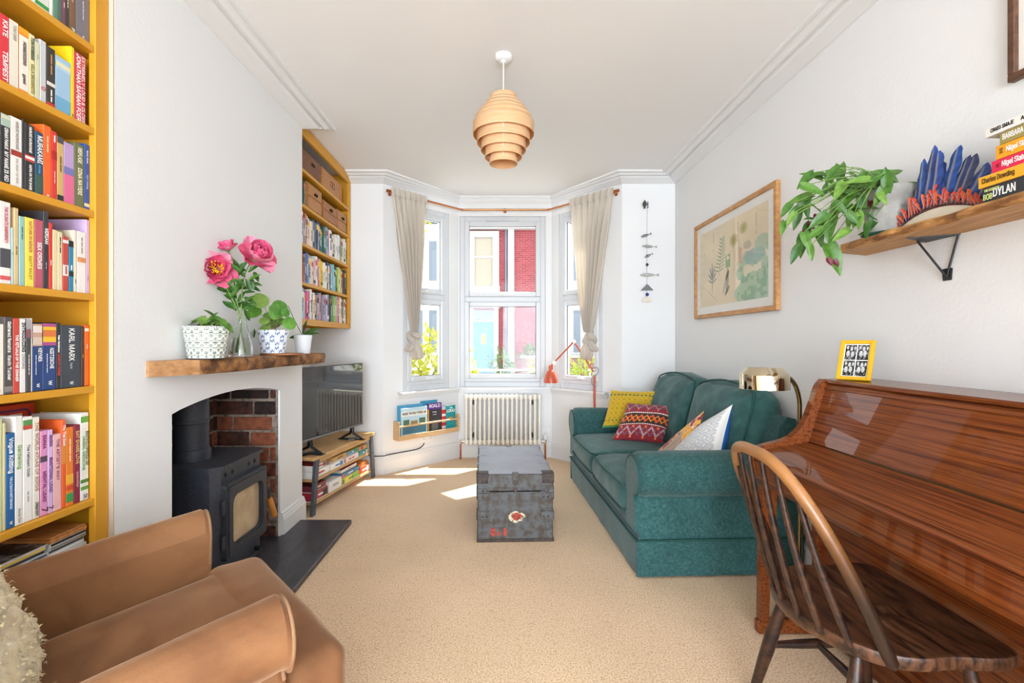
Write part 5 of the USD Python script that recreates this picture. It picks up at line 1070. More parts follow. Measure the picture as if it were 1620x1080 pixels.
for px, py, L, hg, an, cols, st in ((1022, 372, .098, .026, 18, ('#3b3d42', '#8d8f92'), 60), (1027, 389.5, .135, .026, -4, ('#23242a', '#d9d8d4'), 90), (1026, 404, .082, .026, 24, ('#2f3136', '#b9b8b4'), 55), (1027, 434.5, .175, .030, 0, ('#8a8986', '#d5d2cc'), 100)):
    m = fish_mesh(L, hg); uv = m.metadata['uv']; s = np.sin(uv[:, 1] * st * .9) > 0; c = np.where(s[:, None], np.array(lin(cols[0])), np.array(lin(cols[1])))
    part(fm, 'fish', place(m, RY(-an), fp_(px, py)), paint_mat('painted_wood', .6), True, paint=c)
m = fish_mesh(.036, .026, False); part(fm, 'bead_fish', place(m, RY(75), fp_(1024, 419)), cmat('#2b3348', .5), True, label='small dark blue upright fish')
part(fm, 'grey_triangle', prism_axes([(-.055, 0), (.055, 0), (.012, .045), (-.002, .055), (-.015, .042)], fp_(1024, 459) + [0, .006, 0], (1, 0, 0), (0, 0, 1), .010), mat('slate_fish', '#77797c', .6), label='grey triangular ray-shaped piece')
part(fm, 'blue_bead', lathe([(0, .03), (.012, .024), (.015, .012), (.010, 0), (0, 0)], 12, fp_(1024, 468)), cmat('#2f3f86', .3), True, label='cobalt blue bead')
sh = grid(lambda u, v: np.stack([(u - .5) * .085 * np.sin(v * PI * .55 + .25), 0 * u - .005 * np.sin(u * PI), -.042 * v + .004 * np.cos(u * 26)], -1), 24, 6); sh = cat(sh, TM(np.asarray(sh.vertices) + [0, .003, 0], np.asarray(sh.faces)[:, ::-1]))
part(fm, 'shell', place(sh, None, fp_(1023, 470)), mat('pale_shell', '#e8dccb', .5), label='pale cream shell at the bottom')
vane = fp_(1022, 323)
part(fm, 'dark_fish', prism_axes([(0, .040), (.006, .030), (.018, .012), (.018, -.008), (.007, -.022), (.009, -.034), (0, -.040), (-.009, -.034), (-.007, -.022), (-.018, -.008), (-.018, .012), (-.006, .030)], vane + [-.012, .004, 0], (1, 0, 0), (0, 0, 1), .008), cmat('#4b453f', .6), label='dark diamond-shaped piece by the hook')
# ================================================================ TELEVISION AND ITS BENCH
M_blkp = mat('black_plastic', '#151517', .35)
ang = 74.9; ca, sa = math.cos(math.radians(ang)), math.sin(math.radians(ang))
TW = .825; tr_ = np.array([-1.155, 4.15]); tc_ = tr_ - np.array([ca, sa]) * TW / 2
tv = thing('television', 'black flat-screen television on the light wood bench in the alcove', 'television', (tc_[0], tc_[1], .403), ang)
def tvp(nm, m, mm, sm=False, lab=None): return part(tv, nm, m, mm, sm, lab, local=True)
tvp('casing', cat(box((-TW / 2, 0, .100), (TW / 2, .030, .616), .004), box((-TW / 2 + .12, .03, .14), (TW / 2 - .12, .055, .45), .01)), M_blkp)
tvp('screen', box((-TW / 2 + .006, -.0012, .118), (TW / 2 - .006, .001, .610)), mat('dark_screen', '#0b0b0d', .05, specular_ior_level=.6, coat_weight=.9, coat_roughness=.0))
tvp('chin_strip', box((-TW / 2 + .001, -.003, .101), (TW / 2 - .001, .002, .113), .001), mat('silver_strip', '#8f9194', .3, metallic=.8))
for x in (-.27, .27):
    tvp('foot', cat(tube([(x, -.09, .0055), (x, .0, .05), (x, .012, .105)], [.006, .011, .014], 8), tube([(x, .12, .0055), (x, .03, .05), (x, .012, .105)], [.006, .011, .014], 8), box((x - .022, -.10, .0005), (x + .022, .13, .008), .003)), M_blkp, 30)
bang = 80.0
M_oakl = mat('light_oak', '#d8b078', .5, var=(5, '#bf9259', 7), stretch=(1.2, 12, 12))
M_slateleg = mat('slate_paint_leg', '#474d57', .5)
bn = thing('tv_bench', 'light wood television bench with splayed slate-grey legs and two shelves of games', 'bench', (-1.278, 3.385, 0), bang)
def bnp(nm, m, mm, sm=False, lab=None): return part(bn, nm, m, mm, sm, lab, local=True)
BL, BD = .985, .335
bnp('tabletop', box((0, 0, .376), (BL, BD, .400), .003), M_oakl)
bnp('rail', box((.05, .012, .345), (BL - .05, .030, .376), .002), M_oakl)
for z, zz in ((.235, .219), (.075, .059)): bnp('shelf', box((.035, .022, zz), (BL - .035, BD - .02, z), .002), M_oakl)
for x0, dx in ((.055, -.05), (BL - .055, .05)):
    for y in (.002, BD - .022):
        bnp('leg', prism_axes([(x0 - .024, .376), (x0 + .024, .376), (x0 + dx + .020, 0), (x0 + dx - .020, 0)], (0, y + .020, 0), (1, 0, 0), (0, 0, 1), .020), M_slateleg)
        for z in (.227, .067):
            xx = x0 + dx * (1 - z / .376); bnp('shelf_pin', cyl((xx, y - .004, z), (xx, y + .01, z), .008, n=10), M_slateleg)
def game(label, x0, x1, z0, h, y0, y1, col, side, txt=None, tcol='#ffffff', bands=()):
    """flat game box on a bench shelf; front face towards the room"""
    R_ = RZ(bang); o = np.array([-1.278, 3.385, 0]); W = lambda p: np.asarray(p) @ R_.T + o
    c_ = W([(x0 + x1) / 2, (y0 + y1) / 2, z0]); t = thing('game_box', label, 'game box', c_, bang, 'board games on the television bench')
    f = lambda m: TM(np.asarray(m.vertices) @ R_.T + o, m.faces)
    part(t, 'box_base', f(box((x0 + .002, y0 + .002, z0), (x1 - .002, y1 - .002, z0 + h * .5), .001)), cmat('#e9e4da', .6))
    part(t, 'box_lid', f(box((x0, y0, z0 + h * .12), (x1, y1, z0 + h), .002)), cmat(side, .4))
    part(t, 'lid_print', f(box((x0 + .002, y0 + .002, z0 + h), (x1 - .002, y1 - .002, z0 + h + .0006))), cmat(col, .4))
    for a, b, cc in bands: part(t, 'side_band', f(box((x0 + (x1 - x0) * a, y0 - .0007, z0 + h * .2), (x0 + (x1 - x0) * b, y0 + .001, z0 + h * .92))), cmat(cc, .4))
    if txt:
        p = W([(x0 + x1) / 2, y0 - .0008, z0 + h * .56]); ex = R_ @ np.array([1, 0, 0]); print_lines(t, txt, p, ex, (0, 0, 1), h * .42, cmat(tcol, .5), (x1 - x0) * .6)
MS, LS = .2352, .0752
game('white game box with red lettering at the near end of the middle bench shelf', .05, .27, MS, .050, .035, .30, '#eee9e2', '#f1eee8', 'SNAKES', '#c3303a', [(.0, .1, '#c3303a')])
game('red-lidded game box lying on the white one on the middle bench shelf', .06, .25, MS + .0508, .040, .045, .29, '#b3343c', '#efe9e4', 'FIGURES', '#b3343c', [(.72, .95, '#b3343c')])
game('white game box with blue animals beside the near bench leg, middle shelf', .285, .475, MS, .045, .030, .30, '#f3f2ee', '#f3f2ee', 'DIXIE', '#3a6fae', [(.7, .95, '#4a86c0')])
game('plain wooden box on top of the white boxes on the middle bench shelf', .34, .55, MS + .0458, .040, .040, .28, '#d2a56a', '#cf9f62', 'DOMINOES', '#7a5428')
game('pale pink game box with small red print in the middle of the middle shelf', .485, .735, MS, .042, .030, .30, '#f0d9d0', '#f2dfd8', 'AWAY GAME', '#c04a48', [(.02, .1, '#c04a48')])
game('colourful yellow-topped game box on the pink one on the middle shelf', .57, .76, MS + .0428, .034, .045, .28, '#e6c63c', '#5d9fc0', 'FUN', '#ffffff', [(.6, .9, '#4f9a5a')])
game('teal-sided game box at the far end of the middle bench shelf', .745, .915, MS, .038, .030, .29, '#3f8f8a', '#3f8f8a', 'LOGO', '#ffffff', [(.75, .95, '#e5d9c0')])
game('tan game box on the teal one at the far end of the middle shelf', .78, .93, MS + .0388, .036, .040, .28, '#c99a5a', '#d8b070', None, '#ffffff', [(.1, .4, '#b0552f')])
game('crimson game box at the near end of the lowest bench shelf', .045, .25, LS, .062, .035, .30, '#9e2f3a', '#b8323f', 'RISK', '#ffffff', [(.6, .95, '#3a2a2e')])
game('dark red game box on the crimson one on the lowest bench shelf', .05, .24, LS + .0628, .045, .045, .29, '#6f2b33', '#7c303a', 'LUCK', '#e9d8c0')
game('plain white game box behind the near leg on the lowest bench shelf', .265, .445, LS, .080, .030, .30, '#f1eeea', '#f3f1ed', 'CLUE', '#b9b3aa')
game('yellow and green game box in the middle of the lowest bench shelf', .455, .745, LS, .052, .028, .30, '#5f9c3f', '#e8d838', 'JUNIOR', '#2f7a3c', [(.0, .12, '#2f7a4c'), (.55, .98, '#7fb83c')])
game('blue-sided game box with a green picture lid on the lowest bench shelf', .46, .75, LS + .0528, .034, .035, .29, '#3f7d4a', '#3a78b8', 'EXPEDITION', '#ffffff', [(.0, .14, '#d84a3a')])
game('red and white game box on the pile in the middle of the lowest shelf', .48, .74, LS + .0875, .026, .05, .28, '#b5414a', '#f0e8e4', 'MONEY', '#c23a40')
game('orange-brown game box at the window end of the lowest bench shelf', .755, .935, LS, .060, .028, .30, '#c8772f', '#d24a38', 'TICKET', '#f6e6d0', [(.7, .98, '#efe6dc')])
game('flat orange game box on the brown one at the window end', .76, .925, LS + .0608, .030, .04, .29, '#d88a3a', '#c96b2c', None)
rm = thing('remote_control', 'black remote control lying on the near end of the television bench', 'remote control', (-1.36, 3.50, .4005), 60)
part(rm, 'remote_body', box((-.075, -.021, 0), (.075, .021, .016), .006), M_blkp, local=True)
for i in range(5):
    for j in range(3): part(rm, 'button', lathe([(0, .018), (.0035, .0175), (.004, .0155)], 8, (-.055 + i * .022, -.012 + j * .012, 0)), cmat('#6f7276', .5), local=True)
cl_ = thing('cable_coil', 'small grey coil of cable lying on the far end of the television bench', 'cable', (-1.20, 4.02, .4005))
th = np.linspace(0, 2 * PI * 3.6, 110); part(cl_, 'coil', tube(np.stack([-1.20 + (.030 + .006 * np.sin(th * .7)) * np.cos(th), 4.02 + .045 * np.sin(th), .4045 + .0035 * np.floor(th / 2 / PI)], 1), .0028, 6), cmat('#7a766e', .6), True)
# black cable along the skirting and sockets
cbp = [(-1.16, 4.36, .22), (-1.17, 4.432, .172), (-1.06, 4.442, .169), (-1.040, 4.448, .169)] + [tuple((L0 + dL * t_ + np.array([.72, -.69]) * .012)) + (.169,) for t_ in (.05, .2, .4)] + [tuple((L0 + dL * .47 + np.array([.72, -.69]) * .018)) + (.19,), tuple((L0 + dL * .50 + np.array([.72, -.69]) * .016)) + (.215,)]
solo('power_cable', 'thin black cable running along the skirting top from the television bench', 'cable', tube(bez(cbp, 6), .0042, 8), M_blkp, True)
M_socket = mat('white_plastic', '#f2f2f0', .3)
def socket(label, o, ex, w=.146, h=.086):
    o = np.asarray(o, float); ex = np.asarray(ex, float); ez = np.array([0, 0, 1.0]); t = thing('wall_socket', label, 'socket', o)
    part(t, 'plate', prism_axes(Polygon(rrect(w, h, .008)).difference(Polygon()), o - ex * w / 2 - ez * h / 2, ex, ez, .009), M_socket)
    n_ = np.cross(ex, ez)
    for s in ((-1, 1) if w > .1 else (0,)):
        part(t, 'switch', prism_axes([(0, 0), (.010, 0), (.010, .02), (0, .02)], o + ex * (s * .02 - .005) + ez * .008 + n_ * .009, ex, ez, .003), M_socket)
        part(t, 'pin_holes', cat([prism_axes([(0, 0), (a, 0), (a, b), (0, b)], o + ex * (s * .042 + x) + ez * y + n_ * .009, ex, ez, .0005) for x, y, a, b in ((-.002, .004, .004, .008), (-.013, -.012, .007, .004), (.006, -.012, .007, .004))]), M_hole)
exl = np.array([*(dL / np.linalg.norm(dL)), 0.0])
socket('white double wall socket under the wall book rack', (*(L0 + dL * .545 + np.array([.72, -.69]) * .001), .262), exl)
socket('white wall socket beside the radiator valve', (.478, 5.119, .262), (1, 0, 0), .086)

# ================================================================ RADIATOR
M_rad = mat('cream_radiator_enamel', '#efebe0', .3)
rd = thing('radiator', 'cream column radiator with seventeen sections below the centre bay window', 'radiator', (.035, 5.02, .15))
rx0, pit = -.340, .0462; zb, zt = .172, .645
for k in range(17):
    x = rx0 + pit * k; m = []
    for y in (4.985, 5.050): m.append(tube([(x, y, zb + .03), (x, y, zt - .03)], .0125, 12, False))
    for z in (zb + .012, zt - .012): m.append(softbox((x - .0215, 4.966, z - .030), (x + .0215, 5.069, z + .030), .021, n=8))
    part(rd, 'column', cat(m), M_rad, 40)
part(rd, 'hub', cat(cyl((rx0 - .02, 5.018, zb + .012), (rx0 + pit * 16 + .02, 5.018, zb + .012), .018, n=14)), M_rad, 30)
part(rd, 'hub', cat(cyl((rx0 - .02, 5.018, zt - .012), (rx0 + pit * 16 + .02, 5.018, zt - .012), .018, n=14)), M_rad, 30)
M_cop = mat('copper_pipe', '#b9714a', .25, metallic=1.0); M_chr = mat('satin_chrome', '#c9c8c4', .2, metallic=1.0)
for s, x in ((-1, rx0 - .062), (1, rx0 + pit * 16 + .062)):
    part(rd, 'copper_pipe', cyl((x, 5.018, .001), (x, 5.018, zb - .006), .0085, n=12), M_cop)
    part(rd, 'valve', cat(cyl((x, 5.018, zb - .012), (x, 5.018, zb + .028), .013, .014, 14), cyl((x, 5.018, zb + .012), (x - s * .040, 5.018, zb + .012), .011, n=12)), M_chr, 30)
part(rd, 'valve_head', lathe([(0, .082), (.016, .080), (.019, .06), (.019, .036), (.014, .028), (0, .028)], 16, (rx0 + pit * 16 + .062, 5.018, zb)), M_socket, 40)
for x in (rx0 + pit * 1.5, rx0 + pit * 14.5):
    for z in (zb + .07, zt - .07): part(rd, 'bracket', box((x - .009, 5.02, z - .018), (x + .009, 5.118, z + .018), .002), M_blk)

# ================================================================ WALL BOOK RACK
M_birch = mat('birch_rack', '#dcb98c', .5, var=(6, '#c9a172', 6), stretch=(1.5, 10, 10))
ra = math.degrees(math.atan2(dL[1], dL[0])); ro = L0 + dL * .115
rk = thing('book_rack', 'pale wooden picture-book rack on the wall under the narrow side window', 'rack', (ro[0], ro[1], .292), ra)
RW_ = .725
def rkp(nm, m, mm, sm=False): return part(rk, nm, m, mm, sm, local=True)
rkp('bottom_board', box((.012, -.095, 0), (RW_ - .012, -.001, .014), .002), M_birch); rkp('front_lip', box((.012, -.097, 0), (RW_ - .012, -.086, .045), .002), M_birch); rkp('back_rail', box((.012, -.012, .10), (RW_ - .012, -.001, .15), .002), M_birch)
for x in (0, RW_ - .012): rkp('side', box((x, -.100, 0), (x + .012, -.001, .175), .004), M_birch)
rkp('dowel', cyl((-.008, -.086, .128), (RW_ + .012, -.086, .128), .010, n=14), M_birch, 30)
def pbook(label, x0, x1, h, y, col, titles=(), blocks=(), th=.010, tilt=0):
    R_ = RZ(ra); o = np.array([ro[0], ro[1], 0]); zb_ = .3065
    c_ = np.array([(x0 + x1) / 2, y, 0]) @ R_.T + o; t = thing('picture_book', label, 'book', (c_[0], c_[1], zb_), ra, 'picture books in the wall rack')
    w = x1 - x0
    def q(m): return m
    part(t, 'cover', cat(box((-w / 2, -th / 2, 0), (w / 2, -th / 2 + .002, h), .0008), box((-w / 2, th / 2 - .002, 0), (w / 2, th / 2, h), .0008), box((-w / 2, -th / 2, 0), (-w / 2 + .002, th / 2, h))), cmat(col, .35), local=True)
    part(t, 'pages', box((-w / 2 + .002, -th / 2 + .002, .002), (w / 2 - .003, th / 2 - .002, h - .002)), M_page, local=True)
    for a, b, c0, c1, cc in blocks: part(t, 'cover_panel', box((-w / 2 + w * a, -th / 2 - .0006, h * c0), (-w / 2 + w * b, -th / 2 + .0005, h * c1)), cmat(cc, .35), local=True)
    ex = R_ @ np.array([1, 0, 0])
    for s, zc, hh, cc, wf_ in titles:
        p = np.array([0, y - th / 2 - .0008, 0]) + np.array([(x0 + x1) / 2, 0, 0]); p = p @ R_.T + o; p[2] = zb_ + h * zc
        text(t, s, p, ex, (0, 0, 1), hh, cmat(cc, .5), w * wf_, True, 'title')
pbook('tall blue picture book behind the pale one in the wall rack', .03, .315, .300, -.028, '#5fa9cf')
pbook('large pale picture book with a title band and leafy drawing in the wall rack', .045, .345, .275, -.062, '#bcd8e2', [('WHERE THE WILD THINGS ARE', .80, .022, K_, .92), ('STORY AND PICTURES', .05, .012, '#5a5a5a', .7)], [(.0, 1, .0, .11, '#ece6d6'), (.0, 1, .72, .88, '#f0ece2'), (.04, .96, .12, .36, '#4d7a8a'), (.08, .3, .36, .60, '#5f7f5a'), (.36, .62, .36, .55, '#a98a5a'), (.68, .92, .36, .62, '#54705c')])
pbook('tall sky-blue picture book standing at the back of the wall rack', .30, .50, .318, -.022, '#3f97b8')
pbook('dark picture book with a purple head and white lettering in the wall rack', .355, .525, .292, -.052, '#3a3a40', [('ROALD', .90, .030, W_, .8), ('DAHL', .70, .014, '#c9c4cc', .6), ('STORIES', .62, .014, '#c9c4cc', .6)], [(0, 1, .80, 1.0, '#6a3f94'), (0, .08, 0, .8, '#d8a23a'), (.3, .75, .10, .42, '#6c6a66')], .018)
pbook('red and white striped picture book in the wall rack', .535, .60, .250, -.050, '#d23a35', [], [(0, 1, .86, 1.0, '#c7d4dc'), (0, 1, .60, .70, '#f3efe9'), (0, 1, .36, .46, '#f3efe9'), (0, 1, .12, .22, '#f3efe9')])
pbook('teal picture book with chunky white lettering at the window end of the rack', .580, .700, .252, -.066, '#1f9aa0', [('THE', .90, .014, W_, .4), ('LORAX', .78, .030, W_, .9), ('story', .1, .012, W_, .4)], [(.25, .7, .40, .54, '#e39a34')], .006)

# ================================================================ CURTAIN POLE AND CURTAINS
pole_plan = offs([L0, L1, R1, R0], .085); ZP = 2.545
pole_plan[0] = pole_plan[0] + (pole_plan[1] - pole_plan[0]) * .045; pole_plan[3] = pole_plan[3] + (pole_plan[2] - pole_plan[3]) * .035
pl = thing('curtain_pole', 'copper curtain pole bent round the bay window', 'curtain pole', (.05, 5.0, ZP - .05))
M_copper = mat('copper', '#c07a50', .22, metallic=1.0)
def bent(p, r=.03):
    p = np.asarray(p, float); out = [p[0]]
    for i in range(1, len(p) - 1):
        a, b = (p[i - 1] - p[i]), (p[i + 1] - p[i]); a /= np.linalg.norm(a); b /= np.linalg.norm(b)
        for s in np.linspace(0, 1, 6): out.append((p[i] + a * r) * (1 - s) ** 2 + p[i] * 2 * s * (1 - s) + (p[i] + b * r) * s * s)
    return np.array(out + [p[-1]])
p3 = np.column_stack([pole_plan, np.full(4, ZP)])
part(pl, 'rod', tube(bent(p3), .0095, 14), M_copper, True)
for e, d in ((p3[0], p3[0] - p3[1]), (p3[3], p3[3] - p3[2])):
    d = d / np.linalg.norm(d); part(pl, 'finial', cyl(e - d * .02, e + d * .055, .0145, n=16), M_copper, 30)
for q, n_ in ((p3[0] * .97 + p3[1] * .03, (-.72, .69)), ((p3[1] + p3[2]) / 2, (0, 1)), (p3[3] * .97 + p3[2] * .03, (.72, .69))):
    n3 = np.array([*n_, 0]); part(pl, 'bracket', cat(cyl(q, q + n3 * .079, .005, n=8), lathe([(0, .006), (.014, .005), (.016, 0)], 14).apply_transform(trimesh.geometry.align_vectors([0, 0, 1], -n3)).apply_translation(q + n3 * .079), cyl(q - [0, 0, .024], q + [0, 0, .014], .0055, n=8)), M_copper, 30)
M_linen = usdkit.material(stage, '/World/Looks/linen_curtain', {'tc': ('texture_coordinate', {}), 'n': ('noise_texture', {'scale': 500, 'detail': 2.0}), 'r': ('rgb_ramp', {'ramp': [(.3, lin('#ddd3c6')), (.7, lin('#ece5da'))]}), 'b': ('bump', {'distance': .0008}), 'd': ('principled_bsdf', {'roughness': .9, 'specular_ior_level': .1}), 't': ('translucent_bsdf', {'color': lin('#d8cdbd')}), 'm': ('mix_closure', {'fac': .4})},
    [('tc.object', 'n.vector'), ('n.fac', 'r.fac'), ('r.color', 'd.base_color'), ('n.fac', 'b.height'), ('b.normal', 'd.normal'), ('d.BSDF', 'm.closure1'), ('t.BSDF', 'm.closure2')], surface='m.closure')
def pole_at(px, a, b):
    """point of the plan line a-b seen at px"""
    r = (px - CX) / F_PX; a, b = np.asarray(a), np.asarray(b); d = b - a; t_ = (r * a[1] - a[0]) / (d[0] - r * d[1]); return a + d * t_
def curtain(label, pa, pb, top, knot_px, seed, mirror):
    A, B = pole_at(top[0], pa, pb), pole_at(top[1], pa, pb); K = pole_at(knot_px, pa, pb); d = (B - A) / np.linalg.norm(B - A); n_ = np.array([d[1], -d[0]])
    if n_[1] > 0: n_ = -n_
    K = K + n_ * .03; zk, zt_ = 1.285, ZP + .030; NF = 7
    t = thing('curtain', label, 'curtain', (K[0], K[1], 1.05))
    r_ = random.Random(seed); ph = [r_.uniform(-.6, .6) for _ in range(NF + 2)]
    def fn(u, v):
        w = (1 - v) ** .85 * .97 + .03 + .115 * v; c0 = A + (B - A) * .5; hl = np.linalg.norm(B - A) / 2
        cx = c0[0] + (K[0] - c0[0]) * v ** 1.15; cy = c0[1] + (K[1] - c0[1]) * v ** 1.15
        x = (u - .5) * 2 * hl * np.maximum(w, .13)
        fold = np.sin(u * NF * 2 * PI + ph[0] + .5 * np.sin(v * 4 + u * 6)) + .35 * np.sin(u * NF * 4.1 * PI + 1.3 + v * 3)
        amp = (.010 + .030 * np.minimum(1, v * 3)) * (1 - .45 * v); amp = np.where(v < .05, .009, amp)
        z = zt_ + (zk - zt_) * v
        return np.stack([cx + d[0] * x + n_[0] * (fold * amp + .022), cy + d[1] * x + n_[1] * (fold * amp + .022), z + 0 * x], -1)
    part(t, 'drape', grid(fn, 150, 60), M_linen, True)
    # gathered heading tape
    part(t, 'heading', grid(lambda u, v: fn(u, v * .055) + np.stack([n_[0] * .014 + 0 * u, n_[1] * .014 + 0 * u, .002 + 0 * u], -1), 150, 4), M_linen, True)
    # knot: a fat twisted loop with a bunched tail under it
    k0 = np.array([K[0], K[1], zk - .01]); d3, n3 = np.array([d[0], d[1], 0]), np.array([n_[0], n_[1], 0]); sgn = 1 if mirror else -1
    a_ = np.linspace(0, 2 * PI, 40, endpoint=False)
    loop = k0 + np.outer(np.cos(a_) * .036, d3) + np.outer(np.sin(a_) * .040 , np.array([0, 0, 1.0])) + np.outer(.022 * np.sin(2 * a_), n3) - np.array([0, 0, .045])
    m = tube(loop, .030, 26, closed=True); v_ = np.asarray(m.vertices); nn = np.asarray(m.vertex_normals); tt = np.repeat(a_, 26); cc = np.tile(np.arange(26) / 26 * 2 * PI, 40)
    v_ = v_ + nn * (np.sin(cc * 5 + tt * 1.5) * .0055 + (meshkit.fbm(v_ * 26, 2, seed) - .5) * .014)[:, None]
    part(t, 'knot', TM(v_, m.faces), M_linen, True)
    def tail(u, v, off=0.0, L=.185, w0=.030, w1=.062):
        a = u * 2 * PI; r = w0 + (w1 - w0) * np.sin(np.minimum(1, v * 1.15) * PI * .62) ** 1.2; r = r * np.where(v > .80, np.sqrt(np.clip(1 - ((v - .80) / .2) ** 2, .0, 1)), 1)
        r = r * (1 + .17 * np.sin(a * 7 + v * 2 + seed) + .08 * np.sin(a * 13 + v * 5))
        x = r * np.cos(a) + off * v; y = r * np.sin(a) * .75
        p = k0 + x[..., None] * d3 + y[..., None] * n3 * 1.0 + (-.06 - v * L)[..., None] * np.array([0, 0, 1.0]) + .015 * n3
        return p
    part(t, 'tail', grid(lambda u, v: tail(u, v, .035 * sgn), 80, 24, True), M_linen, True)
    part(t, 'tail', grid(lambda u, v: tail(u, v, -.075 * sgn, .11, .03, .042), 60, 18, True), M_linen, True)
curtain('oatmeal linen curtain tied in a knot beside the alcove bookshelves', pole_plan[0], pole_plan[1], (616, 673), 651, 3, True)
curtain('oatmeal linen curtain tied in a knot next to the fish mobile', pole_plan[2], pole_plan[3], (904, 973), 936, 8, False)

# ================================================================ LAMPS
M_ven = usdkit.material(stage, '/World/Looks/pine_veneer', {'tc': ('texture_coordinate', {}), 'mp': ('mapping', {'scale': (1.5, 1.5, 40)}), 'n': ('noise_texture', {'scale': 6, 'detail': 5.0}), 'r': ('rgb_ramp', {'ramp': [(.35, lin('#ecc68f')), (.65, lin('#f8dfb6'))]}), 'd': ('principled_bsdf', {'roughness': .5}), 't': ('translucent_bsdf', {'color': lin('#f2bd7a')}), 'm': ('mix_closure', {'fac': .42})},
    [('tc.object', 'mp.vector'), ('mp.vector', 'n.vector'), ('n.fac', 'r.fac'), ('r.color', 'd.base_color'), ('d.BSDF', 'm.closure1'), ('t.BSDF', 'm.closure2')], surface='m.closure')
pcx, pcy = .018, 2.588
pd = thing('pendant_lamp', 'pine-veneer pendant lamp of stacked rings hanging from the ceiling', 'pendant lamp', (pcx, pcy, 2.13))
part(pd, 'ceiling_rose', lathe([(0, H - .038), (.012, H - .037), (.016, H - .030), (.034, H - .028), (.043, H - .020), (.045, H - .001), (0, H - .001)], 32, (pcx, pcy, 0)), M_socket, 40)
part(pd, 'cord', cyl((pcx, pcy, H - .034), (pcx, pcy, 2.40), .0032, n=10), cmat('#f5f3ee', .5))
def ringm(r, z0, z1, flare=0.0, th=.0012):
    return lathe([(r - flare, z0), (r, (z0 + z1) / 2), (r - flare * .2, z1), (r - th - flare * .2, z1), (r - th, (z0 + z1) / 2), (r - th - flare, z0), (r - flare, z0)], 56, (pcx, pcy, 0))
for r, z0, z1 in ((.0735, 2.130, 2.188), (.097, 2.163, 2.222), (.118, 2.200, 2.260), (.139, 2.240, 2.300), (.160, 2.282, 2.342), (.148, 2.336, 2.372), (.131, 2.364, 2.398), (.112, 2.391, 2.424), (.091, 2.417, 2.450), (.068, 2.444, 2.488)):
    part(pd, 'veneer_ring', ringm(r, z0, z1), M_ven, 40)
part(pd, 'shade_liner', lathe([(.158, 2.335), (.146, 2.366), (.129, 2.394), (.110, 2.420), (.089, 2.446), (.067, 2.470)], 48, (pcx, pcy, 0)), M_ven, True)
for k in range(3):
    a = k * 2 * PI / 3 + .5; part(pd, 'rib', tube([(pcx + r * math.cos(a), pcy + r * math.sin(a), z) for r, z in ((.070, 2.15), (.094, 2.185), (.115, 2.225), (.136, 2.265), (.157, 2.31))], .0022, 6), cmat('#efe3cc', .5))
part(pd, 'lamp_holder', lathe([(0, 2.43), (.017, 2.43), (.02, 2.40), (.02, 2.35), (0, 2.35)], 20, (pcx, pcy, 0)), M_socket, 40)
part(pd, 'bulb', lathe([(0, 2.265), (.02, 2.27), (.03, 2.295), (.026, 2.325), (.014, 2.35)], 20, (pcx, pcy, 0)), mat('bulb_glass', '#f4f1ea', .15), True)

M_orl = mat('terracotta_lamp_paint', '#c9573a', .35)
ol = thing('floor_lamp', 'terracotta-orange jointed floor lamp standing between the bay and the sofa', 'floor lamp', (.885, 4.60, 0))
part(ol, 'base', lathe([(0, .022), (.115, .020), (.125, .012), (.125, .001), (0, .001)], 36, (.885, 4.60, 0)), M_orl, 40)
jt = P(940.5, 590, 4.60); el = P(908, 540, 4.66); hd_ = P(872, 578, 4.74)
part(ol, 'pole', cyl((jt[0], jt[1], .02), jt + [0, 0, -.02], .0105, n=14), M_orl, 30)
part(ol, 'lower_arm', cyl(jt, el, .0085, n=12), M_orl, 30); part(ol, 'upper_arm', cyl(el, hd_, .0075, n=12), M_orl, 30)
def knuckle(p): return cat(cyl(p - [0, .016, 0], p + [0, .016, 0], .0165, n=18), cyl(p - [0, .022, 0], p + [0, .022, 0], .007, n=10))
part(ol, 'joint', knuckle(jt), M_chr, 30); part(ol, 'joint', knuckle(el), M_chr, 30); part(ol, 'joint', knuckle(hd_ + (el - hd_) * .12), M_chr, 30)
part(ol, 'cable', tube(bez([jt + (el - jt) * .18 + [.012, -.01, 0], jt + [.030, -.014, .045], jt + [.024, -.016, -.01], jt + [-.022, -.016, -.035], jt + [-.030, -.015, -.085], jt + [-.008, -.013, -.115], jt + [.006, -.012, -.10]], 8), .0036, 8), cmat('#8a8580', .4), True)
hb = P(871.5, 605.5, 4.76)
part(ol, 'shade', lathe([(.013, .172), (.021, .168), (.0225, .128), (.026, .122), (.043, .108), (.058, .075), (.066, .035), (.068, .002), (.0655, .002), (.063, .035), (.055, .072), (.040, .104), (.020, .118), (.013, .172)], 36, hb), M_orl, 40)
part(ol, 'bulb', lathe([(0, .012), (.022, .018), (.028, .04), (.018, .07), (.012, .09)], 16, hb), mat('bulb_glass', '#f4f1ea', .15), True)
M_brass = mat('polished_brass', '#d9cbb0', .06, metallic=1.0); M_bdark = mat('aged_brass', '#8d7a55', .25, metallic=1.0)
bl = thing('reading_lamp', 'polished brass reading floor lamp with a drum shade behind the piano end', 'floor lamp', (1.383, 2.275, 0))
part(bl, 'base', lathe([(0, .03), (.05, .028), (.10, .018), (.11, .006), (.11, .001), (0, .001)], 36, (1.383, 2.275, 0)), M_bdark, 40)
sc_ = np.array([1.219, 2.275, .982])
part(bl, 'stem', tube(bez([(1.383, 2.275, .02), (1.383, 2.275, .5), (1.383, 2.275, .85), (1.381, 2.275, .93), (1.366, 2.275, .99), (1.340, 2.275, 1.028), (1.312, 2.275, 1.038)], 10), .0095, 14), M_bdark, True)
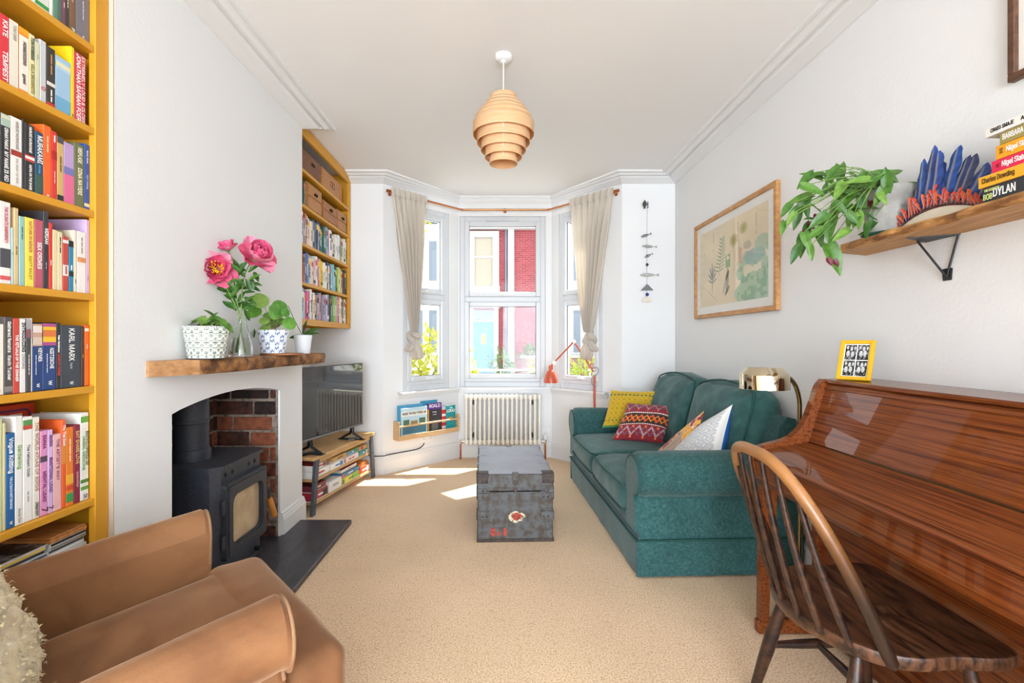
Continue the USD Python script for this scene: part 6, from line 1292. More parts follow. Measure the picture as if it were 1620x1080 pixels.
part(bl, 'shade', lathe([(0, .101), (.066, .100), (.073, .098), (.100, .070), (.104, .062), (.105, .003), (.1055, 0), (.1035, 0), (.103, .003), (.102, .06), (.07, .094), (0, .097)], 48, sc_), M_brass, 35)
part(bl, 'bulb', lathe([(0, .02), (.022, .026), (.027, .048), (.016, .075), (.012, .094)], 16, sc_), mat('bulb_glass', '#f4f1ea', .15), True)

# ================================================================ CUSHIONS
def pillow(name, label, T, u, v, thick, front, backc, n=90, group=None, shape=.55):
    T, u, v = (np.asarray(x, float) for x in (T, u, v)); nn = np.cross(u, v); nn /= np.linalg.norm(nn); fl_ = nn @ (T + (u + v) / 2 - [0, 0, CAM_Z + .6]) > 0; nn = -nn if fl_ else nn
    def surf(sg):
        def fn(a, b):
            x, y = a * 2 - 1, b * 2 - 1; e = np.clip((1 - x ** 2), 0, 1) ** shape * np.clip((1 - y ** 2), 0, 1) ** shape
            px_ = .5 + x * .5 * (1 - .05 * (1 - y ** 2) * 0 - .055 * (1 - np.abs(y) ** 2) * np.abs(x) ** 2); py_ = .5 + y * .5 * (1 - .055 * (1 - np.abs(x) ** 2) * np.abs(y) ** 2)
            w = thick / 2 * e * (1 + .06 * np.sin(x * 5 + y * 4))
            return T + px_[..., None] * u + py_[..., None] * v + sg * w[..., None] * nn
        return grid(fn, n, n)
    a, b = surf(1), surf(-1); b2 = TM(b.vertices, np.asarray(b.faces)[:, ::-1] if not fl_ else b.faces); uv = a.metadata['uv']
    if fl_: a = TM(a.vertices, np.asarray(a.faces)[:, ::-1])
    t = thing(name, label, 'cushion', T + (u + v) / 2 - [0, 0, .15], 0, group)
    part(t, 'front', a, paint_mat('woven_print', .9, sheen_weight=.2), True, paint=front(uv[:, 0], uv[:, 1]))
    part(t, 'back', b2, cmat(backc, .9), True)
    return t
def A3(h): return np.array(lin(h))[None]
def kilim(u, v):
    c = np.repeat(A3('#8e2230'), len(u), 0); y = 1 - v
    def put(m, h): c[m] = lin(h)
    def zig(yc, hh, n, ph, th, m0, h):
        s = np.abs(((u * n + ph) % 1) - .5) * 2; put(m0 & (np.abs((y - yc) / hh - (s - .5)) < th), h)
    put((y > .37) & (y < .66), '#3a2726')
    zig(.86, .16, 5, 0, .13, y > .74, '#b08a94'); zig(.86, .16, 5, .5, .13, y > .74, '#5d3b45')
    for k in range(5): put((np.hypot((u - (k + .5) / 5) * 1.0, (y - .755) * 1.3) < .022), '#e0632a')
    zig(.51, .15, 4.5, .1, .22, (y > .40) & (y < .63), '#d9591f'); zig(.51, .15, 4.5, .6, .13, (y > .40) & (y < .63), '#e88a2a')
    put((y > .655) & (y < .68) & (np.sin(u * 150) > -.7), '#efe0d2'); put((y > .35) & (y < .375) & (np.sin(u * 150) > -.7), '#efe0d2')
    zig(.20, .20, 4, .15, .16, y < .335, '#b79aa0'); zig(.20, .20, 4, .65, .10, y < .335, '#7d5a66')
    for k in range(4):
        for yy in (.06, .30): d = np.abs(u - (k + .35) / 4) + np.abs(y - yy); put(d < .030, '#e8702c'); put(d < .012, '#f0c070')
    c *= (.88 + .24 * meshkit.fbm(np.stack([u * 90, v * 90, 0 * u], -1), 2))[:, None]; return c
def mustard(u, v):
    c = np.repeat(A3('#c9a11d'), len(u), 0); y = 1 - v
    m = ((np.abs(np.sin(u * 26)) + np.abs(np.sin(y * 26))) < .55); c[m] = lin('#6c7a3a'); m = (np.hypot(np.sin(u * 26 + 1.57), np.sin(y * 26 + 1.57)) < .22); c[m] = lin('#4a6a4a')
    m = (np.abs(y - .86) < .02) & (np.sin(u * 70) > 0); c[m] = lin('#3f6a44'); m = (np.abs(y - .18) < .018) & (np.sin(u * 70) > 0); c[m] = lin('#5a6a2c'); c[y > .96] = lin('#d9b63a'); c[y < .05] = lin('#4f8a4a'); return c
def lace(u, v):
    c = np.repeat(A3('#dfdcd8'), len(u), 0)
    g = np.sin(u * 120) * np.sin(v * 120); c[g < -.55] = lin('#a9b6c8'); r = np.hypot((u * 9) % 1 - .5, (v * 9) % 1 - .5); c[np.abs(r - .3) < .05] = lin('#b4bfcd'); c[(r < .12)] = lin('#f4f2ef')
    c[(np.abs(v - .86) < .05) & (np.sin(u * 90) > .2)] = lin('#b88aa0'); c[(u < .05) | (v > .95)] = lin('#f2f0ec'); return c
def patch(u, v):
    c = np.repeat(A3('#b59c88'), len(u), 0); n_ = meshkit.fbm(np.stack([u * 16, v * 16, 0 * u], -1), 2, 4); b = (u < .24) | (v < .22)
    c[b] = lin('#d8862a'); c[b & (n_ > .55)] = lin('#8e2438'); c[b & (n_ < .40)] = lin('#e6b04a'); c[b & (np.abs(n_ - .5) < .02)] = lin('#efe0d0'); c[(np.sin(v * 44) > .85) & ~b] = lin('#a58b78'); return c
pillow('scatter_cushion', 'mustard-yellow woven cushion with green specks in the far corner of the sofa', (.915, 4.06, .800), (.33, -.10, .0), (-.100, -.12, -.29), .10, mustard, '#b8911c')
pillow('scatter_cushion', 'dark red kilim cushion with orange zigzags leaning on the yellow cushion', (.985, 3.80, .725), (.335, -.105, -.005), (-.165, -.19, -.245), .11, kilim, '#7c2630')
pillow('scatter_cushion', 'orange and taupe patchwork cushion tucked behind the lace cushion', (1.225, 2.96, .785), (-.21, .26, -.31), (-.13, -.13, -.31), .10, patch, '#b59c88')
pillow('scatter_cushion', 'white lace-fronted cushion with a bright blue back behind the near arm', (1.322, 2.80, .845), (-.21, .30, -.31), (-.14, -.13, -.33), .20, lace, '#1f6fc8')
# ================================================================ PLANTS
def leaf_mat(name, a, b, rough=.4, tr=.35):
    return usdkit.material(stage, '/World/Looks/' + name, {'tc': ('texture_coordinate', {}), 'n': ('noise_texture', {'scale': 60, 'detail': 3.0}), 'r': ('rgb_ramp', {'ramp': [(.35, lin(a)), (.65, lin(b))]}), 'd': ('principled_bsdf', {'roughness': rough}), 't': ('translucent_bsdf', {'color': lin(b)}), 'm': ('mix_closure', {'fac': tr})},
        [('tc.object', 'n.vector'), ('n.fac', 'r.fac'), ('r.color', 'd.base_color'), ('d.BSDF', 'm.closure1'), ('t.BSDF', 'm.closure2')], surface='m.closure')
M_lf = [leaf_mat('leaf_green_%d' % i, a, b) for i, (a, b) in enumerate((('#4f7f2c', '#6d9c3c'), ('#3f6f2a', '#5b8a36'), ('#6c9a3c', '#8fb653'), ('#35602a', '#4c7a36')))]
M_round = [leaf_mat('round_leaf_%d' % i, a, b) for i, (a, b) in enumerate((('#5f9a38', '#7db548'), ('#4c8433', '#6aa040'), ('#8fbb52', '#a9cc6a')))]
M_stem = mat('green_stem', '#6f8f45', .5); M_soil = mat('potting_soil', '#3a2c22', .95, var=(90, '#251c16'))
def unit(x): x = np.asarray(x, float); return x / max(np.linalg.norm(x), 1e-9)
def leaf(base, d, n_, L, W, droop=.25, fold=.2, heart=True, nu=6, nv=9):
    """a single blade: base, direction of the tip, face normal"""
    d = unit(d); n_ = unit(np.asarray(n_, float) - d * (np.asarray(n_, float) @ d)); s = np.cross(n_, d)
    def fn(u, v):
        x = u * 2 - 1; t_ = v
        w = (np.sin(np.clip(t_ * .94 + .06, 0, 1) ** .62 * PI) ** .85 if heart else np.sin(np.clip(t_ * .97 + .03, 0, 1) ** .9 * PI) ** .75) * W / 2
        back = -.12 * L * (np.abs(x) ** 1.5) * (1 - t_) ** 4 * heart
        return np.asarray(base) + (t_ * L + back)[..., None] * d + (x * w)[..., None] * s + (np.abs(x) * w * fold - droop * L * t_ ** 2 + 0)[..., None] * n_
    m = grid(fn, nu, nv); v = np.asarray(m.vertices) - n_ * .0006
    return cat(m, TM(v, np.asarray(m.faces)[:, ::-1]))
def disc_leaf(c, n_, R, cup=.12, seed=0):
    n_ = unit(n_); a = unit(np.cross(n_, [0.3, .2, 1.0])); b = np.cross(n_, a)
    def fn(u, v):
        th = u * 2 * PI; r = v * R * (1 + .04 * np.sin(th * 3 + seed)); return np.asarray(c) + (r * np.cos(th))[..., None] * a + (r * np.sin(th))[..., None] * b + (-cup * R * v ** 2 + .02 * R * np.sin(th * 5) * v)[..., None] * n_
    m = grid(fn, 18, 4, True); v = np.asarray(m.vertices) - n_ * .0007; return cat(m, TM(v, np.asarray(m.faces)[:, ::-1]))
def stem(a, b, sag=(0, 0, .02), r=.0016): a, b = np.asarray(a, float), np.asarray(b, float); return tube(bez([a, (a + b) / 2 + np.asarray(sag), b], 6), r, 6)
def pot_thing(name, label, c, prof, paintfn, m, n=72):
    t = thing(name, label, 'potted plant', c)
    g = lathe(prof, n, c)
    # uniform sampling of the wall for the painted pattern
    if paintfn:
        pr = np.asarray(prof); zz = np.linspace(pr[1][1], pr[2][1], 60); rr = np.interp(zz, [pr[1][1], pr[2][1]], [pr[1][0], pr[2][0]])
        wall = lathe(np.stack([rr + .0004, zz], 1), 180, c); v = np.asarray(wall.vertices) - np.asarray(c); th = np.arctan2(v[:, 1], v[:, 0])
        b = part(t, 'pot', g, m, 40); part(b, 'painted_glaze', wall, paint_mat('painted_glaze', .2, coat_weight=.4), True, paint=paintfn(th, (v[:, 2] - zz[0]) / (zz[-1] - zz[0])))
    else: part(t, 'pot', g, m, 40)
    return t
def scroll_paint(fg, bg, nx, ny, thick):
    def fn(th, z):
        c = np.repeat(A3(bg), len(th), 0); u = th / (2 * PI) * nx; v = z * ny; row = np.floor(v); uu = (u + .5 * (row % 2)) % 1 - .5; vv = v % 1 - .5
        for sx in (-1, 1):
            x, y = uu * sx - .24, vv; r = np.hypot(x, y); a = np.arctan2(y, x); sp_ = np.abs(((r * 9 - a / (2 * PI) * 1.0 + 10) % 1) - .5); c[(sp_ < thick) & (r < .26)] = lin(fg)
            x, y = uu * sx - .08, vv - .36 * np.sign(vv); r = np.hypot(x, y); c[(np.abs(r - .10) < thick * .13)] = lin(fg)
        c[(np.abs(uu) < .028) & (np.abs(vv) > .1)] = lin(fg); c[(np.hypot(uu, vv) < .05)] = lin(fg); c[np.abs(np.abs(uu) - .46) + np.abs(vv) * .3 < .05] = lin(fg); return c
    return fn
def sprig_paint(fg, bg):
    def fn(th, z):
        c = np.repeat(A3(bg), len(th), 0); u = th / (2 * PI) * 9; v = z * 3.2; row = np.floor(v); uu = (u + .5 * (row % 2)) % 1 - .5; vv = v % 1 - .5
        c[np.abs(vv - .25 * np.sin(uu * 6)) < .045] = lin(fg)
        for k in range(6): x0, y0 = -.4 + .16 * k, .25 * math.sin((-.4 + .16 * k) * 6) + (.16 if k % 2 else -.16); c[((uu - x0) / .07) ** 2 + ((vv - y0) / .14) ** 2 < 1] = lin(fg)
        return c
    return fn
ZM = 1.1265
def pprof(r0, r1, h, lip=.0): return [(0, .002), (r0, .0), (r1, h), (r1 - .006, h + .001), (r1 - .009, h - .012), (0, h - .014)]
# 1 green scroll pot
c1 = np.array([-1.238, 2.08, ZM + .004]); p_r = random.Random(2)
solo('plant_saucer', 'thin dark coaster under the green patterned plant pot on the mantel', 'saucer', lathe([(0, 0), (.072, 0), (.074, .003), (0, .003)], 36, (c1[0], c1[1], ZM + .0003)), M_slate, 30)
t = pot_thing('potted_plant', 'low leafy plant in a green scroll-patterned ceramic pot on the mantel shelf', c1, pprof(.068, .088, .132), scroll_paint('#33543f', '#eef0e6', 15, 4.6, .21), mat('cream_glaze', '#eef0e6', .2))
part(t, 'soil', lathe([(0, .122), (.078, .121)], 24, c1), M_soil)
for px, py, dx, dy, L, W, mi in ((311, 505, -1, .05, .062, .058, 2), (300, 512, -1, -.3, .05, .04, 0), (322, 507, -.2, .2, .06, .055, 2), (332, 509, .3, .15, .058, .05, 1), (337, 500, .4, .5, .05, .030, 0), (331, 494, -.3, .4, .045, .022, 1), (345, 505, .8, -.1, .055, .042, 1), (352, 511, 1, -.4, .06, .045, 0), (363, 519, .8, -.8, .05, .034, 0), (359, 527, .2, -1, .05, .032, 2), (318, 512, -.4, -.1, .05, .045, 1), (343, 513, .4, -.4, .05, .04, 3)):
    q = P(px, py, 2.08 + p_r.uniform(-.05, .05)); d = np.array([dx, p_r.uniform(-.4, .3), dy]); b0 = q - unit(d) * L * .5
    part(t, 'leaf', leaf(b0, d, (.25, -.5, .9), L, W, .15, .25), M_lf[mi], True); part(t, 'stem', stem(c1 + [p_r.uniform(-.02, .02), p_r.uniform(-.02, .02), .12], b0), M_stem, True)
# 2 blue sprig pot: round-leaved plant
c2 = np.array([-1.212, 2.636, ZM + .012])
solo('plant_saucer', 'round brown wooden coaster under the blue patterned pot on the mantel', 'saucer', lathe([(0, 0), (.108, 0), (.110, .004), (.108, .010), (0, .0105)], 36, (c2[0] + .02, c2[1] + .06, ZM + .0003)), mat('coaster_wood', '#a8714a', .5, var=(12, '#8a5636', 6)), 30)
t = pot_thing('potted_plant', 'round-leaved plant in a white pot with blue sprigs on the mantel shelf', c2, pprof(.058, .080, .122), sprig_paint('#5b7fb2', '#eef2f6'), mat('white_glaze', '#eef2f6', .2))
part(t, 'soil', lathe([(0, .112), (.070, .111)], 24, c2), M_soil)
for px, py, R, mi, nx, nz in ((412, 475, 23, 2, .5, .3), (400, 492, 23, 0, .2, .6), (438, 492, 23, 0, .6, .2), (443, 486, 22, 1, .8, .2), (432, 509, 21, 1, .3, .5), (418, 507, 14, 2, .3, .7), (419, 517, 18, 2, -.2, .8), (452, 494, 13, 1, .9, .1), (458, 511, 19, 0, .7, .2), (401, 527, 13, 1, -.9, .1), (424, 500, 14, 0, .3, .5), (446, 508, 12, 1, .5, .6), (434, 501, 10, 2, .2, .8)):
    Y = 2.60 + p_r.uniform(-.07, .07); q = P(px, py, Y); part(t, 'leaf', disc_leaf(q, (nx, -.8, nz), R / 2 / .9 * Y / 780, .1, px), M_round[mi], True)
    part(t, 'stem', stem(c2 + [0, 0, .11], q + [.0, .004, 0], (p_r.uniform(-.02, .02), 0, .02), .0013), mat('red_stem', '#8a7a4a', .5), True)
# 3 white fluted pot: orchid leaves and bare stalk
c3 = np.array([-1.195, 2.99, ZM + .0005])
t = pot_thing('potted_plant', 'small orchid without flowers in a plain white pot at the window end of the mantel', c3, [(0, .002), (.040, .0), (.0535, .112), (.048, .113), (.045, .100), (0, .098)], None, mat('white_glaze', '#f2f1ee', .2))
part(t, 'soil', lathe([(0, .101), (.045, .100)], 24, c3), M_soil)
for dx, dy, dz, L, W in ((.8, -.2, .45, .115, .042), (.25, -.3, .9, .11, .040), (-.7, -.2, -.05, .08, .03), (.6, .3, .2, .10, .04)):
    part(t, 'leaf', leaf(c3 + [0, 0, .105], (dx, dy, dz), (-.6 * np.sign(dx), -.7, .6), L, W, .12, .3, False), M_lf[3 if dz > .8 else 1], True)
part(t, 'flower_stalk', tube(bez([c3 + [0, 0, .10], P(463, 500, 2.98), P(456, 484, 2.97)], 8), .0018, 6), cmat('#4a3a30', .6), True)
part(t, 'flower_stalk', tube(bez([c3 + [.002, 0, .10], P(487, 500, 2.98), P(488, 480, 2.97), P(497, 475, 2.96), P(508, 480, 2.96)], 8), .0014, 6), cmat('#4a3a30', .6), True)

# vase and peonies
cv = np.array([-1.222, 2.325, ZM + .0005]); h_ = .186
M_vglass = mat('clear_glass', '#f6fbf8', .0, transmission_weight=1.0, ior=1.45); M_water = mat('vase_water', '#f4faf4', .0, transmission_weight=1.0, ior=1.33)
vp = [(0, .001), (.049, .001), (.0525, .006), (.050, .05), (.038, .105), (.026, .145), (.0225, .165), (.026, .184), (.0262, .1865), (.0245, .1865), (.0205, .165), (.024, .145), (.036, .105), (.0475, .05), (.049, .012), (0, .010)]
va = thing('glass_vase', 'clear conical glass vase of water holding pink peonies on the mantel shelf', 'vase', cv)
part(va, 'glass', lathe(vp, 48, cv), M_vglass, 40)
part(va, 'water', lathe([(0, .0105), (.0485, .0125), (.0470, .05), (.0385, .09), (0, .09)], 40, cv), M_water, 40)
M_pet = [leaf_mat('peony_petal_%d' % i, a, b, .55, .35) for i, (a, b) in enumerate((('#ee5f8f', '#f787aa'), ('#e84a7f', '#f06d98'), ('#f48fb0', '#f9b0c6'), ('#e23468', '#ea5580')))]
def petal(c, d, n_, L, W, cup, seed):
    d = unit(d); n_ = unit(np.asarray(n_, float) - d * (np.asarray(n_, float) @ d)); s = np.cross(n_, d)
    def fn(u, v):
        x = u * 2 - 1; w = W / 2 * np.sin(np.clip(v * .80 + .10, 0, 1) * PI) ** .8 * (1 + .25 * v); ruf = .05 * L * np.sin(x * 6 + seed) * v ** 3
        return np.asarray(c) + (v * L * (1 - .10 * x ** 2 * v))[..., None] * d + (x * w)[..., None] * s + (cup * L * (.8 * v ** 2 + .55 * (x * w / (W / 2 + 1e-9)) ** 2) + ruf)[..., None] * n_
    m = grid(fn, 8, 9); q = np.asarray(m.vertices) - n_ * .0008; return cat(m, TM(q, np.asarray(m.faces)[:, ::-1]))
def peony(label, c, face, R, opened, seed, neck):
    r_ = random.Random(seed); t = thing('peony', label, 'flower', c, 0, 'peonies in the glass vase'); face = unit(face); a = unit(np.cross(face, (.2, .1, 1))); b = np.cross(face, a)
    def ring(n, tilt, L, W, cup, off, mats, jit=.2):
        for k in range(n):
            th = 2 * PI * k / n + off + r_.uniform(-jit, jit); o = math.cos(th) * a + math.sin(th) * b; ti = tilt + r_.uniform(-.15, .15); d = o * math.cos(ti) + face * math.sin(ti); nn = face * math.cos(ti) - o * math.sin(ti)
            part(t, 'petal', petal(np.asarray(c) - face * R * .25 + o * R * .05, d, nn, L * R * r_.uniform(.9, 1.1), W * R, cup, r_.uniform(0, 6)), M_pet[r_.choice(mats)], True)
    if opened:
        ring(6, .05, 1.12, .95, .25, 0, (0, 2)); ring(6, .45, .95, .85, .35, .5, (0, 1)); ring(5, .85, .8, .7, .35, .2, (3, 1))
        st_ = []
        for k in range(60):
            th, rr = r_.uniform(0, 2 * PI), R * .36 * math.sqrt(r_.random()); p = np.asarray(c) + (math.cos(th) * a + math.sin(th) * b) * rr; q = p + face * R * (.22 + .12 * r_.random()) + unit(p - c + 1e-6) * R * .06
            st_ += [cyl(p - face * R * .15, q, R * .012, n=5), trimesh.creation.icosphere(subdivisions=0, radius=R * .045).apply_translation(q)]
        part(t, 'stamens', cat(st_), mat('yellow_stamen', '#f2b01e', .6), kind='stuff', label='dense yellow stamens in the open flower')
    else:
        ring(6, .15, 1.1, 1.0, .4, 0, (0, 2)); ring(6, .6, 1.0, .95, .55, .4, (0, 1, 2)); ring(5, 1.0, .9, .8, .6, .1, (1, 0)); ring(4, 1.3, .8, .7, .5, .3, (2, 0))
    part(t, 'calyx', place(lathe([(0, -.004), (R * .22, .002), (R * .26, .012), (0, .014)], 12), trimesh.geometry.align_vectors([0, 0, 1], face)[:3, :3], np.asarray(c) - face * R * .32), M_stem, True)
    base = cv + np.array([r_.uniform(-.018, .018), r_.uniform(-.015, .015), .02]); nk = cv + np.array([r_.uniform(-.008, .008), r_.uniform(-.008, .008), .165])
    pts = [base, nk] + [P(*q) for q in neck] + [np.asarray(c) - face * R * .3]; part(t, 'stem', tube(bez(pts, 8), .0028, 8), M_stem, True); return t, bez(pts, 8)
p1_, s1 = peony('open pink peony with a yellow centre, turned towards the armchair', P(341, 425, 2.27), (.66, -.74, .10), .080, True, 3, [(362, 462, 2.31)])
p2_, s2 = peony('small rounded pink peony at the back of the vase', P(360, 392, 2.36), (-.1, -.3, .9), .050, False, 5, [(371, 450, 2.34), (369, 415, 2.35)])
p3_, s3 = peony('large full pink peony leaning towards the window', P(406, 405, 2.33), (.62, -.45, .45), .088, False, 9, [(384, 450, 2.33), (391, 425, 2.33)])
lr = random.Random(17)
def lance(owner, px, py, Y, dx, dz, L, W=.020): part(owner, 'leaf', leaf(P(px, py, Y), (dx, lr.uniform(-.5, .2), dz), (.2, -.8, .6), L, W, .15, .3, False), M_lf[lr.choice((0, 1, 3, 1))], True)
for own, px, py, dx, dz, L in ((p1_, 345, 458, -1, -.1, .075), (p1_, 357, 462, -.8, .5, .06), (p1_, 352, 458, -.1, .6, .05), (p1_, 350, 460, -.5, .2, .06), (p1_, 372, 476, -.6, .4, .06), (p1_, 366, 470, .5, .5, .05), (p2_, 374, 432, .5, .8, .07), (p2_, 375, 440, .3, 1, .07), (p2_, 372, 455, .6, .6, .06), (p2_, 374, 462, -.4, .8, .055), (p2_, 377, 478, .4, .7, .06), (p2_, 376, 485, .6, .2, .055),
                               (p3_, 398, 440, .2, -.9, .05), (p3_, 393, 444, .7, .4, .06), (p3_, 396, 448, 1, -.1, .06), (p3_, 390, 450, .8, -.3, .07), (p3_, 384, 463, .9, .1, .07), (p3_, 386, 470, .7, -.3, .06), (p3_, 380, 478, .9, -.2, .07), (p3_, 402, 430, .5, -.8, .05), (p3_, 388, 438, -.5, .7, .05), (p3_, 384, 490, .7, .3, .06), (p2_, 368, 488, -.6, .5, .06), (p1_, 372, 490, -.5, .6, .05)):
    lance(own, px, py, 2.33 + lr.uniform(-.04, .04), dx, dz, L * 1.1, .022)
for k in range(26):
    lance((p1_, p2_, p3_)[k % 3], lr.uniform(366, 400), lr.uniform(425, 492), 2.33 + lr.uniform(-.05, .05), lr.uniform(-1, 1), lr.uniform(-.3, 1), lr.uniform(.05, .075), .020)

# trailing plant on the right wall shelf
c4 = np.array([1.483, 1.885, 1.6125])
solo('plant_saucer', 'dark green glazed saucer under the grey pot on the rustic wall shelf', 'saucer', lathe([(0, 0), (.070, 0), (.086, .010), (.083, .0115), (.066, .004), (0, .004)], 40, (1.483, 1.885, 1.6008)), mat('green_glaze', '#2f6a62', .15), 40)
t = thing('trailing_plant', 'heart-leaved trailing plant in a grey cement pot at the end of the rustic wall shelf', 'potted plant', c4)
part(t, 'pot', lathe([(0, -.006), (.060, -.006), (.066, .004), (.084, .150), (.0855, .168), (.078, .168), (.074, .150), (0, .148)], 44, c4), mat('grey_cement', '#aaa8a2', .8, var=(16, '#8e8c87', 6), bump=(60, .001)), 40)
part(t, 'soil', lathe([(0, .152), (.074, .151)], 24, c4), M_soil)
Lf = [(293, 285, -.9, -.7, 30), (310, 300, .9, -.4, 30), (281, 315, -.9, -.2, 30), (262, 333, -.8, -.9, 22), (284, 333, -.5, -.9, 30), (272, 342, -.6, -.8, 24), (297, 335, .1, -1, 20), (332, 285, -.3, -.9, 26), (333, 277, -.6, -.7, 22), (349, 278, -.2, -.9, 30), (357, 297, -.9, -.2, 30), (362, 312, -.5, -.8, 28), (346, 322, -.5, -.9, 26), (379, 325, -.9, .1, 36), (392, 338, -.7, .2, 30), (365, 345, -.2, -1, 28), (312, 350, -.7, -.6, 28), (295, 365, -.6, -.8, 26), (288, 390, -.3, -1, 32), (297, 383, .1, -1, 26), (306, 371, -.8, -.6, 24), (318, 378, .2, -1, 24), (303, 402, 0, -1, 20),
      (343, 412, .3, -1, 44), (397, 355, -.4, -.9, 30), (389, 368, -.9, -.1, 18), (413, 286, -.9, .1, 34), (421, 277, -.2, .9, 24), (435, 291, .3, -.9, 26), (440, 270, .9, .5, 26), (452, 301, .9, .3, 28), (474, 292, 1, .1, 26), (385, 293, -1, .1, 26), (269, 348, -.5, -.9, 20), (279, 352, -.3, -1, 22), (258, 362, -.4, -1, 20), (276, 405, -.4, -.9, 24), (326, 300, -.6, -.6, 24), (340, 305, .3, -.9, 22), (352, 330, .5, -.8, 22), (410, 280, .4, .4, 20), (425, 300, .2, -1, 24), (321, 345, -.8, -.5, 22), (308, 325, -.6, .3, 22), (338, 352, -.3, -.9, 24), (301, 345, -.9, .1, 20), (318, 362, -.5, -.8, 20), (291, 375, -.9, -.5, 20), (431, 312, .6, -.7, 18), (384, 303, -.6, .6, 22)]
pr_ = random.Random(8)
Lf = [(a, b, c, d, e * .9) for a, b, c, d, e in Lf] + [(pr_.uniform(325, 420), pr_.uniform(300, 372), pr_.uniform(-.8, .4), pr_.uniform(-1, 0), pr_.uniform(18, 27)) for _ in range(16)] + [(pr_.uniform(300, 430), pr_.uniform(272, 300), pr_.uniform(-1, .8), pr_.uniform(-.5, .6), pr_.uniform(18, 27)) for _ in range(10)]
for px, py, dx, dz, Lp in Lf:
    px = px + 980; Y = 1.88 + (pr_.uniform(-.07, .10) if px < 1350 else pr_.uniform(-.12, .04)); q = P(px, py, Y); q[0] = min(q[0], 1.565); L = Lp * 1.55 * Y / 780; d = unit((dx, pr_.uniform(-.5, .3), dz)); b0 = q - d * L * .5
    part(t, 'leaf', leaf(b0, d, (-.45 + pr_.uniform(-.3, .3), -.75, .45 + pr_.uniform(-.2, .3)), L * .9, L * .40, .18, .28), M_lf[pr_.choice((0, 1, 1, 2, 3, 0))], True)
    src = c4 + np.array([pr_.uniform(-.05, .05), pr_.uniform(-.05, .05), .155])
    if py > 340 or px < 1310: mid_ = src * .55 + b0 * .45 + np.array([-.03, -.01, .05 if py < 380 else .03]); part(t, 'stem', tube(bez([src, src + (mid_ - src) * .5 + [0, 0, .03], mid_, b0], 5), .0016, 6), M_stem, True)
    else: part(t, 'stem', stem(src, b0, (0, 0, .025)), M_stem, True)
for px, py in ((1292, 339), (1280, 352), (1275, 364), (1319, 411), (1310, 408), (1376, 318)):
    q = P(px, py, 1.86); part(t, 'red_leaf', leaf(q, (-.4 + pr_.random(), -.2, -.8), (-.4, -.8, .3), .032, .022, .2, .3), leaf_mat('wine_leaf', '#5c1a26', '#7a2634') if '/World/Looks/wine_leaf' not in [str(x.GetPath()) for x in stage.GetPrimAtPath('/World/Looks').GetChildren()] else UsdShade.Material.Get(stage, '/World/Looks/wine_leaf'), True, label='small wine-red leaf')

# ================================================================ THE STREET OUTSIDE
M_brickw = usdkit.material(stage, '/World/Looks/red_house_brick', {'tc': ('texture_coordinate', {}), 'mp': ('mapping', {'rotation': (PI / 2, 0, 0)}), 'b': ('brick_texture', {'color1': lin('#a03f49'), 'color2': lin('#8c323c'), 'mortar': lin('#97706c'), 'scale': 1.0, 'brick_width': .23, 'row_height': .075, 'mortar_size': .006}), 'p': ('principled_bsdf', {'roughness': .9})},
    [('tc.object', 'mp.vector'), ('mp.vector', 'b.vector'), ('b.color', 'p.base_color')], surface='p.BSDF')
M_stone = mat('painted_stone', '#c2c1be', .8); M_roof = mat('roof_slate', '#8d9097', .8); M_road = mat('road_asphalt', '#a3a3a3', .9); M_pave = mat('pavement', '#cfc9c0', .9)
FYd = 20.0
S('ground', 'grey street and front gardens outside the bay window', 'ground', cat(box((-30, 5.30, -.42), (30, 60, -.30))), M_road)
S('pavement', 'pale pavement across the street', 'pavement', box((-30, 15.5, -.30), (30, 18.2, -.20)), M_pave)
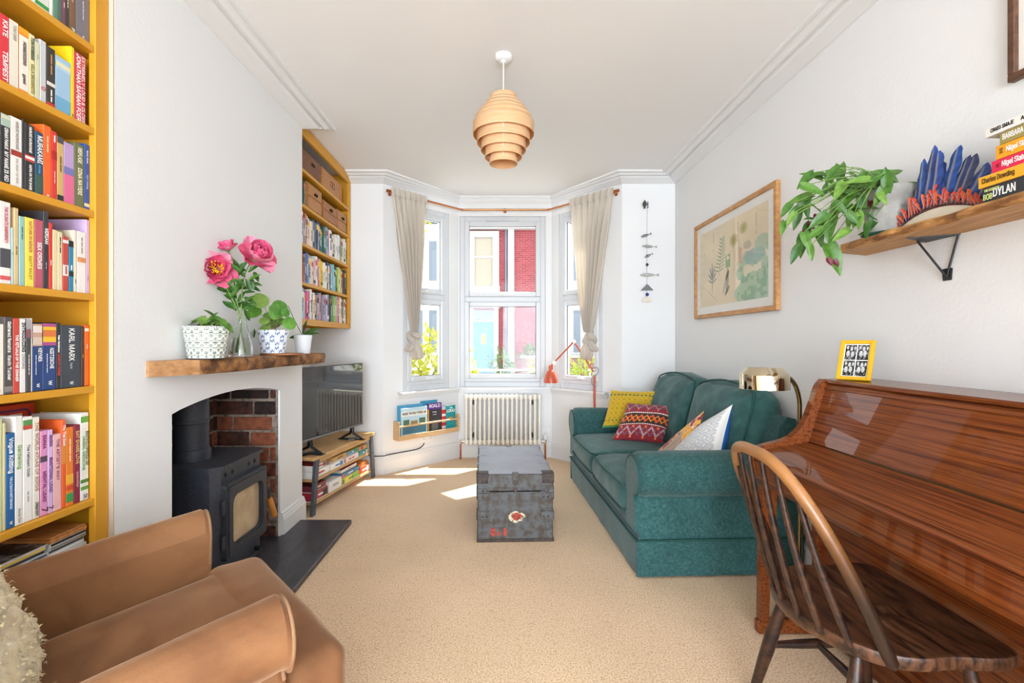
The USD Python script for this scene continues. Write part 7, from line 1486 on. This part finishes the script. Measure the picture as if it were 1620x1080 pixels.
def house(label, x0, x1, loc_door, door_col, door_label, bay):
    t = thing('terraced_house', label, 'house', ((x0 + x1) / 2, FYd, -.3))
    w_ = part(t, 'wall', box((x0, FYd, -.3), (x1, FYd + 6, 6.0)), M_brickw)
    part(t, 'roof', prism_axes([(0, 0), (3.4, 2.6), (6.8, 0)], (x0, FYd - .35, 6.0), (0, 1, 0), (0, 0, 1), x1 - x0), M_roof)
    for k in range(14): part(t, 'roof_ridge_tiles', cat([box((x0 + .02 + i * .30, FYd - .36 + .0, 6.02 + .0), (x0 + .17 + i * .30, FYd - .30, 6.10)) for i in range(int((x1 - x0) / .30))]), M_roof, kind='stuff') if k == 0 else None
    part(t, 'gutter', cyl((x0, FYd - .40, 5.92), (x1, FYd - .40, 5.92), .07, n=10), cmat('#5a5f68', .6)); part(t, 'fascia', box((x0, FYd - .30, 5.72), (x1, FYd - .02, 5.98)), M_stone)
    dx = loc_door
    if True:
        part(t, 'door_surround', cat(box((dx - .62, FYd - .14, -.1), (dx - .42, FYd, 2.62)), box((dx + .42, FYd - .14, -.1), (dx + .60, FYd, 2.62)), box((dx - .66, FYd - .18, 2.55), (dx + .66, FYd, 2.80)), box((dx - .42, FYd - .10, 1.99), (dx + .42, FYd - .02, 2.06))), M_stone)
        d_ = part(t, 'front_door', cat(box((dx - .42, FYd - .06, -.1), (dx + .42, FYd - .02, 1.99)), *[box((dx + a, FYd - .075, b), (dx + a + .30, FYd - .05, b + h)) for a, b, h in ((-.36, .1, .6), (.06, .1, .6), (-.36, .85, .45), (.06, .85, .45), (-.36, 1.42, .42), (.06, 1.42, .42))]), cmat(door_col, .5), label=door_label)
        part(d_, 'door_window', box((dx - .09, FYd - .085, 1.1), (dx + .09, FYd - .06, 1.5)), cmat('#e3b030', .4), label='small yellow door pane')
        part(t, 'fanlight', box((dx - .42, FYd - .06, 2.06), (dx + .42, FYd - .04, 2.46)), mat('dim_house_glass', '#6d7783', .1))
        part(t, 'window_surround', cat(box((dx - .62, FYd - .12, 3.35), (dx - .36, FYd, 5.55)), box((dx + .36, FYd - .12, 3.35), (dx + .62, FYd, 5.55)), box((dx - .62, FYd - .14, 5.40), (dx + .62, FYd, 5.65)), box((dx - .66, FYd - .18, 3.22), (dx + .66, FYd, 3.42)), box((dx - .36, FYd - .08, 4.58), (dx + .36, FYd - .02, 4.66))), M_stone)
        for a, b in ((3.42, 4.58), (4.66, 5.40)): part(t, 'pane', box((dx - .36, FYd - .05, a), (dx + .36, FYd - .03, b)), mat('warm_house_glass', '#a59a88', .15))
    part(t, 'pilaster', cat(box((x1 - .28, FYd - .12, -.3), (x1 - .03, FYd, 5.95)), box((x1 - .32, FYd - .2, 2.7), (x1 - .0, FYd, 2.95))), M_stone)
    part(t, 'downpipe', cyl((x1 - .36, FYd - .06, -.2), (x1 - .36, FYd - .06, 5.9), .045, n=10), cmat('#6b7684', .5))
    part(t, 'string_course', box((x0, FYd - .05, 3.02), (x1, FYd, 3.12)), M_stone)
    if bay:
        b0, b1 = bay; bm = Polygon([(b0, FYd), (b0 + .5, FYd - .7), (b1 - .5, FYd - .7), (b1, FYd)])
        part(t, 'bay', prism(bm, -.3, 5.8), M_stone)
        for z0_, z1_ in ((.7, 2.5), (3.5, 5.2)):
            k_ = 3; ww = (b1 - b0 - 1.2) / k_
            for i in range(k_): f_ = part(t, 'bay_window', box((b0 + .6 + i * ww + .06, FYd - .72, z0_), (b0 + .6 + (i + 1) * ww - .06, FYd - .69, z1_)), M_stone); part(f_, 'pane', box((b0 + .6 + i * ww + .13, FYd - .735, z0_ + .08), (b0 + .6 + (i + 1) * ww - .13, FYd - .715, z1_ - .08)), mat('dim_house_glass', '#6d7783'))
    return t
house('red brick terraced house with a pale blue front door across the street', -4.9, .60, -.66, '#4f86c2', 'pale blue front door', (-4.6, -1.75))
house('red brick terraced house with a white bay across the street, seen past the white pilaster', .60, 6.4, 5.3, '#d8d8d4', None, (1.62, 4.4))
house('red brick terraced house at the left end of the row across the street', -10.6, -4.9, -6.2, '#7a3038', None, (-10.2, -7.3))
M_gw = mat('garden_wall_brick', '#8f6a66', .9, var=(8, '#6d4f4d', 6))
gw = thing('garden_wall', 'low brick garden wall in front of the house with the white bay', 'wall', (3.5, 17.6, -.25))
part(gw, 'wall_body', box((.75, 17.5, -.25), (6.4, 17.75, .62)), M_gw); part(gw, 'coping', box((.72, 17.46, .62), (6.43, 17.79, .70)), mat('coping_stone', '#b3aca4', .9))
gf = thing('garden_railing', 'pale green metal garden railing across the street', 'railing', (0, 16.6, -.2))
part(gf, 'top_rail', box((-8, 16.58, .20), (8, 16.63, .27)), cmat('#a9d6c2', .5))
for k in range(17): part(gf, 'post', box((-8 + k, 16.585, -.2), (-7.95 + k, 16.625, .20)), cmat('#a9d6c2', .5))
M_hedge = [leaf_mat('hedge_leaf_%d' % i, a, b, .6, .3) for i, (a, b) in enumerate((('#6f7f1c', '#b4b030'), ('#64792a', '#9aa23a'), ('#56703a', '#748c4e')))]
def bush(name, label, catg, c, rad, nleaf, L, m, seed, core=True, trunk=None):
    r_ = np.random.default_rng(seed); t = thing(name, label, catg, (c[0], c[1], c[2] - rad[2]))
    vs, fs = [], []
    for k in range(nleaf):
        d = r_.normal(0, 1, 3); d /= np.linalg.norm(d); p = np.asarray(c) + d * np.asarray(rad) * r_.uniform(.55, 1.0) * (1 + .25 * math.sin(d[0] * 5 + d[2] * 4 + seed))
        q = d + r_.normal(0, .6, 3) + [0, 0, -.2]; q /= np.linalg.norm(q); s = np.cross(q, r_.normal(0, 1, 3)); s /= np.linalg.norm(s); l = L * r_.uniform(.7, 1.3); o = len(vs); nn = np.cross(q, s)
        vs += [p, p + q * l * .45 + s * l * .2 + nn * l * .05, p + q * l, p + q * l * .45 - s * l * .2 + nn * l * .05]; fs += [[o, o + 1, o + 2], [o, o + 2, o + 3]]
    part(t, 'foliage', TM(vs, fs), m, kind='stuff')
    br_ = [tube(bez([(c[0], c[1], c[2] - rad[2]), np.asarray(c) + np.asarray(rad) * [.2 * math.cos(k), .2 * math.sin(k), -.3], np.asarray(c) + np.asarray(rad) * [.6 * math.cos(k * 2), .6 * math.sin(k * 2), .4]], 5), .012, 6) for k in range(5)]
    if trunk: part(t, 'trunk', tube(bez([(c[0], c[1], -.3), (c[0] + .05, c[1], 1.4), (c[0], c[1], c[2])], 8), np.linspace(.06, .03, 17), 8), cmat('#7a6a4a', .8), True)
    for b_ in br_: part(t, 'branch', b_, cmat('#7a6a4a', .8))
    return t
bush('garden_shrub', 'yellow-green leafy shrub outside the narrow window by the bookshelves', 'shrub', (-1.02, 6.45, .55), (.34, .35, .75), 900, .11, M_hedge[0], 3)
bush('garden_shrub', 'yellow shrub peeping over the sill at the blue-door side of the centre window', 'shrub', (-.40, 6.7, .42), (.22, .3, .55), 420, .11, M_hedge[0], 5)
bush('garden_shrub', 'yellow shrub at the lamp side of the centre window', 'shrub', (.62, 6.9, .40), (.30, .3, .52), 480, .10, M_hedge[1], 7)
bush('garden_shrub', 'soft green shrub outside the narrow window behind the orange lamp', 'shrub', (1.15, 6.6, .45), (.35, .35, .65), 600, .10, M_hedge[1], 9)
bush('garden_shrub', 'grey-green bush in front of the house across the street by the pilaster', 'shrub', (.05, 17.2, .35), (.45, .4, .55), 700, .13, M_hedge[2], 11)
bush('garden_shrub', 'flowering bush above the low garden wall across the street', 'shrub', (1.25, 18.0, .65), (.55, .4, .42), 700, .13, M_hedge[2], 13)
bush('street_tree', 'yellow-leaved tree branch hanging at the top of the narrow window by the bookshelves', 'tree', (-1.75, 9.2, 3.55), (.42, .4, .55), 500, .12, M_hedge[0], 15, trunk=True)
